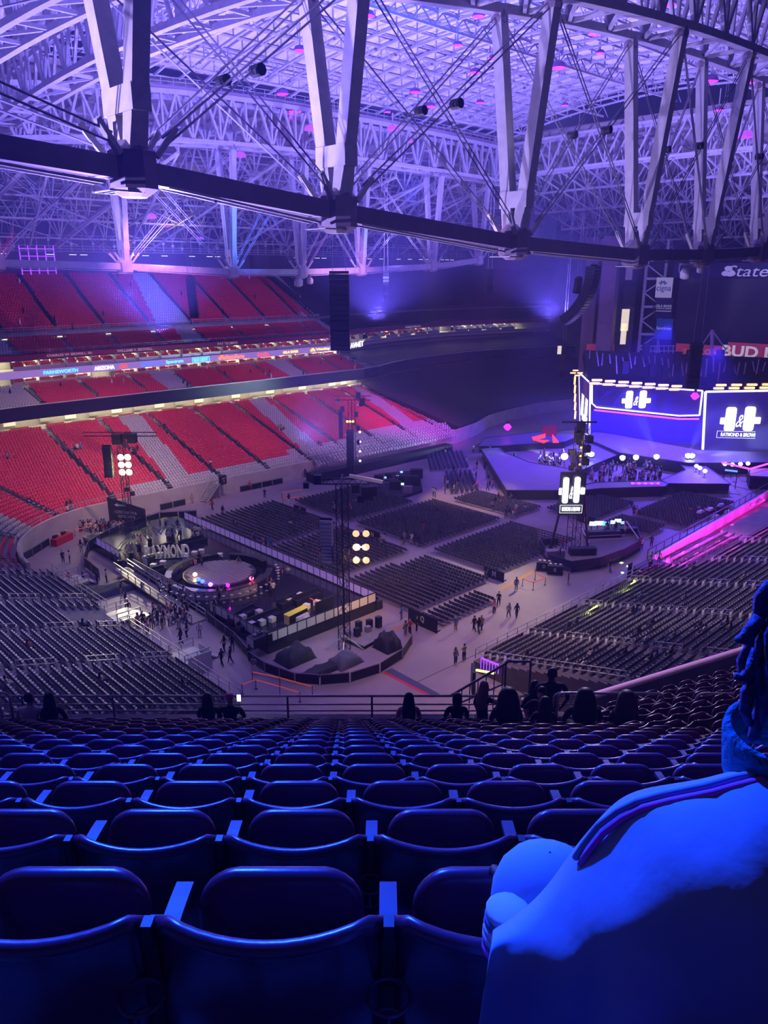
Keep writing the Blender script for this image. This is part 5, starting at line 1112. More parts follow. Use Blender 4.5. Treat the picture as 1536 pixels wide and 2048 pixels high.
D2 = u*FX+v*FY-2; speakers('line_array_speaker', tuple(at(700, 862, D2)), 18, 1.3, .9, .42, YC, 0, 'long black line array hanging beside the rear left tower'); speakers('line_array_speaker', tuple(at(681, 822, D2)), 12, .7, .7, .4, YC, -.02, 'slim black speaker column left of the rear tower top', bend0=.1)
# front of house tower with lit screen
u, v = 84.6, 52.0; zt = zat(852, u, v); e = empty('screen_tower', (u, v, 0), 0, 'tall black tower over the mixing platform carrying a white lit screen and a yellow lamp', 'tower', world=True); mast(e, u, v, 0, zt, 1.3, step=1.3)
for s_ in (-1, 1): mb = MB(); mb.bar((u+math.cos(YC)*s_*1.0-.5, v+math.sin(YC)*s_*1.0, zt*.62), (u+math.cos(YC)*s_*2.6-1, v+math.sin(YC)*s_*2.6, 0), .22); mb.build('leg_strut', M_BLACK, e)
for i in range(15):
    dx = RD.uniform(-1.4, 1.4); dz = -i*.42; s_ = RD.uniform(.5, 1.0); mb = MB(); mb.box((u+math.cos(YC)*dx, v+math.sin(YC)*dx, zt+dz), (s_, s_, s_), YC); mb.build('control_case', M_BLACK, e)
mb = MB(); mb.bar((u-math.cos(YC)*2.6, v-math.sin(YC)*2.6, zt+.5), (u+math.cos(YC)*1.8, v+math.sin(YC)*1.8, zt+.5), .2); mb.build('top_boom', M_BLACK, e)
D3 = u*FX+v*FY-1.0
lampbank(e, tuple(at(1129, 913, D3)), YC, 1, 1, 1, 1, .42, E_SUN); lampbank(e, tuple(at(1161, 912, D3)), YC, 1, 3, 1, 1.1, .14, E_YELL); lamp('POINT', 'tower_lamp_glow', tuple(at(1129, 913, D3-1)), None, 8e2, (1, .62, .12), .2); lamp('SPOT', 'tower_lamp_glow', tuple(at(1129, 913, D3-1)), (66, 56, 0), 1.5e4, (1, .8, .4), .3, 80, 1)
a, b = at(1119, 1030, D3), at(1170, 944, D3); mb = MB(); mb.box(((a.x+b.x)/2, (a.y+b.y)/2, (a.z+b.z)/2), (3.3, .3, b.z-a.z), YC); scr = mb.build('screen_panel', M_BAND, e)
def rrect(mb, c, rt, w_, h_, r, n=5, th=.06, fw=None):
    pts = []
    for cx, cz, a0 in ((w_/2-r, h_/2-r, 0), (-w_/2+r, h_/2-r, 90), (-w_/2+r, -h_/2+r, 180), (w_/2-r, -h_/2+r, 270)):
        for i in range(n): a_ = math.radians(a0+90*i/(n-1)); pts.append((cx+r*math.cos(a_), cz+r*math.sin(a_)))
    c = Vector(c); k = len(pts); f = [tuple(c+rt*x+Vector((0, 0, z))) for x, z in pts]; g = [tuple(Vector(q)+fw*th) for q in f]
    mb.add(f+g, [tuple(range(k)), tuple(range(k, 2*k))[::-1]]+[(i, (i+1) % k, k+(i+1) % k, k+i) for i in range(k)])
def logo(parent, to3, fw, rt, s_, caption=True, capy=0):
    """white blocks and ampersand; to3(px, py) gives the 3-D place, s_ metres per pixel"""
    pass
def graphic(parent, P, cx, cy, k, dist, caption, yaw, wide=True):
    """the lit concert graphic: two tall rounded blocks, an ampersand, two small blocks and a framed caption. P(px, py)->Vector; k px scale"""
    rt = Vector((math.cos(yaw), math.sin(yaw), 0)); fw = Vector((math.sin(yaw), -math.cos(yaw), 0)); m = dist/1540/math.cos(0)
    for dx, dy, w_, h_, r in (((-22, 0, 23, 55, 6), (22, -1, 23, 55, 6), (-40, 4, 11, 15, 2), (40, 3, 15, 15, 2)) if wide else ((-11.5, 0, 11.5, 53, 4), (11, -1, 11.5, 53, 4), (-22, 2, 6, 14, 1.5), (22.5, 1, 9, 14, 2))):
        mb = MB(); rrect(mb, P(cx+dx*k, cy+dy*k)+fw*.25, rt, w_*k*m, h_*k*m, r*k*m, fw=-fw); mb.build('lit_block', E_WHITE, parent)
    p = P(cx-.5*k, cy+4*k)+fw*.3; text('&', tuple(p), yaw, (15 if wide else 7)*k*m, (28 if wide else 26)*k*m, E_WHITE, parent, 'ampersand', .05, -.005, .4)
    if caption:
        cxx, cyy, cw, chh = caption; p = P(cxx, cyy)+fw*.25
        text('RAYMOND & BROWN', tuple(p), yaw, cw*.82*m, chh*.55*m, E_WHITE, parent, 'caption_lettering', .05, .015)
        mb = MB(); w_, h_ = cw*m/2, chh*m/2; t = .06*chh/10*m*10/2
        z = Vector((0, 0, 1)); mb.bar(p-rt*w_-z*h_, p+rt*w_-z*h_, t); mb.bar(p-rt*w_+z*h_, p+rt*w_+z*h_, t); mb.bar(p-rt*w_-z*h_, p-rt*w_+z*h_, t); mb.bar(p+rt*w_-z*h_, p+rt*w_+z*h_, t); mb.build('caption_frame', E_WHITE, parent)
PT = lambda px, py: at(px, py, D3-.25)
graphic(scr, PT, 1142, 980, 1.0, (D3-.3)/math.cos(PITCH)*1.0, (1141, 1017, 44, 16), YC, False)
for o_ in scr.children: pass
# hanging arrays under the roof
speakers('line_array_speaker', tuple(at(678, 548, 62)), 15, 1.5, 1.0, .385, YC, .006, 'big black line array hanging in front of the far stand below the truss node', hang=12)
speakers('line_array_speaker', tuple(at(1188, 532, 118)), 20, 2.2, 1.6, .47, YC+.9, .055, 'curved J shaped line array with pale grilles above the corner suites', hang=14, bend0=-.05)
speakers('line_array_speaker', tuple(at(381, 556, 112)), 13, 1.2, .9, .42, YC, .03, 'small dark line array in front of the upper far tier', hang=14); speakers('line_array_speaker', tuple(at(980, 541, 120)), 9, .9, .7, .38, YC, 0, 'narrow dark line array before the navy covered corner', hang=30)
speakers('line_array_speaker', tuple(at(772, 545, 120)), 9, .9, .8, .46, YC, .09, 'curved dark line array right of the big black one', hang=16); speakers('line_array_speaker', tuple(at(1158, 556, 116)), 6, 1.0, .7, .36, YC+.6, .06, 'short curved line array left of the J shaped one', hang=12)
speakers('line_array_speaker', tuple(at(1128, 690, 128)), 12, .6, .6, .45, YC, .03, 'thin dark line array above the tower, before the covered corner', hang=34); speakers('line_array_speaker', tuple(at(1394, 688, 120)), 9, 1.8, 1.0, .75, YC, 0, 'square black speaker hang over the stage between the two screens', hang=36)
# moving heads on the truss nodes
for k, (px, py, D) in enumerate([(597, 562, 95), (620, 560, 96), (1371, 545, 48), (1401, 537, 49), (352, 372, 34.6), (430, 400, 36.3)]):
    v_ = 114 if k < 2 else 36; p = unproj(px, py, (0, 1, 0), v_); s_ = (1.35, 1.0, .85, .6, .2, .2)[k]; NB_ = FARN if k < 2 else NEARN; up_ = max(.9*s_+.05, float(np.interp(p.x, [q[0] for q in NB_], [q[1] for q in NB_]))-.4-p.z); o = empty('moving_head_lamp', p, k, 'pale %s moving head lamp hanging from the %s' % (('large', 'small')[k % 2], ('far truss', 'far truss', 'near truss at right', 'near truss at right', 'near truss, left bay', 'near truss, left bay')[k]), 'lamp')
    if k > 3: o['label'] = 'small dark clamp lamp on the near bottom chord, %s' % ('left one', 'right one')[k-4]
    mb = MB(); mb.lathe((0, 0, 0), [(.2*s_, -.75*s_), (.55*s_, -.6*s_), (.6*s_, 0), (.35*s_, .45*s_)], 12); mb.build('lamp_head', M_PEARL if k < 4 else M_BLACK, o, True)
    mb = MB(); mb.bar((-.7*s_, 0, 0), (-.7*s_, 0, .9*s_), .14*s_); mb.bar((.7*s_, 0, 0), (.7*s_, 0, .9*s_), .14*s_); mb.bar((-.75*s_, 0, .9*s_), (.75*s_, 0, .9*s_), .2*s_); mb.build('yoke', M_STEELD, o); mb = MB(); mb.bar((0, 0, .9*s_), (0, 0, up_), .12*s_); mb.build('clamp', M_BLACK, o)
# ================================================================ mixing platform
FO = [(1073, 1052), (1078, 1090), (1098, 1122), (1142, 1136), (1200, 1128), (1250, 1110), (1282, 1092), (1268, 1046)]
e = empty('mixing_platform', (*fl(1180, 1090), 0), 0, 'mixing platform with navy cloth skirt, desks and glowing monitors under the screen tower', 'platform', world=True)
mb = MB(); mb.prism([fl(*p, .6) for p in FO][::-1], 0, .6); mb.build('deck', M_WOOD, e)
P_ = [fl(*p, .6) for p in FO]
for i in range(1, 7):
    a, b = P_[i], P_[i+1 if i < 7 else 7]; a2, b2 = (a[0]-.3, a[1]-.3), (b[0]-.3, b[1]-.3)
    o = wallrect('cloth_skirt', a, b, 0, 1.5, mat('navy_skirt_cloth', (.03, .025, .10), .7, noise=.4, nscale=.8, bump=.3) if i == 1 else MATS['navy_skirt_cloth'], .1, e)
for k, (px, py, w_, h_, m) in enumerate([(1186, 1048, 1.0, .6, E_GREEN), (1198, 1047, 1.3, .6, E_GREEN), (1212, 1048, .8, .55, E_CYAN), (1226, 1045, .7, .5, E_GREEN), (1236, 1042, .9, .5, E_GREEN), (1245, 1046, .5, .4, M_TV)]):
    p = fl(px, py, 1.7); mb = MB(); mb.box((*p, 1.75), (w_, .08, h_), YC); mb.build('monitor', m, e); mb = MB(); mb.box((p[0], p[1]+.2, 1.2), (.1, .1, 1.0)); mb.build('monitor_stand', M_BLACK, e)
for k, (px, py, L) in enumerate([(1205, 1066, 5), (1245, 1060, 4), (1100, 1080, 2), (1110, 1105, 2.4), (1165, 1100, 3.5)]):
    p = fl(px, py, 1.2); mb = MB(); mb.box((*p, 1.1), (L, 1.0, .9), YC+.1); mb.build('mixing_desk' if k < 2 else 'flight_case', M_BLACK if k != 3 else M_STEELD, e)
for (p0, p1) in (((1156, 1048), (1178, 1085)), ((1252, 1048), (1278, 1078))): a, b = fl(*p0, 1.9), fl(*p1, 1.2); mb = MB(); mb.bar((*a, 2.3), (*b, 1.2), .12); mb.build('brace_rail', M_PEARL, e)
mb = MB(); a, b = fl(1178, 1074, 1.5), fl(1262, 1070, 1.5); mb.bar((*a, 1.6), (*b, 1.6), .06); mb.bar((*a, 1.1), (*b, 1.1), .05); mb.build('rail', M_PEARL, e)
for k, (px, py) in enumerate([(1088, 1140), (1110, 1147)]):
    p = fl(px, py); o = empty('merchandise_table', (*p, 0), YC-.25, ('black draped table with white letter card, left of two, below the mixing platform', 'black draped table with white letter card, right of two')[k], 'table'); mb = MB(); mb.box((0, 0, .55), (1.9, .9, 1.1)); mb.build('draped_table', M_DRAPE, o)
    text('DE'[k], (0, -.48, .65), 0, .3, .45, M_WHITE, o, 'letter', .02, .02)
    for i in range(3): mb = MB(); mb.box((-.6+i*.6, 0, 1.2), (.3, .3, .22)); mb.build('carton', M_WHITE, o)
# left side mixing area
e = empty('side_mixing_area', (*fl(790, 985), 0), 0, 'dark technicians area with desks and pipes before the left stand', 'platform', world=True)
mb = MB(); mb.prism([fl(*p) for p in [(735, 995), (800, 1000), (845, 985), (838, 945), (760, 952), (735, 970)]][::-1], 0, .5); mb.build('deck', M_DRAPE, e)
for k, (px, py, s_, m) in enumerate([(757, 962, 1.6, M_BLACK), (775, 958, 1.4, M_BLACK), (800, 965, 1.8, M_BLACK), (825, 970, 2.4, M_BLACK), (745, 980, 1.5, M_DRAPE), (790, 978, 2.0, M_BLACK), (815, 985, 1.6, M_STEELD), (833, 955, 2.2, M_BLACK)]): p = fl(px, py, .5); mb = MB(); mb.box((*p, .5+s_*.35), (s_, s_*.6, s_*.7), YC); mb.build('equipment_rack', m, e)
for k, (px, py) in enumerate([(770, 955), (795, 953), (803, 944), (805, 968)]): p = fl(px, py, 1.6); mb = MB(); mb.box((*p, 1.6), (.5, .08, .35), YC); mb.build('monitor', E_GREEN if k % 2 else M_TV, e)
for px in (768, 795): p = fl(px, 975, .5); mb = MB(); mb.bar((*p, .5), (*p, 3.8), .08); mb.build('pipe', M_GALV, e)
a, b = fl(768, 975, .5), fl(795, 975, .5); mb = MB(); mb.bar((*a, 2.0), (*b, 2.0), .07); mb.bar((*a, 1.4), (*b, 1.4), .07); mb.build('rail', M_GALV, e)
# dark risers in front of the left stand (camera side of the rear tower)
e = empty('camera_riser', (*fl(680, 960), 0), 0, 'long black draped riser along the foot of the far stand', 'riser', world=True)
o = wallrect('black_skirt', fl(628, 968), fl(905, 905), 0, 1.7, M_DRAPE, 2.2, e); mb = MB(); a, b = fl(628, 968), fl(905, 905); mb.bar((*a, 2.6), (*b, 2.6), .06); mb.build('rail', M_BLACK, e)
bp = []
for i in range(52):
    for j in range(6):
        a = Vector(fl(640, 956)).lerp(Vector(fl(915, 893)), i/51); bp.append((a.x+.2+j*.25, a.y+.6+j*.85, 1.75+j*.36))
bulk('riser_seats', SV, SF, SM, bp, [PI*0.0]*len(bp), [M_SGREY, M_SGREY, M_SBLK])
tag(C.objects[-1] if False else bpy.data.objects['riser_seats'], 'grey seats on the low riser at the foot of the far stand', 'seats', None, 'stuff')
# black stair block and pink wall at right
e = empty('stair_block', (*fl(1285, 1160), 0), 0, 'black stair block with white step edges at the end of the right bleacher', 'stairs', world=True)
u, v = fl(1290, 1158); mb = MB(); mb.box((u+1.6, v-.2, .7), (4.2, 3.2, 1.4)); mb.build('block', M_BLACK, e)
for i in range(4): mb = MB(); mb.box((u-.7-i*.32, v-.3, 1.1-i*.28), (.34, 1.9, .06)); mb.build('step', M_PEARL, e)
mb = MB(); mb.box((u-.8, v+1.7, .9), (.9, .1, 1.8)); pn = mb.build('side_panel', M_BLACK, e); text('VIP', (u-.8-.0, v+1.0, 1.3), YC, .6, .35, M_WHITE, pn, 'letter', .02)
pw = empty('pink_lit_wall', (90, 42, 0), 0, 'low wall glowing bright magenta along the floor at right', 'wall', world=True)
for i in range(13): mb = MB(); mb.box((88.6+i*3.4, 42.2+i*.16, .85), (3.3, .25, 1.5), .045); mb.build('panel', mat('white_wall_panel', (.8, .78, .8), .5) if i == 0 else MATS['white_wall_panel'], pw)
rail([(88, 43.2, 0), (100, 43.7, 0), (112, 44.2, 0), (132, 45.2, 0)], 2.1, 'fence', 'dark fence with mesh panels standing behind the magenta wall', None, M_BLACK, .05, 1, 2.4)
for i in range(10): lamp('SPOT', 'magenta_wall_light', (88.5+i*4.2, 40.4+i*.16, 1.25), (88.5+i*4.2, 42.4+i*.16, 1.4), 260, (1, .03, .85), .05, 150, .5)
for i in range(6): lamp('POINT', 'magenta_fill_light', (88+i*3.2, 39.6, 2.4), None, 300, (1, .04, .8), .1)
mb = MB(); mb.box((107, 39.2, .5), (42, 4.6, .9)); struct(mb, 'trim_wheelchair_deck', M_CONC)
wp = [(88+i*.62, 38+j*.95, .95) for i in range(26) for j in range(4)]
for k, p in enumerate(wp): 
    o = link('folding_chair', chair_me); o.location = p; o.rotation_euler = (0, 0, PI); tag(o, 'magenta lit folding chair behind the glowing wall, %s row, %s seat' % (ordw(k % 4+1), ordw(k//4+1)), 'chair', 'magenta lit folding chairs on the deck behind the glowing wall')
for k, (px, py) in enumerate([(1400, 1035), (1418, 1030), (1440, 1022), (1430, 1045), (1455, 1035), (1500, 1020), (1520, 1012)]):
    p = fl(px, py, 1.2); heap_ = heap(px, py, 1.6, .8, .5, 'pink lit cloth bundle on the seats behind the magenta wall, ' + ('first', 'second', 'third', 'fourth', 'fifth', 'sixth', 'seventh')[k] + ' from the left', M_WHITE, 20+k); heap_.location.z = .82; 
# yellow green light strips on the bleacher stairs
for k, (p0, p1, z) in enumerate([((1258, 1178), (1270, 1160), 1.3), ((1238, 1200), (1256, 1180), 1.3), ((1163, 1250), (1172, 1238), 1.5), ((1176, 1226), (1197, 1211), 1.5)]):
    a, b = fl(*p0, z), fl(*p1, z); mb = MB(); mb.bar((*a, z), (*b, z), .35, .08); tag(mb.build('light_strip', M_NEON), 'yellow green glowing strip on the stairs at the foot of the right bleacher, %s' % ('top piece', 'second piece', 'lowest piece', 'third piece')[k], 'light')
lamp('POINT', 'neon_glow', (*fl(1180, 1225, 2.2), 2.2), None, 60, (.8, 1, .2), .1); lamp('POINT', 'neon_glow', (*fl(1255, 1180, 2.2), 2.2), None, 60, (.8, 1, .2), .1)
# white table and violet lit rail near our stair
e = empty('violet_lit_gate', (*fl(975, 1330, 1.5), 0), 0, 'violet lit rail with a dark side wall at the corner of the right bleacher', 'gate', world=True)
a, b = fl(962, 1320, 2.2), fl(997, 1330, 2.2); mb = MB(); mb.bar((*a, 2.4), (*b, 2.2), .14); mb.build('lit_rail', E_PURP, e)
for i in range(7): t = i/6; mb = MB(); x, y = a[0]+(b[0]-a[0])*t, a[1]+(b[1]-a[1])*t; mb.bar((x, y, 1.3), (x, y, 2.35), .06); mb.build('post', E_PURP, e)
wallrect('dark_side', fl(942, 1330, 2), fl(945, 1350, 2), 0, 2.2, M_BLACK, .3, e); mb = MB(); a, b = fl(952, 1338, 1.9), fl(990, 1345, 1.9); mb.bar((*a, 1.8), (*b, 1.8), .25, .1); mb.build('lit_edge', M_NEON, e)
# ================================================================ stage
SZ = 1.7
def stage_deck(pts, z, lab, m=M_STAGE, side=M_BLACK, nm='stage_deck'):
    P = [fl(px, py, z) for px, py in pts]; ar = sum(P[i][0]*P[(i+1) % len(P)][1]-P[(i+1) % len(P)][0]*P[i][1] for i in range(len(P)))
    if ar < 0: P = P[::-1]
    e = empty(nm, (*P[0], 0), 0, lab, 'stage', world=True); mb = MB(); mb.prism(P, z-.12, z); mb.build('deck_top', m, e)
    mb = MB(); c = (sum(p[0] for p in P)/len(P), sum(p[1] for p in P)/len(P)); Q = [(c[0]+(p[0]-c[0])*.97, c[1]+(p[1]-c[1])*.97) for p in P]; mb.prism(Q, 0, z-.12); mb.build('skirt', side, e)
    mb = MB()
    for i in range(len(P)): mb.bar((*P[i], z), (*P[(i+1) % len(P)], z), .14, .14)
    mb.build('edge_trim', side, e); return e
stage_deck([(962, 898), (1013, 981), (1118, 981), (1190, 965), (1140, 938), (1060, 925), (1010, 905), (1000, 895)], SZ, 'big violet lit wedge of stage pointing at the floor chairs')
stage_deck([(1118, 981), (1190, 965), (1320, 961), (1336, 967), (1330, 973), (1200, 977), (1128, 985)], SZ, 'narrow catwalk of stage running right below the audience pit')
stage_deck([(1336, 967), (1322, 960), (1372, 940), (1362, 930), (1376, 927), (1404, 927), (1462, 968)], SZ, 'pale wedge of stage right of the audience pit')
stage_deck([(955, 893), (1000, 892), (1080, 886), (1130, 884), (1165, 868), (1150, 860), (1060, 866), (970, 876)], SZ-.3, 'dim back runway of the stage at left')
stage_deck([(1165, 940), (1186, 930), (1240, 908), (1190, 884), (1165, 880), (1150, 890)], SZ, 'stage runway between the two audience pits')
stage_deck([(1165, 880), (1190, 884), (1240, 906), (1376, 926), (1404, 926), (1560, 925), (1560, 905), (1400, 900), (1190, 862)], SZ+.5, 'main stage floor under the big screens')
stage_deck([(1495, 938), (1530, 936), (1560, 940), (1556, 955), (1500, 952)], SZ+.6, 'small grey stage block at the right edge', M_PEARL)
for k, (px, py) in enumerate([(1330, 969), (1440, 968)]):
    u, v = fl(px, py, 1.2); o = empty('stage_stair', (u, v, 0), YC, ('dark stair from the catwalk, left of the pale wedge', 'dark stair at the right end of the pale wedge')[k], 'stair')
    for i in range(5): mb = MB(); mb.box((0, -i*.4, 1.5-i*.3), (2.4, .4, .08)); mb.build('step', M_STEELD, o)
SD = 160.0
def quad3(name, pts, m, parent, th=.3):
    P = [Vector(p) for p in pts]; n = (P[1]-P[0]).cross(P[2]-P[0]).normalized()
    if n.dot(P[0]-Vector((0, 0, EYE))) < 0: n = -n
    mb = MB(); k = len(P); mb.add([tuple(p) for p in P]+[tuple(p+n*th) for p in P], [tuple(range(k)), tuple(range(k, 2*k))[::-1]]+[(i, (i+1) % k, k+(i+1) % k, k+i) for i in range(k)]); return mb.build(name, m, parent)
def edge3(P, parent, t=.28, m=None):
    mb = MB()
    for a, b in zip(P, P[1:]+P[:1]): mb.bar(a, b, t)
    mb.build('lit_border', m or em('soft_white_border', (.85, .85, 1), 1.6) if 'soft_white_border' not in MATS else MATS['soft_white_border'], parent)
# centre screen
cs = empty('stage_screen', at(1290, 800, SD), 0, 'wide stage screen with a clipped lower edge, left of the big one', 'screen', world=True)
A_ = [at(px, py, D) for px, py, D in ((1183, 766, 166), (1404, 781, 160), (1398, 830, 160), (1357, 831, 161), (1192, 814, 166), (1183, 806, 166))]
quad3('screen_face', A_, E_SCR, cs); edge3([p-Vector((FX, FY, 0))*.3 for p in A_], cs)
mb = MB(); mb.bar(at(1188, 820, 165.5), at(1358, 838, 160.6), .3); mb.bar(at(1358, 838, 160.6), at(1398, 838, 159.6), .3); mb.build('magenta_strip', E_PINK, cs)
graphic(cs, lambda px, py: at(px, py, 163.0-(px-1290)*.03-.8), 1271, 799, .62, 160/math.cos(PITCH)*1.0, None, YC+.15)
# left oblique screen
ls = empty('stage_screen', at(1170, 850, 165), 0, 'narrow slanted side screen seen edge on at the left of the stage', 'screen', world=True)
B_ = [at(px, py, D) for px, py, D in ((1158, 745, 178), (1180, 766, 166), (1178, 872, 166), (1160, 858, 178))]
quad3('screen_face', B_, E_SCR, ls); edge3([p-Vector((FX, FY, 0))*.3+Vector((0, 0, 0)) for p in B_], ls, .25)
yl = math.atan2((B_[1]-B_[0]).y, (B_[1]-B_[0]).x)
for dx, w_ in ((-4.2, .75), (4.0, .75)):
    mb = MB(); rt = Vector((math.cos(yl), math.sin(yl), 0)); c = at(1169+dx, 808, 171.5-dx*.5-.6); rrect(mb, c, rt, w_*3.2, 5.2, .5, fw=Vector((FX, FY, 0))); mb.build('lit_block', E_WHITE, ls)
mb = MB(); c = at(1169, 837, 170.8); rrect(mb, c, Vector((math.cos(yl), math.sin(yl), 0)), 5.4, 1.4, .2, fw=Vector((FX, FY, 0))); mb.build('lit_caption', E_WHITE, ls)
# right big screen
rs2 = empty('stage_screen', at(1470, 900, 158), 0, 'largest stage screen with white border at the right edge', 'screen', world=True)
D0, D1 = 158.0, 150.0; C_ = [at(1410, 783, D0), at(1580, 780, D1), at(1580, 905, D1), at(1404, 905, D0)]
quad3('screen_face', C_, E_SCR, rs2); edge3([p-Vector((FX, FY, 0))*.3 for p in C_], rs2, .38)
graphic(rs2, lambda px, py: at(px, py, D0-(px-1404)*.045-.9), 1479, 838, .86, 153/math.cos(PITCH), (1477, 869, 82, 13), YC-.12)
# blue curtain of light under the screens
quad3('led_curtain', [at(1182, 822, 169), at(1404, 842, 165), at(1404, 900, 165), at(1182, 872, 169)], E_CURT, None); tag(bpy.data.objects['led_curtain'], 'deep blue glowing curtain wall at the back of the stage', 'curtain')
quad3('led_curtain', [at(1380, 760, 170), at(1600, 760, 164), at(1600, 915, 164), at(1380, 912, 170)], em('indigo_back_wall', (.02, .01, .30), .8), None); tag(bpy.data.objects['led_curtain.001'], 'dark blue back wall behind the largest screen', 'curtain')
# dark rigging roof of the stage
sr = empty('stage_rigging', at(1350, 740, 168), 0, 'broad black rigging block with winches above the screens', 'rigging', world=True)
quad3('black_border', [at(1168, 700, 172), at(1700, 722, 166), at(1700, 770, 160), at(1404, 778, 164), at(1176, 762, 172)], M_BLACK, sr, 2.0)
for i in range(34):
    px = 1180+i*13; py = 708+RD.uniform(-6, 6)+i*.55; mb = MB(); a = at(px, py, 166); b = at(px+RD.uniform(-6, 6), py+RD.uniform(14, 40), 165); mb.bar(a, b, .22); mb.build('rigging_bar', M_STEELD, sr)
for px, py in ((1292, 700), (1305, 740), (1380, 712), (1440, 712), (1460, 730), (1250, 735), (1330, 748), (1356, 716)): mb = MB(); a = at(px, py, 165); mb.box(tuple(a), (1.4, 1.0, 2.6), YC); mb.build('hoist', M_BLACK, sr)
mb = MB(); a = at(1424, 664, 160)
for dx in (-14, 14): mb.bar(at(1424+dx*.2, 664, 160), at(1424+dx*2, 700, 160), .2)
mb.bar(at(1424, 660, 160), at(1424, 712, 160), .5); mb.build('winch_frame', M_STEELD, sr)
# strobe bars
def strobe_row(p0, p1, D0_, D1_, n, py2, lab, vert=False, w_=13, h_=5.2):
    e_ = empty('strobe_row', at(p0[0], p0[1], D0_), 0, lab, 'lights', world=True)
    for i in range(n):
        t = (i+.5)/n; px = p0[0]+(p1[0]-p0[0])*t; py = p0[1]+(p1[1]-p0[1])*t; D = D0_+(D1_-D0_)*t
        for j in range(2):
            q = at(px+(j*-5 if not vert else 0), py+(j*py2 if not vert else 0), D-1-j*.3)
            if vert and j: continue
            m_ = D/1540/math.cos(PITCH); mb = MB(); mb.box(tuple(q), ((3 if vert else w_*1.5)*m_, .5, (14 if vert else h_*1.1)*m_), YC); c_ = mb.build('strobe_case', M_BLACK, e_)
            rt = Vector((math.cos(YC), math.sin(YC), 0)); fw = Vector((-FX, -FY, 0)); mb = MB(); rrect(mb, q+fw*.3, rt, (3.4 if vert else w_*1.55)*m_, (15.5 if vert else h_*.8)*m_, (1 if vert else 1.8)*m_, fw=-fw); mb.build('strobe_lens', em('strobe_glow', (1, .36, .14), 3.8) if 'strobe_glow' not in MATS else MATS['strobe_glow'], c_)
    return e_
strobe_row((1180, 759), (1366, 773), 166, 161, 7, 6.5, 'double row of orange strobes along the top of the wide screen'); strobe_row((1426, 770), (1580, 768), 157, 149, 5, 6.5, 'double row of orange strobes along the top of the largest screen'); strobe_row((1149, 752), (1150, 838), 176, 176, 5, 0, 'vertical line of orange strobes beside the slanted side screen', True)
strobe_row((1146, 738), (1164, 748), 172, 170, 2, 5, 'two short orange strobes at the top left corner of the stage', False, 7, 3)
# beam lamps on the stage floor
BEAMS = [(1245, 916, (1195, 905), 'left'), (1272, 915, (1200, 880), 'second'), (1313, 914, (1307, 895), 'third'), (1376, 912, (1386, 890), 'fourth'), (1384, 912, (1400, 905), 'fifth'), (1178, 907, (1150, 903), 'sixth, beside the tower'), (1183, 909, (1150, 908), 'seventh, beside the tower'), (1172, 894, (1160, 893), 'eighth, smallest')]
for k, (px, py, t_, w_) in enumerate(BEAMS):
    u, v = fl(px, py, SZ+1.1); z = SZ+1.1; o = empty('beam_lamp', (u, v, z-.6), 0, 'pale beam lamp on the stage floor, %s of the row' % w_, 'lamp')
    mb = MB(); mb.box((0, 0, .08), (.8, .6, .2)); mb.build('base', M_BLACK, o); mb = MB(); mb.lathe((0, 0, .6), [(.25, -.35), (.5, -.1), (.5, .3), (.2, .45)], 10); mb.build('lens', em('cool_beam_lens', (.75, .85, 1), 9) if 'cool_beam_lens' not in MATS else MATS['cool_beam_lens'], o)
    q = at(t_[0], t_[1], u*FX+v*FY+1); lamp('SPOT', 'stage_beam', (u, v, z+.5), tuple(q), 6e4, (.5, .65, 1), .2, 24, .8)
lamp('SPOT', 'stage_blue_wash', (150, 74, 26), (140, 82, 0), 2.2e5, (.07, .03, 1), .5, 100, 1); lamp('SPOT', 'stage_blue_wash', (155, 66, 22), (134, 62, 0), 1.4e5, (.10, .04, 1), .5, 90, 1); lamp('SPOT', 'stage_violet_wash', (122, 84, 34), (112, 80, 0), .8e5, (.22, .09, 1), .5, 60, 1)
for k in range(9):
    p = fl(1265+k*6.4, 968, SZ); mb = MB(); mb.box((*p, SZ+.1), (.4, .4, .25), YC); tag(mb.build('footlight', E_PURP if k % 2 else E_PINK), 'small violet footlight at the catwalk edge, %s from the left' % ordw(k+1), 'light', 'violet footlights on the catwalk edge')
for k, (px, py) in enumerate([(1450, 928), (1465, 929), (1481, 928), (1496, 927), (1393, 932), (1400, 936), (1410, 942)]):
    p = fl(px, py, 2.6); mb = MB(); mb.lathe((*p, 2.6), [(.06, -2.6), (.06, -.35), (.2, -.3)], 8); mb.lathe((*p, 2.6), [(.2, -.3), (.42, 0), (.2, .3)], 8, 1); tag(mb.build('wash_lamp', [M_BLACK, em('lilac_lens', (.7, .6, 1), 6) if k == 0 else MATS['lilac_lens']]), 'round lilac wash lamp below the largest screen, %s from the left' % ordw(k+1), 'lamp', 'lilac wash lamps below the largest screen')
for k, (p0, p1, m) in enumerate([((1444, 925), (1500, 938), E_PINK), ((1500, 938), (1545, 925), E_PINK), ((1450, 940), (1475, 943), E_BLUE)]):
    a, b = fl(*p0, 3), fl(*p1, 3); mb = MB(); mb.bar((*a, 3), (*b, 3), .25); mb.bar((*a, 0), (*a, 3), .1, mi=1); mb.bar((*b, 0), (*b, 3), .1, mi=1); tag(mb.build('light_bar', [m, M_BLACK]), ('slanting pink light bar below the largest screen, left', 'slanting pink light bar at the right edge', 'short blue light bar on the dark stage floor')[k], 'light')
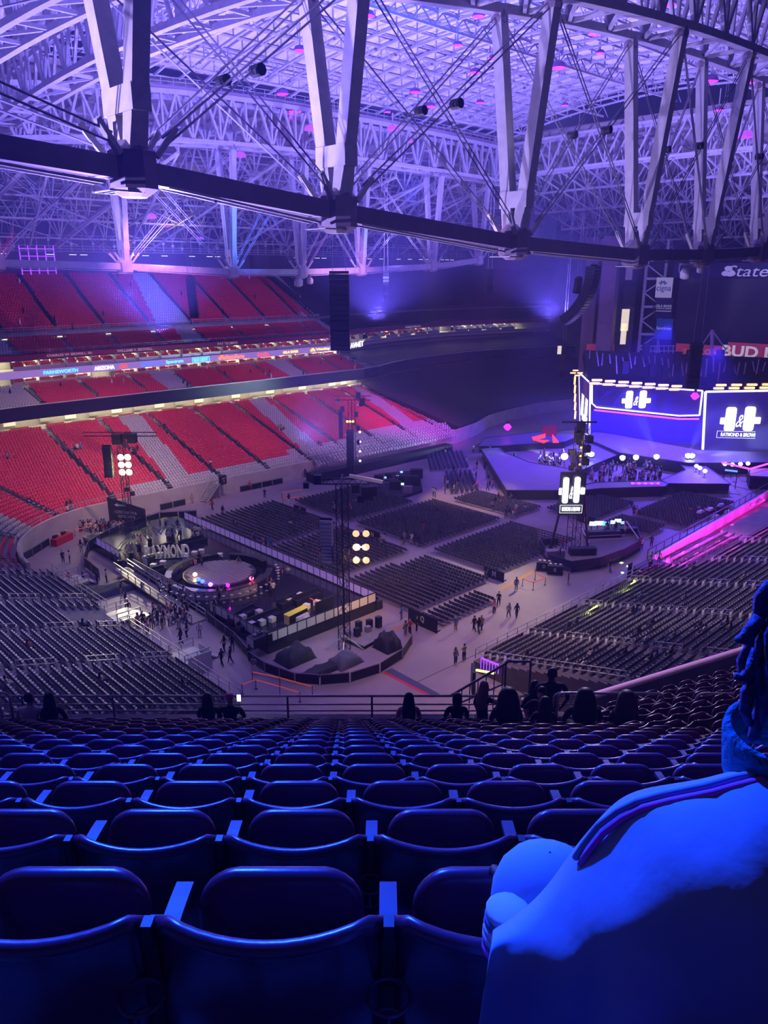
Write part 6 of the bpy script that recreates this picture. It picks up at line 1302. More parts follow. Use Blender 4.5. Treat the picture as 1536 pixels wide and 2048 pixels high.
# red lit set piece and magenta lamps by the left of the stage
e = empty('red_set_piece', (*fl(1090, 884, 1.5), 0), 0, 'jagged red glowing set piece on the far left of the stage', 'set', world=True)
for P in ([(1064, 874), (1091, 867), (1091, 874), (1068, 880)], [(1072, 880), (1098, 880), (1088, 885)], [(1105, 868), (1118, 884), (1106, 884)]):
    quad3('red_panel', [at(px, py, 158-(py-867)*.1) for px, py in P], em('red_set_glow', (1, .04, .02), 1.6) if 'red_set_glow' not in MATS else MATS['red_set_glow'], e)
mb = MB(); a = at(1099, 862, 160); mb.box(tuple(a), (3, .4, 2.2), YC); mb.build('red_backing', M_RED, e)
for k, (px, py, D) in enumerate([(1015, 854, 165), (1029, 920, 150), (1390, 792, 158)]):
    o = empty('magenta_lamp', at(px, py, D), 0, ('magenta lamp beside the stage stair far left', 'violet beam lamp on the left of the stage wedge', 'magenta lamp on the wide screen corner')[k], 'lamp'); mb = MB(); mb.lathe((0, 0, 0), [(.3, -.7), (.9, 0), (.3, .7)], 10); mb.build('lens', E_MAG if k != 1 else E_PURP, o); mb = MB(); mb.box((0, 0, 1.0), (.4, .4, .8)); mb.build('housing', M_BLACK, o)
for i, dx in enumerate((-16, -9, -2, 5, 12)): q = at(1029+dx, 870, 152); p = at(1029, 920, 150); lamp('SPOT', 'violet_fan_beam', tuple(p), tuple(q), 3e4, (.2, .08, 1), .1, 4, .3)
# ================================================================ people
def skin_mesh(name, nodes, edges, mats, bone_mat, sub=1, root=0):
    """one continuous skin grown over a jointed skeleton; faces take the material of the nearest bone"""
    me = bpy.data.meshes.new('sk'); me.from_pydata([n[:3] for n in nodes], edges, [])
    o = bpy.data.objects.new('sk', me); C.objects.link(o); m = o.modifiers.new('s', 'SKIN'); m.use_smooth_shade = True
    m.branch_smoothing = .3
    for i, n in enumerate(nodes):
        r = n[3]; me.skin_vertices[0].data[i].radius = (r, n[4] if len(n) > 4 else r)
    me.skin_vertices[0].data[root].use_root = True
    if sub: s_ = o.modifiers.new('u', 'SUBSURF'); s_.levels = sub; s_.render_levels = sub
    dg = bpy.context.evaluated_depsgraph_get(); dg.update(); out = bpy.data.meshes.new_from_object(o.evaluated_get(dg)); out.name = name; bpy.data.objects.remove(o)
    A = np.array([nodes[a][:3] for a, b in edges]); B = np.array([nodes[b][:3] for a, b in edges]); AB = B-A; L2 = np.maximum((AB**2).sum(1), 1e-9)
    RR = np.array([min(nodes[a][3], nodes[b][3]) for a, b in edges])
    n = len(out.polygons); c = np.empty(n*3); out.polygons.foreach_get('center', c); c = c.reshape(-1, 1, 3)
    t = np.clip(((c-A)*AB).sum(2)/L2, 0, 1); d = np.sqrt(((c-(A+AB*t[..., None]))**2).sum(2)) - RR*.6
    out.materials.clear(); [out.materials.append(x) for x in mats]
    out.polygons.foreach_set('material_index', np.array(bone_mat)[d.argmin(1)].astype(np.int32)); out.polygons.foreach_set('use_smooth', [True]*n); out.update(); return out
def lerp3(a, b, t): return tuple(a[i]+(b[i]-a[i])*t for i in range(3))
def body(pose, hands=False, slim=1.0, lean=0.0):
    """skeleton in local space: +y is where the figure faces, z from the soles (or the seat's floor)"""
    N = []; E = []; BM_ = []
    def add(p, r, par=None, bm=0, r2=None):
        N.append((*p, r) if r2 is None else (*p, r, r2)); i = len(N)-1
        if par is not None: E.append((par, i)); BM_.append(bm)
        return i
    sit = pose == 'sit'; hz = .50 if sit else .93; w_ = slim
    pel = add((0, 0, hz), .125*w_, None, 0, .10); sp = add((0, lean*.3, hz+.2), .115*w_, pel, 1, .09); ch = add((0, lean*.7, hz+.42), .145*w_, sp, 1, .10)
    nk = add((0, lean, hz+.57), .055, ch, 1); hd = add((0, lean+.03, hz+.68), .078, nk, 0); ht = add((0, lean+.02, hz+.79), .072, hd, 0)
    fing = lambda wr, el, s_: None
    for s_ in (-1, 1):
        if sit: hip = add((s_*.09, .02, hz-.02), .09, pel, 2); kn = add((s_*.12, .45, hz+.02), .062, hip, 2); an = add((s_*.12, .42, .08), .042, kn, 2); toe = add((s_*.13, .60, .04), .036, an, 3)
        elif pose == 'walk': hip = add((s_*.09, 0, hz-.06), .09, pel, 2); kn = add((s_*.10, s_*.14+.04, .50), .06, hip, 2); an = add((s_*.10, s_*.26-.06, .09), .042, kn, 2); toe = add((s_*.11, s_*.26+.10, .04), .036, an, 3)
        else: hip = add((s_*.09, 0, hz-.06), .09, pel, 2); kn = add((s_*.11, .02, .50), .06, hip, 2); an = add((s_*.12, -.02, .08), .042, kn, 2); toe = add((s_*.14, .14, .04), .036, an, 3)
        sh = add((s_*.175*w_, lean*.9, hz+.49), .062, ch, 1)
        if sit or pose == 'phone': el = add((s_*.24*w_, lean+.06, hz+.24), .046, sh, 1); wr = add((s_*.13, lean+.30, hz+(.22 if sit else .30)), .032, el, 0)
        elif pose == 'point' and s_ == 1: el = add((.30, lean+.22, hz+.36), .046, sh, 0); wr = add((.30, lean+.50, hz+.32), .032, el, 0)
        elif pose == 'hip' : el = add((s_*.36, lean-.06, hz+.24), .046, sh, 1); wr = add((s_*.20, lean+.10, hz+.06), .032, el, 0)
        else: k = .12*s_ if pose == 'walk' else 0; el = add((s_*.25*w_, lean-k*.4-.02, hz+.23), .046, sh, 1); wr = add((s_*.27, lean-k+.08, hz+.01), .032, el, 0)
        p = N[wr][:3]; q = N[el][:3]; d = Vector(p)-Vector(q); d.normalize()
        if not hands: add(tuple(Vector(p)+d*.11), .036, wr, 0, .022)
        else:
            pl = add(tuple(Vector(p)+d*.07), .036, wr, 0, .018); sd = d.cross(Vector((0, 0, 1))); sd = (sd if sd.length > .1 else Vector((1, 0, 0))).normalized(); up = sd.cross(d)
            for i_, L in enumerate((.075, .085, .08, .062)):
                b0 = Vector(p)+d*.085+sd*(i_-1.5)*.021; f1 = add(tuple(b0), .0105, pl, 0); f2 = add(tuple(b0+d*L*.5-up*.008), .0095, f1, 0); add(tuple(b0+d*L*.85-up*.03), .0085, f2, 0)
            t1 = add(tuple(Vector(p)+d*.03+sd*.045*-s_), .011, pl, 0); add(tuple(Vector(p)+d*.075+sd*.065*-s_), .0095, t1, 0)
    return N, E, BM_
BASE = {}
for ps in ('stand', 'walk', 'sit', 'phone', 'point', 'hip'):
    for slim in (1.0,):
        N, E, Bm = body(ps); BASE[ps] = skin_mesh('person_'+ps, N, E, [M_SKIN[0], CLOTH['black'], CLOTH['denim'], CLOTH['white']], Bm, 0)
def hair_mesh(kind, sit=False, hz=.93):
    mb = MB(); z = hz+.72
    n = 10
    if kind == 'short': pr = [(.02, .145), (.07, .13), (.098, .07), (.102, .0), (.085, -.05)]
    elif kind == 'long': pr = [(.02, .15), (.08, .13), (.11, .06), (.125, -.05), (.15, -.20), (.16, -.38), (.10, -.52)]
    elif kind == 'huge': pr = [(.03, .17), (.11, .15), (.17, .06), (.20, -.08), (.23, -.24), (.22, -.40), (.12, -.52)]
    elif kind == 'cap': pr = [(.02, .15), (.08, .14), (.108, .09), (.11, .05), (.102, .04)]
    else: pr = [(.02, .15), (.08, .13), (.11, .06), (.115, -.05), (.09, -.16)]
    b = mb.n
    for (r, dz) in pr:
        for k in range(n): a = 2*PI*k/n; back = max(0, -math.sin(a)); mb.v.append((r*math.cos(a)*(1 if dz > -.1 else 1.0), (r*.95*math.sin(a) - .025 - (.03 if dz < -.1 else 0))*(1 if dz > -.02 or math.sin(a) < .2 else .25), z+dz))
    mb.n += n*len(pr)
    for i in range(len(pr)-1):
        for k in range(n): k2 = (k+1) % n; mb.f.append([b+i*n+k, b+(i+1)*n+k, b+(i+1)*n+k2, b+i*n+k2]); mb.m.append(0)
    mb.f.append([b+k for k in range(n)]); mb.m.append(0); mb.f.append([b+(len(pr)-1)*n+k for k in range(n)][::-1]); mb.m.append(0)
    if kind == 'cap': mb.box((0, .13, z+.05), (.15, .10, .015))
    return mb
HM = {}
for kd in ('short', 'long', 'bob', 'cap'):
    for st in (0, 1): HM[kd, st] = hair_mesh(kd, hz=.50 if st else .93).mesh('hair', M_HAIR[0], True)
PMC = {}
NPEOPLE = [0]
HT = {0: 'light-skinned', 1: 'brown-skinned', 2: 'dark-skinned'}
def person(x, y, z, face, pose, top, bot, sk, hair, label, group=None, sc=1.0):
    key = (pose, top, bot, sk)
    if key not in PMC:
        me = BASE[pose].copy(); me.materials[0] = M_SKIN[sk]; me.materials[1] = CLOTH[top]; me.materials[2] = CLOTH[bot]; PMC[key] = me
    o = link('person', PMC[key]); o.location = (x, y, z); o.rotation_euler = (0, 0, face - PI/2); o.scale = (sc,)*3
    h = link('hair', HM[hair, 1 if pose == 'sit' else 0], o); 
    NPEOPLE[0] += 1
    return tag(o, label, 'person', group)
TOPS = ['black']*5 + ['white']*3 + ['grey', 'grey', 'blue', 'red', 'pink', 'khaki']; BOTS = ['black', 'black', 'denim', 'denim', 'grey', 'khaki']
HN = {'short': 'short hair', 'long': 'long hair', 'bob': 'bobbed hair', 'cap': 'a cap'}
PD = {'stand': 'standing', 'walk': 'walking', 'sit': 'sitting', 'phone': 'standing with hands raised in front', 'point': 'pointing', 'hip': 'standing hands on hips'}
def rp(x, y, z, where, group, poses=('stand', 'walk', 'phone'), face=None, tops=TOPS, bots=BOTS, sc=None):
    ps = RD.choice(poses); tp = RD.choice(tops); bt = RD.choice(bots); hr = RD.choice(('short', 'short', 'long', 'long', 'bob', 'cap')); f = RD.uniform(0, 2*PI) if face is None else face + RD.uniform(-.35, .35)
    return person(x, y, z, f, ps, tp, bt, RD.choice((0, 1, 1, 2)), hr, 'person in %s top with %s %s %s' % (tp, HN[hr], PD[ps] if ps != 'phone' else 'standing', where), group, sc or RD.uniform(.93, 1.04))
# people standing or walking on the floor, placed one by one: (px, py of the feet, pose, top, trousers, hair, words)
SP = [(911, 1328, 'stand', 'grey', 'denim', 'long', 'standing alone on the open floor, left of the pair'), (928, 1320, 'phone', 'khaki', 'black', 'short', 'beside a colleague on the open floor before the right bleacher'),
      (911, 1262, 'stand', 'blue', 'khaki', 'short', 'standing right of sign Q'), (948, 1262, 'walk', 'black', 'black', 'short', 'leading the group of three right of sign Q'), (957, 1266, 'walk', 'black', 'denim', 'long', 'in the middle of the group of three right of sign Q'), (963, 1262, 'walk', 'grey', 'denim', 'long', 'last of the group of three right of sign Q'),
      (988, 1228, 'walk', 'pink', 'black', 'long', 'walking left of the pair near the ochre tape'), (997, 1212, 'walk', 'black', 'black', 'short', 'with a numbered shirt near the ochre tape'), (1017, 1236, 'walk', 'grey', 'denim', 'long', 'walking left of two on the open floor'), (1033, 1236, 'walk', 'black', 'denim', 'long', 'walking right of two on the open floor'),
      (1032, 1182, 'stand', 'blue', 'grey', 'short', 'by the queue belts right of sign M'), (1136, 1168, 'stand', 'grey', 'grey', 'short', 'leaning beside the letter card tables'), (1220, 1144, 'walk', 'black', 'grey', 'short', 'alone right of the mixing platform'), (971, 1155, 'stand', 'black', 'khaki', 'short', 'left of sign M'), (997, 1157, 'stand', 'blue', 'grey', 'short', 'right of sign M'),
      (803, 1240, 'stand', 'blue', 'grey', 'short', 'in the gap beside sign R'), (820, 1268, 'stand', 'red', 'black', 'long', 'behind the barricade left of sign Q'), (833, 1263, 'stand', 'black', 'black', 'short', 'right of the red shirt left of sign Q'), (811, 1272, 'stand', 'grey', 'khaki', 'short', 'at the corner of the curved barricade'),
      (444, 1330, 'walk', 'black', 'black', 'short', 'left guard walking below the ramp'), (461, 1326, 'walk', 'black', 'black', 'short', 'right guard walking below the ramp'), (449, 1303, 'walk', 'khaki', 'black', 'long', 'behind the left guard below the ramp'), (465, 1300, 'stand', 'black', 'denim', 'short', 'behind the right guard below the ramp'),
      (508, 1346, 'stand', 'grey', 'white', 'short', 'at the corner of the black barricade'), (500, 1322, 'stand', 'black', 'black', 'short', 'just behind the corner of the black barricade'), (362, 1288, 'walk', 'black', 'black', 'long', 'dark dressed woman walking below the ramp crowd'), (374, 1276, 'walk', 'white', 'black', 'long', 'white shirted, right of the dark dressed woman'), (400, 1274, 'stand', 'white', 'khaki', 'short', 'at the foot of the ramp'),
      (127, 1126, 'stand', 'black', 'denim', 'short', 'left of two near the left corner of the floor'), (140, 1126, 'stand', 'white', 'black', 'short', 'right of two near the left corner of the floor'), (163, 1104, 'stand', 'white', 'grey', 'long', 'below the merchandise queue'), (177, 1102, 'stand', 'black', 'black', 'long', 'beside the woman below the merchandise queue'), (213, 1068, 'stand', 'black', 'black', 'short', 'right of the merchandise queue by the black fence'),
      (385, 1009, 'stand', 'khaki', 'khaki', 'short', 'against the far wall left of the exit stair'), (425, 1020, 'walk', 'red', 'black', 'short', 'below the exit stair'), (446, 1032, 'stand', 'black', 'khaki', 'short', 'between the exit stair and the platform'), (530, 997, 'stand', 'black', 'denim', 'short', 'by the long far barricade'), (500, 981, 'sit', 'red', 'black', 'short', 'leaning on the long far barricade'), (578, 1008, 'stand', 'black', 'white', 'long', 'by the far red belts'), (532, 1032, 'stand', 'blue', 'black', 'short', 'in the far left chair aisle'),
      (300, 1052, 'stand', 'black', 'khaki', 'short', 'behind the exit banner at its right end'), (356, 1060, 'stand', 'black', 'grey', 'short', 'at the back rail of the lounge platform'), (333, 1062, 'walk', 'black', 'black', 'short', 'first of two at the back of the lounge'), (321, 1060, 'stand', 'black', 'black', 'short', 'second of two at the back of the lounge'),
      (195, 1168, 'stand', 'black', 'black', 'short', 'left of the black fence corner'), (243, 1192, 'stand', 'black', 'khaki', 'short', 'among the group left of the ramp top'), (214, 1165, 'stand', 'white', 'black', 'short', 'at the black fence corner'), (168, 1170, 'stand', 'black', 'black', 'short', 'near the far landing of the left bleacher'), (140, 1172, 'walk', 'red', 'black', 'short', 'in red by the far landing of the left bleacher'),
      (252, 1212, 'stand', 'black', 'white', 'long', 'under the ramp at its far end'), (258, 1230, 'stand', 'black', 'black', 'short', 'beside the barrier under the ramp'), (286, 1187, 'stand', 'grey', 'black', 'short', 'at the top of the ramp'),
      (565, 1163, 'stand', 'orange', 'orange', 'short', 'in an orange suit by the violet panels'), (577, 1158, 'stand', 'white', 'black', 'short', 'just outside the violet panels'), (1170, 1310, 'stand', 'black', 'black', 'short', 'x')]
SP = SP[:-1]
DECKED = {565, 300}
for k, (px, py, ps, tp, bt, hr, wd) in enumerate(SP):
    x, y = fl(px, py); person(x, y, 0.0, RD.uniform(0, 6.28), ps if ps != 'sit' else 'stand', tp, bt, RD.choice((0, 1, 2)), hr, ('person in %s %s' % (tp, wd))[:110])
def cluster(poly_c, n, where, group, z=0.0, **kw):
    (x0, y0, x1, y1) = poly_c; pts = []; tries = 0
    while len(pts) < n and tries < n*60:
        tries += 1; px, py = RD.uniform(x0, x1), RD.uniform(y0, y1); p = fl(px, py, z)
        if all(math.hypot(p[0]-q[0], p[1]-q[1]) > .48 for q in pts): pts.append(p); rp(p[0], p[1], z, where, group, **kw)
cluster((158, 1058, 248, 1068), 24, 'in the merchandise queue', 'merchandise queue')
cluster((305, 1232, 380, 1262), 17, 'in the crowd below the ramp', 'crowd below the ramp')
cluster((275, 1252, 330, 1272), 6, 'at the dark table below the ramp', 'people at the dark table')
cluster((330, 1070, 400, 1088), 9, 'among the waiters on the lounge deck', 'waiters on the lounge deck', z=DZ, tops=['white'], bots=['black'])
cluster((320, 1186, 350, 1192), 3, 'at the lounge edge by the ramp', 'guests at the lounge edge', z=DZ, poses=('stand',))
for k, (px, py, tp) in enumerate([(405, 1145, 'black'), (400, 1130, 'black'), (370, 1200, 'white'), (358, 1196, 'white'), (438, 1200, 'khaki'), (452, 1198, 'black'), (478, 1140, 'khaki'), (392, 1142, 'pink'), (540, 1180, 'khaki'), (547, 1190, 'white'), (430, 1228, 'khaki'), (505, 1182, 'white')]):
    x, y = fl(px, py, DZ); person(x, y, DZ, RD.uniform(0, 6), 'stand', tp, 'black', 1, 'short' if k % 2 else 'long', 'person in %s %s' % (tp, ['by the left blue lamp', 'behind the round stage at left', 'left of the round counter', 'far left of the round counter', 'bent at the front of the counter', 'at the front of the counter', 'behind the counter at the top', 'at the left end of the counter', 'right of the round stage stair', 'right of the stools', 'walking before the counter front', 'at the right of the counter'][k]))
cluster((975, 990, 1050, 1045), 13, 'on the amber lit floor', 'people on the amber lit floor')
cluster((850, 968, 925, 998), 9, 'below the fan of rows', 'people below the fan of rows')
cluster((968, 905, 985, 985), 12, 'along the dark fence beside the stage wedge', 'people along the stage fence')
cluster((868, 905, 955, 980), 10, 'among the fan of rows', 'people among the fan of rows')
cluster((655, 1015, 700, 1040), 4, 'behind the control cases of the central tower', 'people behind the central tower')
cluster((640, 1125, 680, 1150), 6, 'in the aisle right of the violet panels', 'people in the right aisle')
cluster((500, 1085, 545, 1110), 6, 'in the chair aisle behind the violet panels', 'people in the aisle behind the panels')
cluster((760, 1065, 850, 1100), 8, 'in the aisle around sign N', 'people around sign N')
cluster((608, 955, 640, 975), 6, 'by the black riser at the far stand', 'people by the black riser')
cluster((1255, 1030, 1275, 1040), 3, 'behind the mixing platform', 'people behind the mixing platform')
cluster((1100, 1085, 1130, 1120), 3, 'on the mixing platform left side', 'crew on the mixing platform', z=.6); cluster((1195, 1062, 1260, 1072), 5, 'at the mixing desks', 'crew at the mixing desks', z=.6)
u_st, v_st = fl(1290, 1158)
for k, (px, py, tp) in enumerate([(1277, 1118, 'white'), (1290, 1122, 'white'), (1300, 1128, 'white'), (1302, 1095, 'black'), (1282, 1100, 'white')]):
    x, y = fl(px, py, 1.4 if k < 3 else 0)
    if k < 3: x, y = u_st+.3+k*1.1, v_st-.3+.4*(k % 2)
    person(x, y, 1.4 if k < 3 else 0, 3.5, 'stand', tp, 'black', 1, 'short', 'person in %s %s' % (tp, ['on the black stair block, left', 'on the black stair block, middle', 'on the black stair block, right', 'standing dark behind the stair block', 'in white behind the stair block'][k]))
# people sitting among the floor chairs
for k in range(26):
    c = RD.choice([c for c in chairs if c[4] != 11]); rp(c[0]+.05, c[1], -.02, 'in ' + BLKL[c[4]].replace('the left near block beside the curved wall', 'the left near block').replace('the dim block left of the pink wall', 'the block by the pink wall'), 'people seated in ' + BLKL[c[4]], poses=('sit',), face=0.0, sc=.97)
# people in the right bleacher
for k, (px, py) in enumerate([(1290, 1190), (1142, 1250), (1150, 1240), (1260, 1218), (1268, 1214), (1297, 1240), (1282, 1258), (1340, 1265), (1332, 1278), (1300, 1275), (1182, 1300), (1050, 1312), (1060, 1306), (1070, 1318), (1130, 1325), (1140, 1318), (1155, 1328), (1175, 1325), (1255, 1302), (1300, 1312), (1310, 1305), (1340, 1300), (1282, 1345), (1150, 1352), (1155, 1345), (1395, 1245), (1420, 1255), (1460, 1240), (1490, 1265), (1500, 1275), (1370, 1190), (1390, 1130), (1490, 1150), (1512, 1200), (1455, 1250), (1385, 1132), (1355, 1162)]):
    p = unproj(px, py, (0, .25, 1), 1.0+.25*41+.8)
    if not 52.5 < p.x < 126 or (p.y > 36.3 and p.x > 85): continue
    i = max(0, round((41.0-p.y)/.86-.4)); v = 41.0-(i+.4)*.86; rp(p.x, v, BZ(41.0-i*.86)-.03, 'in the %s row of the right bleacher' % ordw(i+1), 'people sitting in the right bleacher', poses=('sit',), face=PI/2, sc=.95)
for k in range(22):
    i = RD.choice(range(2, 34)); v = RD.uniform(52, 90) if k > 10 else RD.gauss(74, 3); u = 31-(i+.4)*.86; rp(u, v, LZ(31-i*.86)-.03, 'in the %s row of the left bleacher' % ordw(i+1), 'people sitting in the lower left bleacher', poses=('sit',), face=0.0, sc=.95)
# people in the lower far stand, seated singly and in small groups
n_ = 0; d0, z0, d1, z1 = LOW
while n_ < 40:
    i = RD.randrange(0, 30); s = RD.uniform(S_C0+2, S_RED-2) if n_ > 15 else RD.uniform(S_C0+2, S_C0+26); d = d0+(d1-d0)*(i+.5)/30; z = z0+(z1-z0)*i/30
    for q in range(RD.choice((1, 2, 2, 3))):
        p, nn = at_s(s+q*.55, d); rp(p[0], p[1], z-.03, 'in the lower tier of the far stand', 'people in the lower far stand', poses=('sit', 'sit', 'stand'), face=math.atan2(-nn[1], -nn[0]), sc=.97); n_ += 1
# crowds past the counting limit: the two pits before the stage and the scattered upper tiers
tm_ = BASE['stand']; tv = [tuple(v.co) for v in tm_.vertices]; tf = [tuple(p.vertices) for p in tm_.polygons]
lo = MB(); lo.lathe((0, 0, 0), [(.12, 0), (.14, .9), (.2, 1.35), (.06, 1.45), (.1, 1.55), (.09, 1.72)], 6); LV = lo.v; LF = lo.f
for nm, rects, z, n_, lab in (('pit_crowd', [(1078, 892, 1132, 938), (1172, 905, 1325, 958)], 0, 230, 'dense crowd of people standing in the two pits before the stage'),):
    pos = []; 
    for q in range(n_):
        r_ = rects[0] if q < 70 else rects[1]; px, py = RD.uniform(r_[0], r_[2]), RD.uniform(r_[1], r_[3])
        if q >= 70 and (py < 905+abs(px-1270)*.25): continue
        p = fl(px, py, SZ+.4); pos.append((p[0], p[1], .0))
    tmx = [{1: 0, 0: 1, 2: 2, 3: 2}[p.material_index] for p in tm_.polygons]; o = bulk(nm, tv, tf, tmx, pos, [RD.uniform(0, 6) for _ in pos], [CLOTH['grey'], M_SKIN[0], CLOTH['black'], CLOTH['pink'], CLOTH['white'], CLOTH['blue']], [RD.choice((0, 2, 2, 2, 3, 4, 5)) for _ in pos]); tag(o, lab, 'crowd', None, 'stuff')
pos = []
for t, nn_ in ((UPP, 26), (MID, 26)):
    for q in range(nn_): i = RD.randrange(0, 10 if t is MID else 20); n2 = 10 if t is MID else 21; s = RD.uniform(S_C0+10, S_RED); p, nn = at_s(s, t[0]+(t[2]-t[0])*(i+.3)/n2); pos.append((p[0], p[1], t[1]+(t[3]-t[1])*i/n2-.35))
o = bulk('scattered_spectators', LV, LF, [0]*len(LF), pos, [0]*len(pos), [CLOTH['white'], CLOTH['black'], M_SKIN[0]], [RD.choice((0, 1, 1, 2)) for _ in pos]); tag(o, 'tiny spectators scattered over the club and upper tiers of the far stand', 'crowd', None, 'stuff')

# ================================================================ our own block of seats
RT = .84; RS = .505; DY0 = 1.28; DZ0 = -1.27
rowy = lambda k: DY0 + RT*k
rowz = lambda k: DZ0 - RS*k           # top of the backrest, below the eye
tread = lambda k: rowz(k) - .85
M_OWN = mat('own_tier_concrete', (.10, .09, .10), .8, noise=.3, nscale=2)
tier = empty('tmp', (0, 0, 0)); bpy.data.objects.remove(tier)
mb = MB()
for k in range(-2, 17):
    y0, y1 = rowy(k)-.40, rowy(k)+.44; z1 = tread(k); P = [L2W(x, y, z) for z in (z1-.75, z1) for x, y in ((-10, y0), (4.9+.3, y0), (5.2, y1), (-10, y1))]; mb.hexa(P)
struct(mb, 'trim_own_tier', M_OWN)
A2 = math.radians(25); X2 = 5.6
def L2R(x, y, z): # frame of the block to the right, turned towards the pitch
    return L2W(X2 + x*math.cos(A2) - y*math.sin(A2), x*math.sin(A2) + y*math.cos(A2), z)
mb = MB()
for k in range(2, 15):
    y0, y1 = rowy(k)-.6, rowy(k)+.24; z1 = tread(k)-.05; mb.hexa([L2R(x, y, z) for z in (z1-.75, z1) for x, y in ((-.5+.0*k, y0), (12, y0), (12, y1), (-.5, y1))])
struct(mb, 'trim_right_own_tier', M_OWN)
# seat parts in local space: +y away from the camera (the way the sitter looks), z=0 at the backrest's top edge
def seat_parts(hi=True):
    W_ = .487; nx = 14 if hi else 8; P = []
    mb = MB(); b = 0; rows = []
    def prof(x):     # plan curve, height of the rolled top edge
        t = x/(W_/2); c = 1-t*t; y = -.060*c + .012*(abs(t)**6); z = -.020*c - (.030*max(0, abs(t)-.93)/.07 if abs(t) > .93 else 0); return y, z
    sec = [(-.020, -.42), (-.010, -.20), (-.004, -.045), (-.018, -.030), (-.020, -.012), (-.010, -.001), (.006, .000), (.016, -.010), (.016, -.028), (.012, -.045), (.006, -.20), (-.004, -.42)]
    for i in range(nx+1):
        x = (i/nx-.5)*W_; y, z = prof(x)
        for (dy, dz) in sec: mb.v.append((x, y+dy+(-dz)*.10*0, z+dz))
    k = len(sec); mb.n = len(mb.v)
    for i in range(nx):
        for j in range(k): j2 = (j+1) % k; mb.f.append([i*k+j, i*k+j2, (i+1)*k+j2, (i+1)*k+j]); mb.m.append(0)
    mb.f.append(list(range(k))[::-1]); mb.m.append(0); mb.f.append([nx*k+j for j in range(k)]); mb.m.append(0)
    P.append(('backrest', mb.mesh('backrest', M_SFRONT, True), None))
    # flipped-up pan: rounded slab standing in front of the backrest
    mb = MB(); pts = []; w2, h_, r = .192, .36, .085
    for cx, cz, a0 in ((w2-r, -r, 90), (w2-.04, -h_+.04, 0), (-w2+.04, -h_+.04, 270), (-w2+r, -r, 180)):
        rr = r if cz > -.2 else .04
        n = 7 if hi else 3
        for i in range(n): a = math.radians(a0 - 90*i/(n-1)); pts.append((cx+rr*math.cos(a), cz+rr*math.sin(a)))
    k = len(pts); rings = []
    for (sc, dy) in ((.0, -.012), (.55, -.010), (.92, -.004), (1.0, .010), (1.0, .030), (.95, .042), (.5, .05), (0, .052)):
        if sc == 0: mb.v.append((0, dy, -h_/2)); rings.append([mb.n]); mb.n += 1; continue
        st = mb.n
        for x, z in pts: zz = -h_/2+(z+h_/2)*sc; mb.v.append((x*sc, dy - .25*(-zz)*.35 + .02*(1-(x*sc/w2)**2), zz))
        rings.append(list(range(st, st+k))); mb.n += k
    for a, b_ in zip(rings[:-1], rings[1:]):
        for i in range(k):
            i2 = (i+1) % k
            if len(a) == 1: mb.f.append([a[0], b_[i], b_[i2]])
            elif len(b_) == 1: mb.f.append([a[i], b_[0], a[i2]])
            else: mb.f.append([a[i], b_[i], b_[i2], a[i2]])
            mb.m.append(0)
    mb.v = [(x, y+.155, z-.068) for x, y, z in mb.v]
    P.append(('seat_pan', mb.mesh('seat_pan', M_SFRONT, True), None))
    mb = MB(); L = .27
    for q in (0,):
        vs = []
        for i in range(6):
            t = i/5; y = -.01+L*t; z = -.168+.012*math.sin(t*PI); wd = .021
            vs += [(-.25-wd, y, z), (-.25+wd, y, z), (-.25+wd, y, z-.022), (-.25-wd, y, z-.022)]
        f = [];
        for i in range(5):
            for j in range(4): f.append((i*4+j, i*4+(j+1) % 4, (i+1)*4+(j+1) % 4, (i+1)*4+j))
        f += [(3, 2, 1, 0), (20, 21, 22, 23)]; mb.add(vs, f)
    P.append(('armrest', mb.mesh('armrest', M_ARM), None))
    mb = MB(); mb.bar((-.25, .02, -.85), (-.25, .02, -.06), .03, .06); mb.bar((-.25, .02, -.84), (-.25, .16, -.50), .025, .04); mb.box((-.25, -.012, -.045), (.022, .03, .06)); P.append(('standard', mb.mesh('standard', M_BLACK), None))
    if hi:
        mb = MB(); n = 16; R = .044
        pts = [(-.25+R*math.cos(2*PI*i/n), -.085+R*math.sin(2*PI*i/n), -.135) for i in range(n+1)]; mb.tube(pts, .0045, 5, cap=False); mb.bar((-.27, -.045, -.135), (-.27, -.0, -.19), .008); mb.bar((-.23, -.045, -.135), (-.23, -.0, -.19), .008)
        pts = [(-.25+R*.7*math.cos(2*PI*i/n), -.085+R*.7*math.sin(2*PI*i/n), -.20) for i in range(n+1)]; mb.tube(pts, .004, 5, cap=False); mb.bar((-.25, -.128, -.135), (-.25, -.115, -.20), .007); P.append(('cup_holder', mb.mesh('cup_holder', M_SFRONT, True), None))
    return P
SPH, SPL = seat_parts(True), seat_parts(False)
ORD = ['nearest', 'second', 'third', 'fourth', 'fifth', 'sixth', 'seventh', 'eighth', 'ninth', 'tenth', 'eleventh', 'twelfth', 'thirteenth', 'fourteenth', 'fifteenth', 'sixteenth', 'last']
JOINT = [.01, -.045, -.16, -.31, -.36, -.42, -.47, -.52, -.57, -.62, -.67, -.72, -.77, -.82, -.87, -.92]
def own_seat(x, y, z, yaw, parts, label, group, frame=L2W):
    p = frame(x, y, z); o = empty('stadium_seat', p, yaw, label, 'seat', group)
    for nm, me, _ in parts: c = bpy.data.objects.new(nm, me); C.objects.link(c); c.parent = o
    return o
nseat = 0
YS = YAW - PI/2
POSW = ['far left', 'left', 'left of centre', 'centre', 'right of centre', 'right', 'far right']
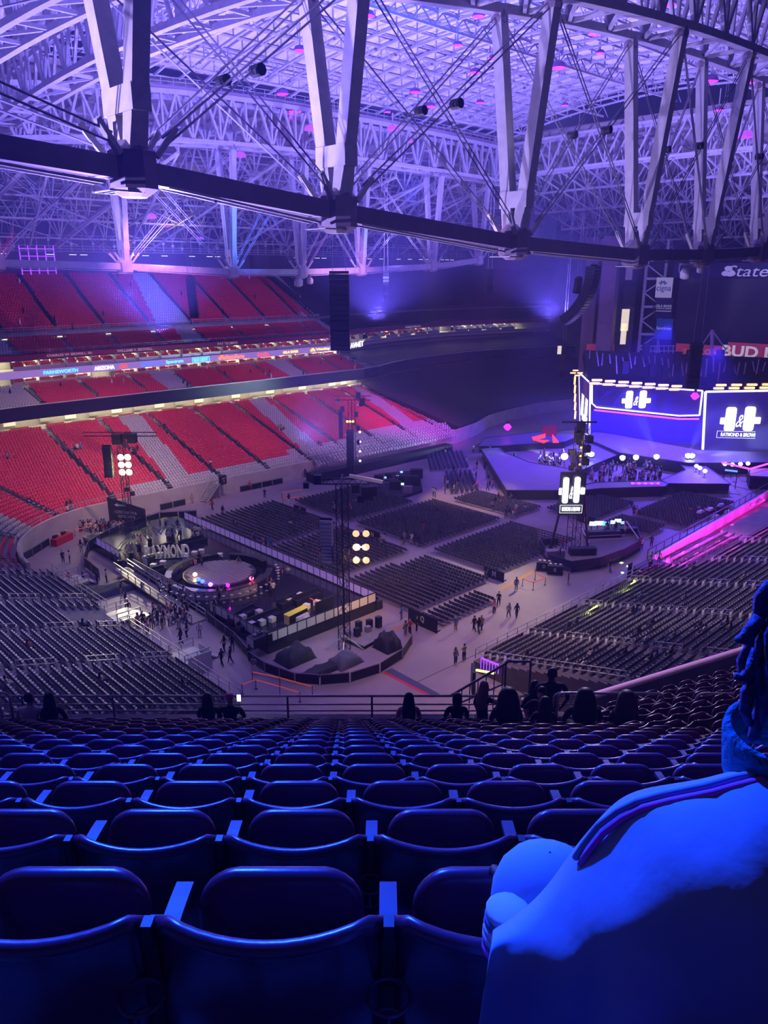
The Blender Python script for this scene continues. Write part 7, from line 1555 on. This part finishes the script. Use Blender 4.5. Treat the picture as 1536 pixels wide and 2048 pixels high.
for k in range(0, 16):
    dep = rowy(k)*math.cos(PITCH) - rowz(k)*math.sin(PITCH); xl = -max(.52*dep+.15, 0); xr = min(.51*dep+.25, 4.5)
    xs = []; x = (JOINT[k] % .5) + .25 - 20
    while x < xr:
        if x > max(xl, -9.2) - .2: xs.append(x)
        x += .5
    for i, x in enumerate(xs):
        t = (x*1540/dep)/768; wd = POSW[min(6, max(0, int((t+1)*3.5)))]
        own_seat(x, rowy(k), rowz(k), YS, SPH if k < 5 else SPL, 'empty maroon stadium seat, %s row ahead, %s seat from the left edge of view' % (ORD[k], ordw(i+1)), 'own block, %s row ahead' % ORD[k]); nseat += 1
for i, x in enumerate((.30, .80)): own_seat(x, rowy(-1), rowz(-1), YS, SPH, 'stadium seat under the person in the white jacket' if i else 'stadium seat left of the person in the white jacket', None)
pos = []
print('own seats', nseat)
k2 = 0; right = []
for k in range(14, 1, -1):
    for j in range(20): right.append((.1+j*.5, rowy(k)-.2, rowz(k)-.05, k))
right = [r_ for r_ in right if 1000 < 768+1540*((X2+r_[0]*math.cos(A2)-r_[1]*math.sin(A2)))/((r_[0]*math.sin(A2)+r_[1]*math.cos(A2))*math.cos(PITCH)-r_[2]*math.sin(PITCH)) < 1640]
room = 300-nseat-2
right.sort(key=lambda r_: r_[1])
sv = [];
for r_ in right[:max(0, room)]:
    own_seat(r_[0], r_[1], r_[2], YS+A2, SPL, 'dark seat of the next block to the right, %s row down, %s from its aisle' % (ordw(r_[3]), ordw(int(r_[0]/.5)+1)), 'next block right, %s row down' % ordw(r_[3]), L2R)
if len(right) > room:
    tv = []; tf = []; tm2 = []
    for nm, me, _ in SPL:
        b = len(tv); tv += [tuple(v.co) for v in me.vertices]; tf += [tuple(b+i for i in p.vertices) for p in me.polygons]; tm2 += [0 if nm != 'standard' else 1]*len(me.polygons)
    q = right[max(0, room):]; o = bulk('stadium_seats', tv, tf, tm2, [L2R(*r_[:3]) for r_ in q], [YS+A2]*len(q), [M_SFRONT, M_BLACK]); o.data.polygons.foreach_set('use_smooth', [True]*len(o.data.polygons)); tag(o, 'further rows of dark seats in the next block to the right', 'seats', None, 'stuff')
# ---- railings of our block
def lrail(name, pts, h, lab, frame=L2W, m=M_GALV, r=.026, bend=False, mids=(.5,), group=None, posts=True):
    e = empty(name, frame(*pts[0]), 0, lab, 'railing', group, world=True); P = [Vector(frame(*p)) for p in pts]
    if bend:   # hoop rail: one bent tube with a middle bar
        a, b = P[0], P[-1]; up = Vector((0, 0, 1)); d = (b-a).normalized(); q = .14
        pl = [a, a+up*(h-q)] + [a+up*(h-q+q*math.sin(t))+d*q*(1-math.cos(t)) for t in (PI/8, PI/4, 3*PI/8, PI/2)] + [b+up*(h-q+q*math.cos(t))-d*q*(1-math.sin(t)) for t in (PI/8, PI/4, 3*PI/8)] + [b+up*(h-q), b]
        mb = MB(); mb.tube(pl, r, 8); mb.build('hoop', m, e, True); mb = MB(); mb.tube([a+up*h*.5, b+up*h*.5], r*.8, 8); mb.build('middle_bar', m, e, True)
        mb = MB(); c = a.lerp(b, .62); mb.tube([c, c+up*h], r*.8, 8); mb.build('post', m, e, True); return e
    for i, (a, b) in enumerate(zip(P[:-1], P[1:])):
        mb = MB(); mb.tube([a+Vector((0, 0, h)), b+Vector((0, 0, h))], r, 8); mb.build('top_rail', m, e, True)
        for t in mids: mb = MB(); mb.tube([a+Vector((0, 0, h*t)), b+Vector((0, 0, h*t))], r*.7, 6); mb.build('middle_bar', m, e, True)
        n = max(1, int((b-a).length/1.5))
        for j in range(n+1): q = a.lerp(b, j/n); mb = MB(); mb.tube([q, q+Vector((0, 0, h))], r*.9, 6); mb.build('post', M_STEELD, e)
    return e
fz = tread(16); FYR = 15.0
def tread_y(y): return tread((y-DY0)/RT)
TOPZ = -math.tan(math.radians(17.4+math.degrees(math.atan((1392-1024)/1540))))*FYR
mb = MB(); P = [L2W(x, y, z) for z in (TOPZ-1.15, TOPZ-.55) for x, y in ((-10, FYR-.05), (4.6, FYR-.05), (4.6, FYR+.15), (-10, FYR+.15))]; mb.hexa(P); struct(mb, 'trim_own_parapet', M_CONC)
lrail('guard_rail', [(-10, FYR, TOPZ-.55), (-4, FYR, TOPZ-.55), (1.6, FYR, TOPZ-.55), (4.6, FYR, TOPZ-.55)], .55, 'long steel guard rail across the front of our own seating block', mids=(.33, .62))
mb = MB(); P2 = [(4.6, FYR), (10.5, 18.0)]; a, b = L2W(4.7, FYR+.3, TOPZ-.62), L2W(10.6, 18.2, TOPZ-.55)
mb.bar(a, b, .25, .9); struct(mb, 'trim_right_parapet', M_CONC)
mb = MB(); mb.bar((a[0], a[1], a[2]+.5), (b[0], b[1], b[2]+.5), .05, .04); o = mb.build('parapet_rail', em('lit_parapet_cap', (.9, .35, .95), .35)); tag(o, 'pale rail catching magenta light along the parapet of the next block', 'rail')  # magenta light on the rail is put in as a weak glow
def rail_at(px0, px1, ptop, D, h, name, lab, **kw):
    def loc(px):
        b_ = -(ptop-1024)/1540; f = math.cos(PITCH)+b_*math.sin(PITCH); zz = (-math.sin(PITCH)+b_*math.cos(PITCH))*D/f; return ((px-768)/1540*D/f, D, zz-h)
    return lrail(name, [loc(px0), loc(px1)], h, lab, **kw)
rail_at(1116, 1328, 1386, 12.9, 1.05, 'handrail', 'bent steel handrail hoop behind the seated women at right', bend=True)
rail_at(1108, 1165, 1386, 13.2, 1.05, 'handrail', 'bent steel handrail hoop left of the seated pair at right', bend=True); rail_at(1393, 1530, 1387, 12.0, 1.05, 'handrail', 'bent steel handrail hoop before the next block at the right edge', bend=True)
rail_at(-40, 18, 1385, 13.0, 1.0, 'handrail', 'bent steel handrail hoop at the far left edge', bend=True)
rail_at(1012, 1062, 1323, 14.6, 1.9, 'stair_rail', 'dark stair rail standing beyond the seated woman with long hair', m=M_STEELD)
e = empty('stair_gate', L2W(2.4, 15.2, -9.4), 0, 'dark sloping stair handrail with bars descending beside the woman reaching out', 'railing', world=True)
A_ = at(900, 1392, 15.6); B_ = at(1015, 1325, 15.2)
mb = MB(); mb.tube([A_, B_], .03, 6); mb.build('handrail', M_STEELD, e)
for i in range(7): q = A_.lerp(B_, (i+.5)/7); mb = MB(); mb.tube([q, q-Vector((0, 0, .75+.1*i))], .014, 5); mb.build('baluster', M_STEELD, e)
mb = MB(); mb.tube([A_-Vector((0, 0, .3)), B_-Vector((0, 0, .5))], .02, 6); mb.build('lower_bar', M_STEELD, e)
# small boxes hanging behind the guard rail
for i in range(14):
    x = -6.2+i*.78; 
    if i in (9, 10): continue
    p = L2W(x, FYR-.35, TOPZ-.75); mb = MB(); mb.box((0, 0, 0), (.17, .12, .26), YS); mb.box((0, 0, .15), (.2, .14, .03), YS); o = mb.build('cup_box', M_BLACK); o.location = p; tag(o, 'small black box behind the guard rail, %s from the left' % ordw(i+1), 'box', 'small black boxes behind the guard rail')
# ---- the people sitting and standing near the guard rail, seen from behind
def hero(x, k, pose, top, sk, hair, label, extra=None, slim=1.0, lean=.05, hc=None, sc=1.0, face=0.0, y=None, z=None):
    N, E, Bm = body(pose, True, slim, lean); me = skin_mesh('person', N, E, [M_SKIN[sk], CLOTH[top], CLOTH['denim'] if pose != 'sit' else CLOTH['black'], CLOTH['white']], Bm, 1)
    yy = rowy(k)-.02+.22 if y is None else y; zz = tread(k)-.02 if z is None else z
    o = link('person', me); o.location = L2W(x, yy, zz); o.rotation_euler = (0, 0, YAW-PI/2+face); o.scale = (sc,)*3; tag(o, label, 'person')
    h = link('hair', hair_mesh(hair, hz=.50 if pose == 'sit' else .93).mesh('hair', hc or M_HAIR[0], True), o); s_ = h.modifiers.new('s', 'SUBSURF'); s_.levels = 1; s_.render_levels = 1; h.location = (0, lean, 0)
    hzz = (.50 if pose == 'sit' else .93)+.70; mb = MB()
    mb.lathe((0, lean+.108, hzz-.015), [(.004, .03), (.014, -.01), (.004, -.02)], 6); mb.build('nose', M_SKIN[sk], o)
    for s2 in (-1, 1):
        mb = MB(); mb.lathe((s2*.03, lean+.098, hzz+.015), [(.004, -.008), (.012, 0), (.004, .008)], 8); mb.build('eye', M_WHITE, o); mb = MB(); mb.box((s2*.083, lean+.02, hzz), (.015, .03, .05)); mb.build('ear', M_SKIN[sk], o)
    mb = MB(); mb.box((0, lean+.098, hzz-.05), (.04, .012, .008)); mb.build('mouth', CLOTH['red'], o); return o
def hx(px, D): # local x of an image column at heading distance D, roughly at row height
    return (px-768)/1540*(D*math.cos(PITCH) + .62*D*math.sin(PITCH)+.1)
hero(hx(62, 13.2), 14, 'sit', 'white', 0, 'short', 'broad person in a white shirt sitting at the far left of the block', slim=1.3)
hero(hx(103, 13.2), 14, 'sit', 'black', 1, 'long', 'dark haired person in black sitting right of the white shirt')
hero(hx(414, 13.9), 15, 'sit', 'black', 1, 'long', 'person with long black hair sitting left of the one holding a phone')
ph = hero(hx(458, 13.9), 15, 'sit', 'black', 0, 'cap', 'person in a pink cap sitting and holding up a bright phone', hc=CLOTH['pink'], slim=1.15)
mb = MB(); mb.box((0, 0, 0), (.08, .012, .15), YS); o = mb.build('phone', E_WHITE); o.location = L2W(hx(471, 13.9), rowy(15)+.5, tread(15)+.92+.14); tag(o, 'bright white phone screen held up by the person in the pink cap', 'phone')
hero(hx(818, 13.9), 15, 'sit', 'pink', 0, 'long', 'woman with long dark hair and bare shoulders sitting alone at the centre')
hero(hx(912, 14.2), 15, 'sit', 'black', 1, 'bob', 'person sitting just behind the sloping stair handrail')
hero(hx(1017, 11.4), 12, 'sit', 'black', 1, 'huge', 'woman with a great mass of long straight black hair', slim=1.05, sc=1.04)
hero(hx(1092, 11.4), 12, 'sit', 'black', 1, 'long', 'smaller dark haired person sitting between the two women with big hair', sc=.93)
hero(hx(1172, 11.4), 12, 'sit', 'black', 1, 'huge', 'large person with thick long hair sitting before the steel hoop', slim=1.3, sc=1.03)
hero(hx(1256, 11.4), 12, 'sit', 'black', 0, 'huge', 'person with curly shoulder hair sitting at the right end of the row', sc=1.0, hc=M_HAIR[1])
hero(hx(962, 14.0), 14, 'point', 'black', 0, 'long', 'standing fair haired woman in a dark vest stretching out her arm', y=13.9, z=tread_y(13.9), face=-.9, hc=mat('fair_hair', (.30, .18, .09), .5), sc=.97)
hero(hx(1098, 13.9), 14, 'stand', 'black', 2, 'short', 'tall dark figure of a man standing at the top of the stair', y=13.9, z=tread_y(13.9)+.1, slim=1.35, sc=1.08)
hero(hx(1064, 14.3), 14, 'phone', 'black', 1, 'long', 'standing woman left of the tall man', y=14.2, z=tread_y(14.2), face=.5, sc=.98)
hero(hx(1080, 13.3), 14, 'hip', 'black', 0, 'bob', 'standing woman in a sleeveless top with hands on hips before the tall man', y=13.3, z=tread_y(13.3)-.1, face=2.6, sc=.96)

# ================================================================ the neighbour in the white jacket
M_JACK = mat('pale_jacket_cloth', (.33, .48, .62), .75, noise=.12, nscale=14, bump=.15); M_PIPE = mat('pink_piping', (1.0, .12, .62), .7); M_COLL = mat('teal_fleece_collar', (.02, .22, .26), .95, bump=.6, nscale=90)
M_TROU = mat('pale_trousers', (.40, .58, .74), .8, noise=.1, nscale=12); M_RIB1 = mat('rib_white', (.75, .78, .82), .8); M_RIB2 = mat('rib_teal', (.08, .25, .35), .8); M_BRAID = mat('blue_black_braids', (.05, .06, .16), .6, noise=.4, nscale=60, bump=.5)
NB = [(.70, .64, -1.20, .15, .12), (.66, .70, -1.04, .15, .11), (.62, .76, -.90, .15, .10), (.57, .80, -.76, .11, .07), (.58, .84, -.64, .055), (.70, .90, -.52, .085, .09), (.71, .90, -.42, .08, .085)]
NBE = [(0, 1), (1, 2), (2, 3), (3, 4), (4, 5), (5, 6)]; NBM = [1, 1, 1, 1, 0, 0]
def nadd(p, r, par, m, r2=None): NB.append((*p, r) if r2 is None else (*p, r, r2)); NBE.append((par, len(NB)-1)); NBM.append(m); return len(NB)-1
a = nadd((.42, .82, -.80), .07, 3, 1); a2 = nadd((.34, .84, -.87), .065, a, 1); a3 = nadd((.28, .84, -.98), .06, a2, 1); b_ = nadd((.25, .86, -1.10), .055, a3, 1); b2 = nadd((.23, 1.0, -1.12), .045, b_, 1); h_ = nadd((.24, 1.10, -1.10), .034, b2, 0); pm = nadd((.25, 1.16, -1.11), .036, h_, 0, .02)
for i in range(4): f = nadd((.218+i*.022, 1.20, -1.105), .0105, pm, 0); g = nadd((.216+i*.022, 1.235, -1.12), .0095, f, 0); nadd((.216+i*.022, 1.25, -1.15), .0085, g, 0)
t_ = nadd((.295, 1.15, -1.10), .0115, pm, 0); nadd((.31, 1.19, -1.11), .0095, t_, 0)
a = nadd((.74, .82, -.82), .08, 3, 1); b_ = nadd((.86, .84, -.98), .08, a, 1); b2 = nadd((.80, 1.02, -1.09), .058, b_, 1); h_ = nadd((.76, 1.10, -1.10), .034, b2, 0); pm = nadd((.74, 1.15, -1.11), .036, h_, 0, .02)
for i in range(4): f = nadd((.705+i*.022, 1.19, -1.105), .0105, pm, 0); g = nadd((.705+i*.022, 1.225, -1.12), .0095, f, 0); nadd((.705+i*.022, 1.24, -1.15), .0085, g, 0)
t_ = nadd((.69, 1.14, -1.10), .0115, pm, 0); nadd((.675, 1.18, -1.11), .0095, t_, 0)
for s_, kx in ((-1, .33), (1, .92)):
    hp = nadd((.66+s_*.11, .70, -1.13), .12, 0, 2); th = nadd(((.66+s_*.11+kx)/2, .95, -1.12), .105, hp, 2); kn = nadd((kx, 1.19, -1.13), .09, th, 2); sh = nadd((kx, 1.15, -1.40), .07, kn, 2); an = nadd((kx-s_*.02, 1.10, -1.66+.11), .055, sh, 2); nadd((kx-s_*.02, 1.26, -1.56), .045, an, 3)
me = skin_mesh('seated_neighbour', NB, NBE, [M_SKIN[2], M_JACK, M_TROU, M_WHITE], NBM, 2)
nb = link('person', me); nb.location = L2W(0, 0, 0); nb.rotation_euler = (0, 0, YS); tag(nb, 'person close by at right in a pale jacket with pink piping, leaning forward', 'person')
# jacket: a loose shell over back, shoulder and left arm, lofted through sections from collar to hem
def loft(secs, close=False, inward=.006):
    mb = MB(); k = len(secs[0])
    for s_ in secs: mb.v += [tuple(p) for p in s_]
    mb.n = len(mb.v)
    for i in range(len(secs)-1):
        for j in range(k-(0 if close else 1)): j2 = (j+1) % k; mb.f.append([i*k+j, (i+1)*k+j, (i+1)*k+j2, i*k+j2]); mb.m.append(0)
    return mb
def LA_(px, py, y):  # local point seen at px, py at heading distance y
    b = -(py-1024)/1540; a = (px-768)/1540; f = math.cos(PITCH)+b*math.sin(PITCH); zz = -math.sin(PITCH)+b*math.cos(PITCH); return (a*y/f, y, zz*y/f)
RIDGE = [(1700, 1530, .86), (1536, 1545, .82), (1480, 1556, .80), (1430, 1572, .79), (1340, 1584, .80), (1270, 1598, .82), (1225, 1640, .84), (1180, 1690, .86), (1145, 1735, .87), (1120, 1772, .88), (1085, 1815, .88), (1050, 1845, .87), (1015, 1872, .86), (985, 1888, .84)]
secs = []
r3 = random.Random(5)
for i, (px, py, y) in enumerate(RIDGE):
    t = i/(len(RIDGE)-1); top = Vector(LA_(px, py, y)); row = []
    fx, fz = top.x + .02, top.z
    # forward side hangs down in front of the ridge, then over the ridge, then down the back
    for (dy, dz, dx) in ((.12, -.20, .03), (.10, -.08, .015), (.045, -.018, .005)): row.append((top.x+dx, top.y+dy, top.z+dz))
    row.append(tuple(top))
    back = .035 + .13*(1-t)**1.0
    for q in range(1, 13):
        if q <= 5: a_ = q/5*PI/2; y2 = top.y - back*math.sin(a_); z2 = top.z - (.035+.05*(1-t))*(1-math.cos(a_)) - .004*q; s = q/12
        else: s = q/12; e2 = (q-5)/7; y2 = top.y - back + .05*e2*e2 + .012*math.sin(4*e2+i*1.1); z2 = top.z - (.055+.05*(1-t)) - .85*e2
        row.append((top.x + .010*math.sin(s*9+i*1.3)*s - .045*s*t, y2 + .006*math.sin(s*13+i*2.1), z2))
    secs.append(row)
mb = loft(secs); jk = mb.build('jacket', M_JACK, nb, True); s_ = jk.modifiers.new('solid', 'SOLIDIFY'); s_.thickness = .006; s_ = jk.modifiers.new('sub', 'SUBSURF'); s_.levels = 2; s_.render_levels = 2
mb = MB(); pts = []
for i, (px, py, y) in enumerate([(1700, 1536, .85), (1600, 1542, .83), (1536, 1553, .81), (1480, 1566, .79), (1430, 1580, .78), (1340, 1598, .79), (1290, 1611, .80), (1250, 1630, .815), (1210, 1660, .83), (1180, 1698, .845), (1163, 1725, .855)]): pts.append(Vector(LA_(px, py, y))+Vector((0, .004, -.007)))
mb.tube(pts, .0048, 8); mb.build('piping', M_PIPE, nb, True)
# second raised seam beside the piping
mb = MB(); mb.tube([p+Vector((-.004, .012, .001)) for p in pts], .005, 8); mb.build('seam', M_JACK, nb, True)
# collar
mb = MB(); cc = Vector(LA_(1556, 1530, .84)); n = 24; ring = []
for (R, dz) in ((.056, -.03), (.060, .0), (.063, .025), (.061, .038), (.054, .040), (.050, .03), (.048, .0)):
    ring.append([(cc.x+.0+R*math.cos(2*PI*i/n)*1.0, cc.y+.02+R*math.sin(2*PI*i/n)*.95, cc.z+dz+.012*math.sin(2*PI*i/n)) for i in range(n)])
mb = loft(ring, True); mb.build('collar', M_COLL, nb, True)
# knee cloth and striped rib cuff
kc = Vector(LA_(1092, 1765, 1.08)); mb = MB(); ring = []
for (t, R) in ((-.18, .06), (-.12, .083), (-.06, .092), (-.02, .094), (.02, .092), (.05, .084), (.072, .070), (.088, .050), (.098, .028), (.102, .010), (.1025, .002)):
    ring.append([(kc.x+.012+R*math.cos(2*PI*i/20)*.98, kc.y+t*.35+.0*i, kc.z+t*.9+R*math.sin(2*PI*i/20)*0 ) if False else (kc.x+R*math.cos(2*PI*i/20), kc.y+R*math.sin(2*PI*i/20)*.95-t*.1, kc.z-.03+t*1.0) for i in range(20)])
mb = loft(ring, True); mb.build('trouser_knee', M_TROU, nb, True)
cu = Vector(LA_(1014, 1850, 1.0))
for j, (m_, dz, R) in enumerate(((M_RIB1, .028, .036), (M_RIB2, .012, .038), (M_RIB1, -.004, .039), (M_RIB1, -.018, .040), (M_RIB2, -.030, .039), (M_PIPE, -.042, .040))):
    mb = MB(); mb.lathe((cu.x, cu.y, cu.z+dz), [(R*.9, -.008), (R, -.005), (R, .005), (R*.9, .008)], 16); mb.build('cuff_stripe', m_, nb, True)
# hair locks
for j in range(17):
    px = 1498+(j % 8)*15+RD.uniform(-6, 6); y = .80+RD.uniform(-.03, .06); pts = []; L = 7+RD.randrange(3); ph_ = RD.uniform(0, 6)
    for i in range(9):
        t = i/8; py = 1165+t*(250+70*RD.random()*0+j % 5*16); pts.append(Vector(LA_(px+45*(1-t)**2-9*math.sin(t*11+ph_)-12*math.sin(t*PI)*((j % 6) < 2), py, y)))
    mb = MB(); mb.tube(pts, [.0055, .0075]*3+[.006, .005, .002], 6); mb.build('braid', M_BRAID, nb, True)
for j, (pp) in enumerate([[(1520, 1235), (1500, 1262), (1485, 1280), (1472, 1278)], [(1518, 1300), (1500, 1345), (1484, 1358), (1470, 1352)], [(1520, 1350), (1494, 1385), (1490, 1420), (1498, 1450)], [(1530, 1400), (1515, 1440), (1508, 1470), (1500, 1480)]]):
    mb = MB(); mb.tube([Vector(LA_(px, py, .80)) for px, py in pp], [.008, .008, .007, .004], 6); mb.build('braid', M_BRAID, nb, True)
for o in bpy.data.objects:
    if o.get('label') and len(o['label'].split()) > 16: print('LONG', o.name, o['label'])
mb = MB(); mb.box((146, 78, 6.2), (34, 52, 8.6)); f_ = mb.build('stage_fog', None or []); m = bpy.data.materials.new('stage_fog'); m.use_nodes = True; nt = m.node_tree; nt.nodes.clear(); out = nt.nodes.new('ShaderNodeOutputMaterial'); vs_ = nt.nodes.new('ShaderNodeVolumeScatter')
vs_.inputs['Color'].default_value = (.6, .6, 1, 1); vs_.inputs['Density'].default_value = .006; vs_.inputs['Anisotropy'].default_value = .2
nt.links.new(vs_.outputs[0], out.inputs['Volume']); f_.data.materials.append(m); tag(f_, 'bluish fog lying over the stage floor', 'fog', None, 'stuff')
print('people', NPEOPLE[0])

# thin stage haze filling the hall
mb = MB(); mb.box((88, 70, 33), (300, 270, 74)); hz_ = mb.build('haze', None if False else [])
m = bpy.data.materials.new('hall_haze'); m.use_nodes = True; nt = m.node_tree; nt.nodes.clear(); out = nt.nodes.new('ShaderNodeOutputMaterial'); vs_ = nt.nodes.new('ShaderNodeVolumeScatter')
vs_.inputs['Color'].default_value = (.46, .42, 1, 1); vs_.inputs['Density'].default_value = .0012; vs_.inputs['Anisotropy'].default_value = .25
nt.links.new(vs_.outputs[0], out.inputs['Volume']); hz_.data.materials.append(m); tag(hz_, 'thin haze hanging in the hall', 'haze', None, 'stuff')
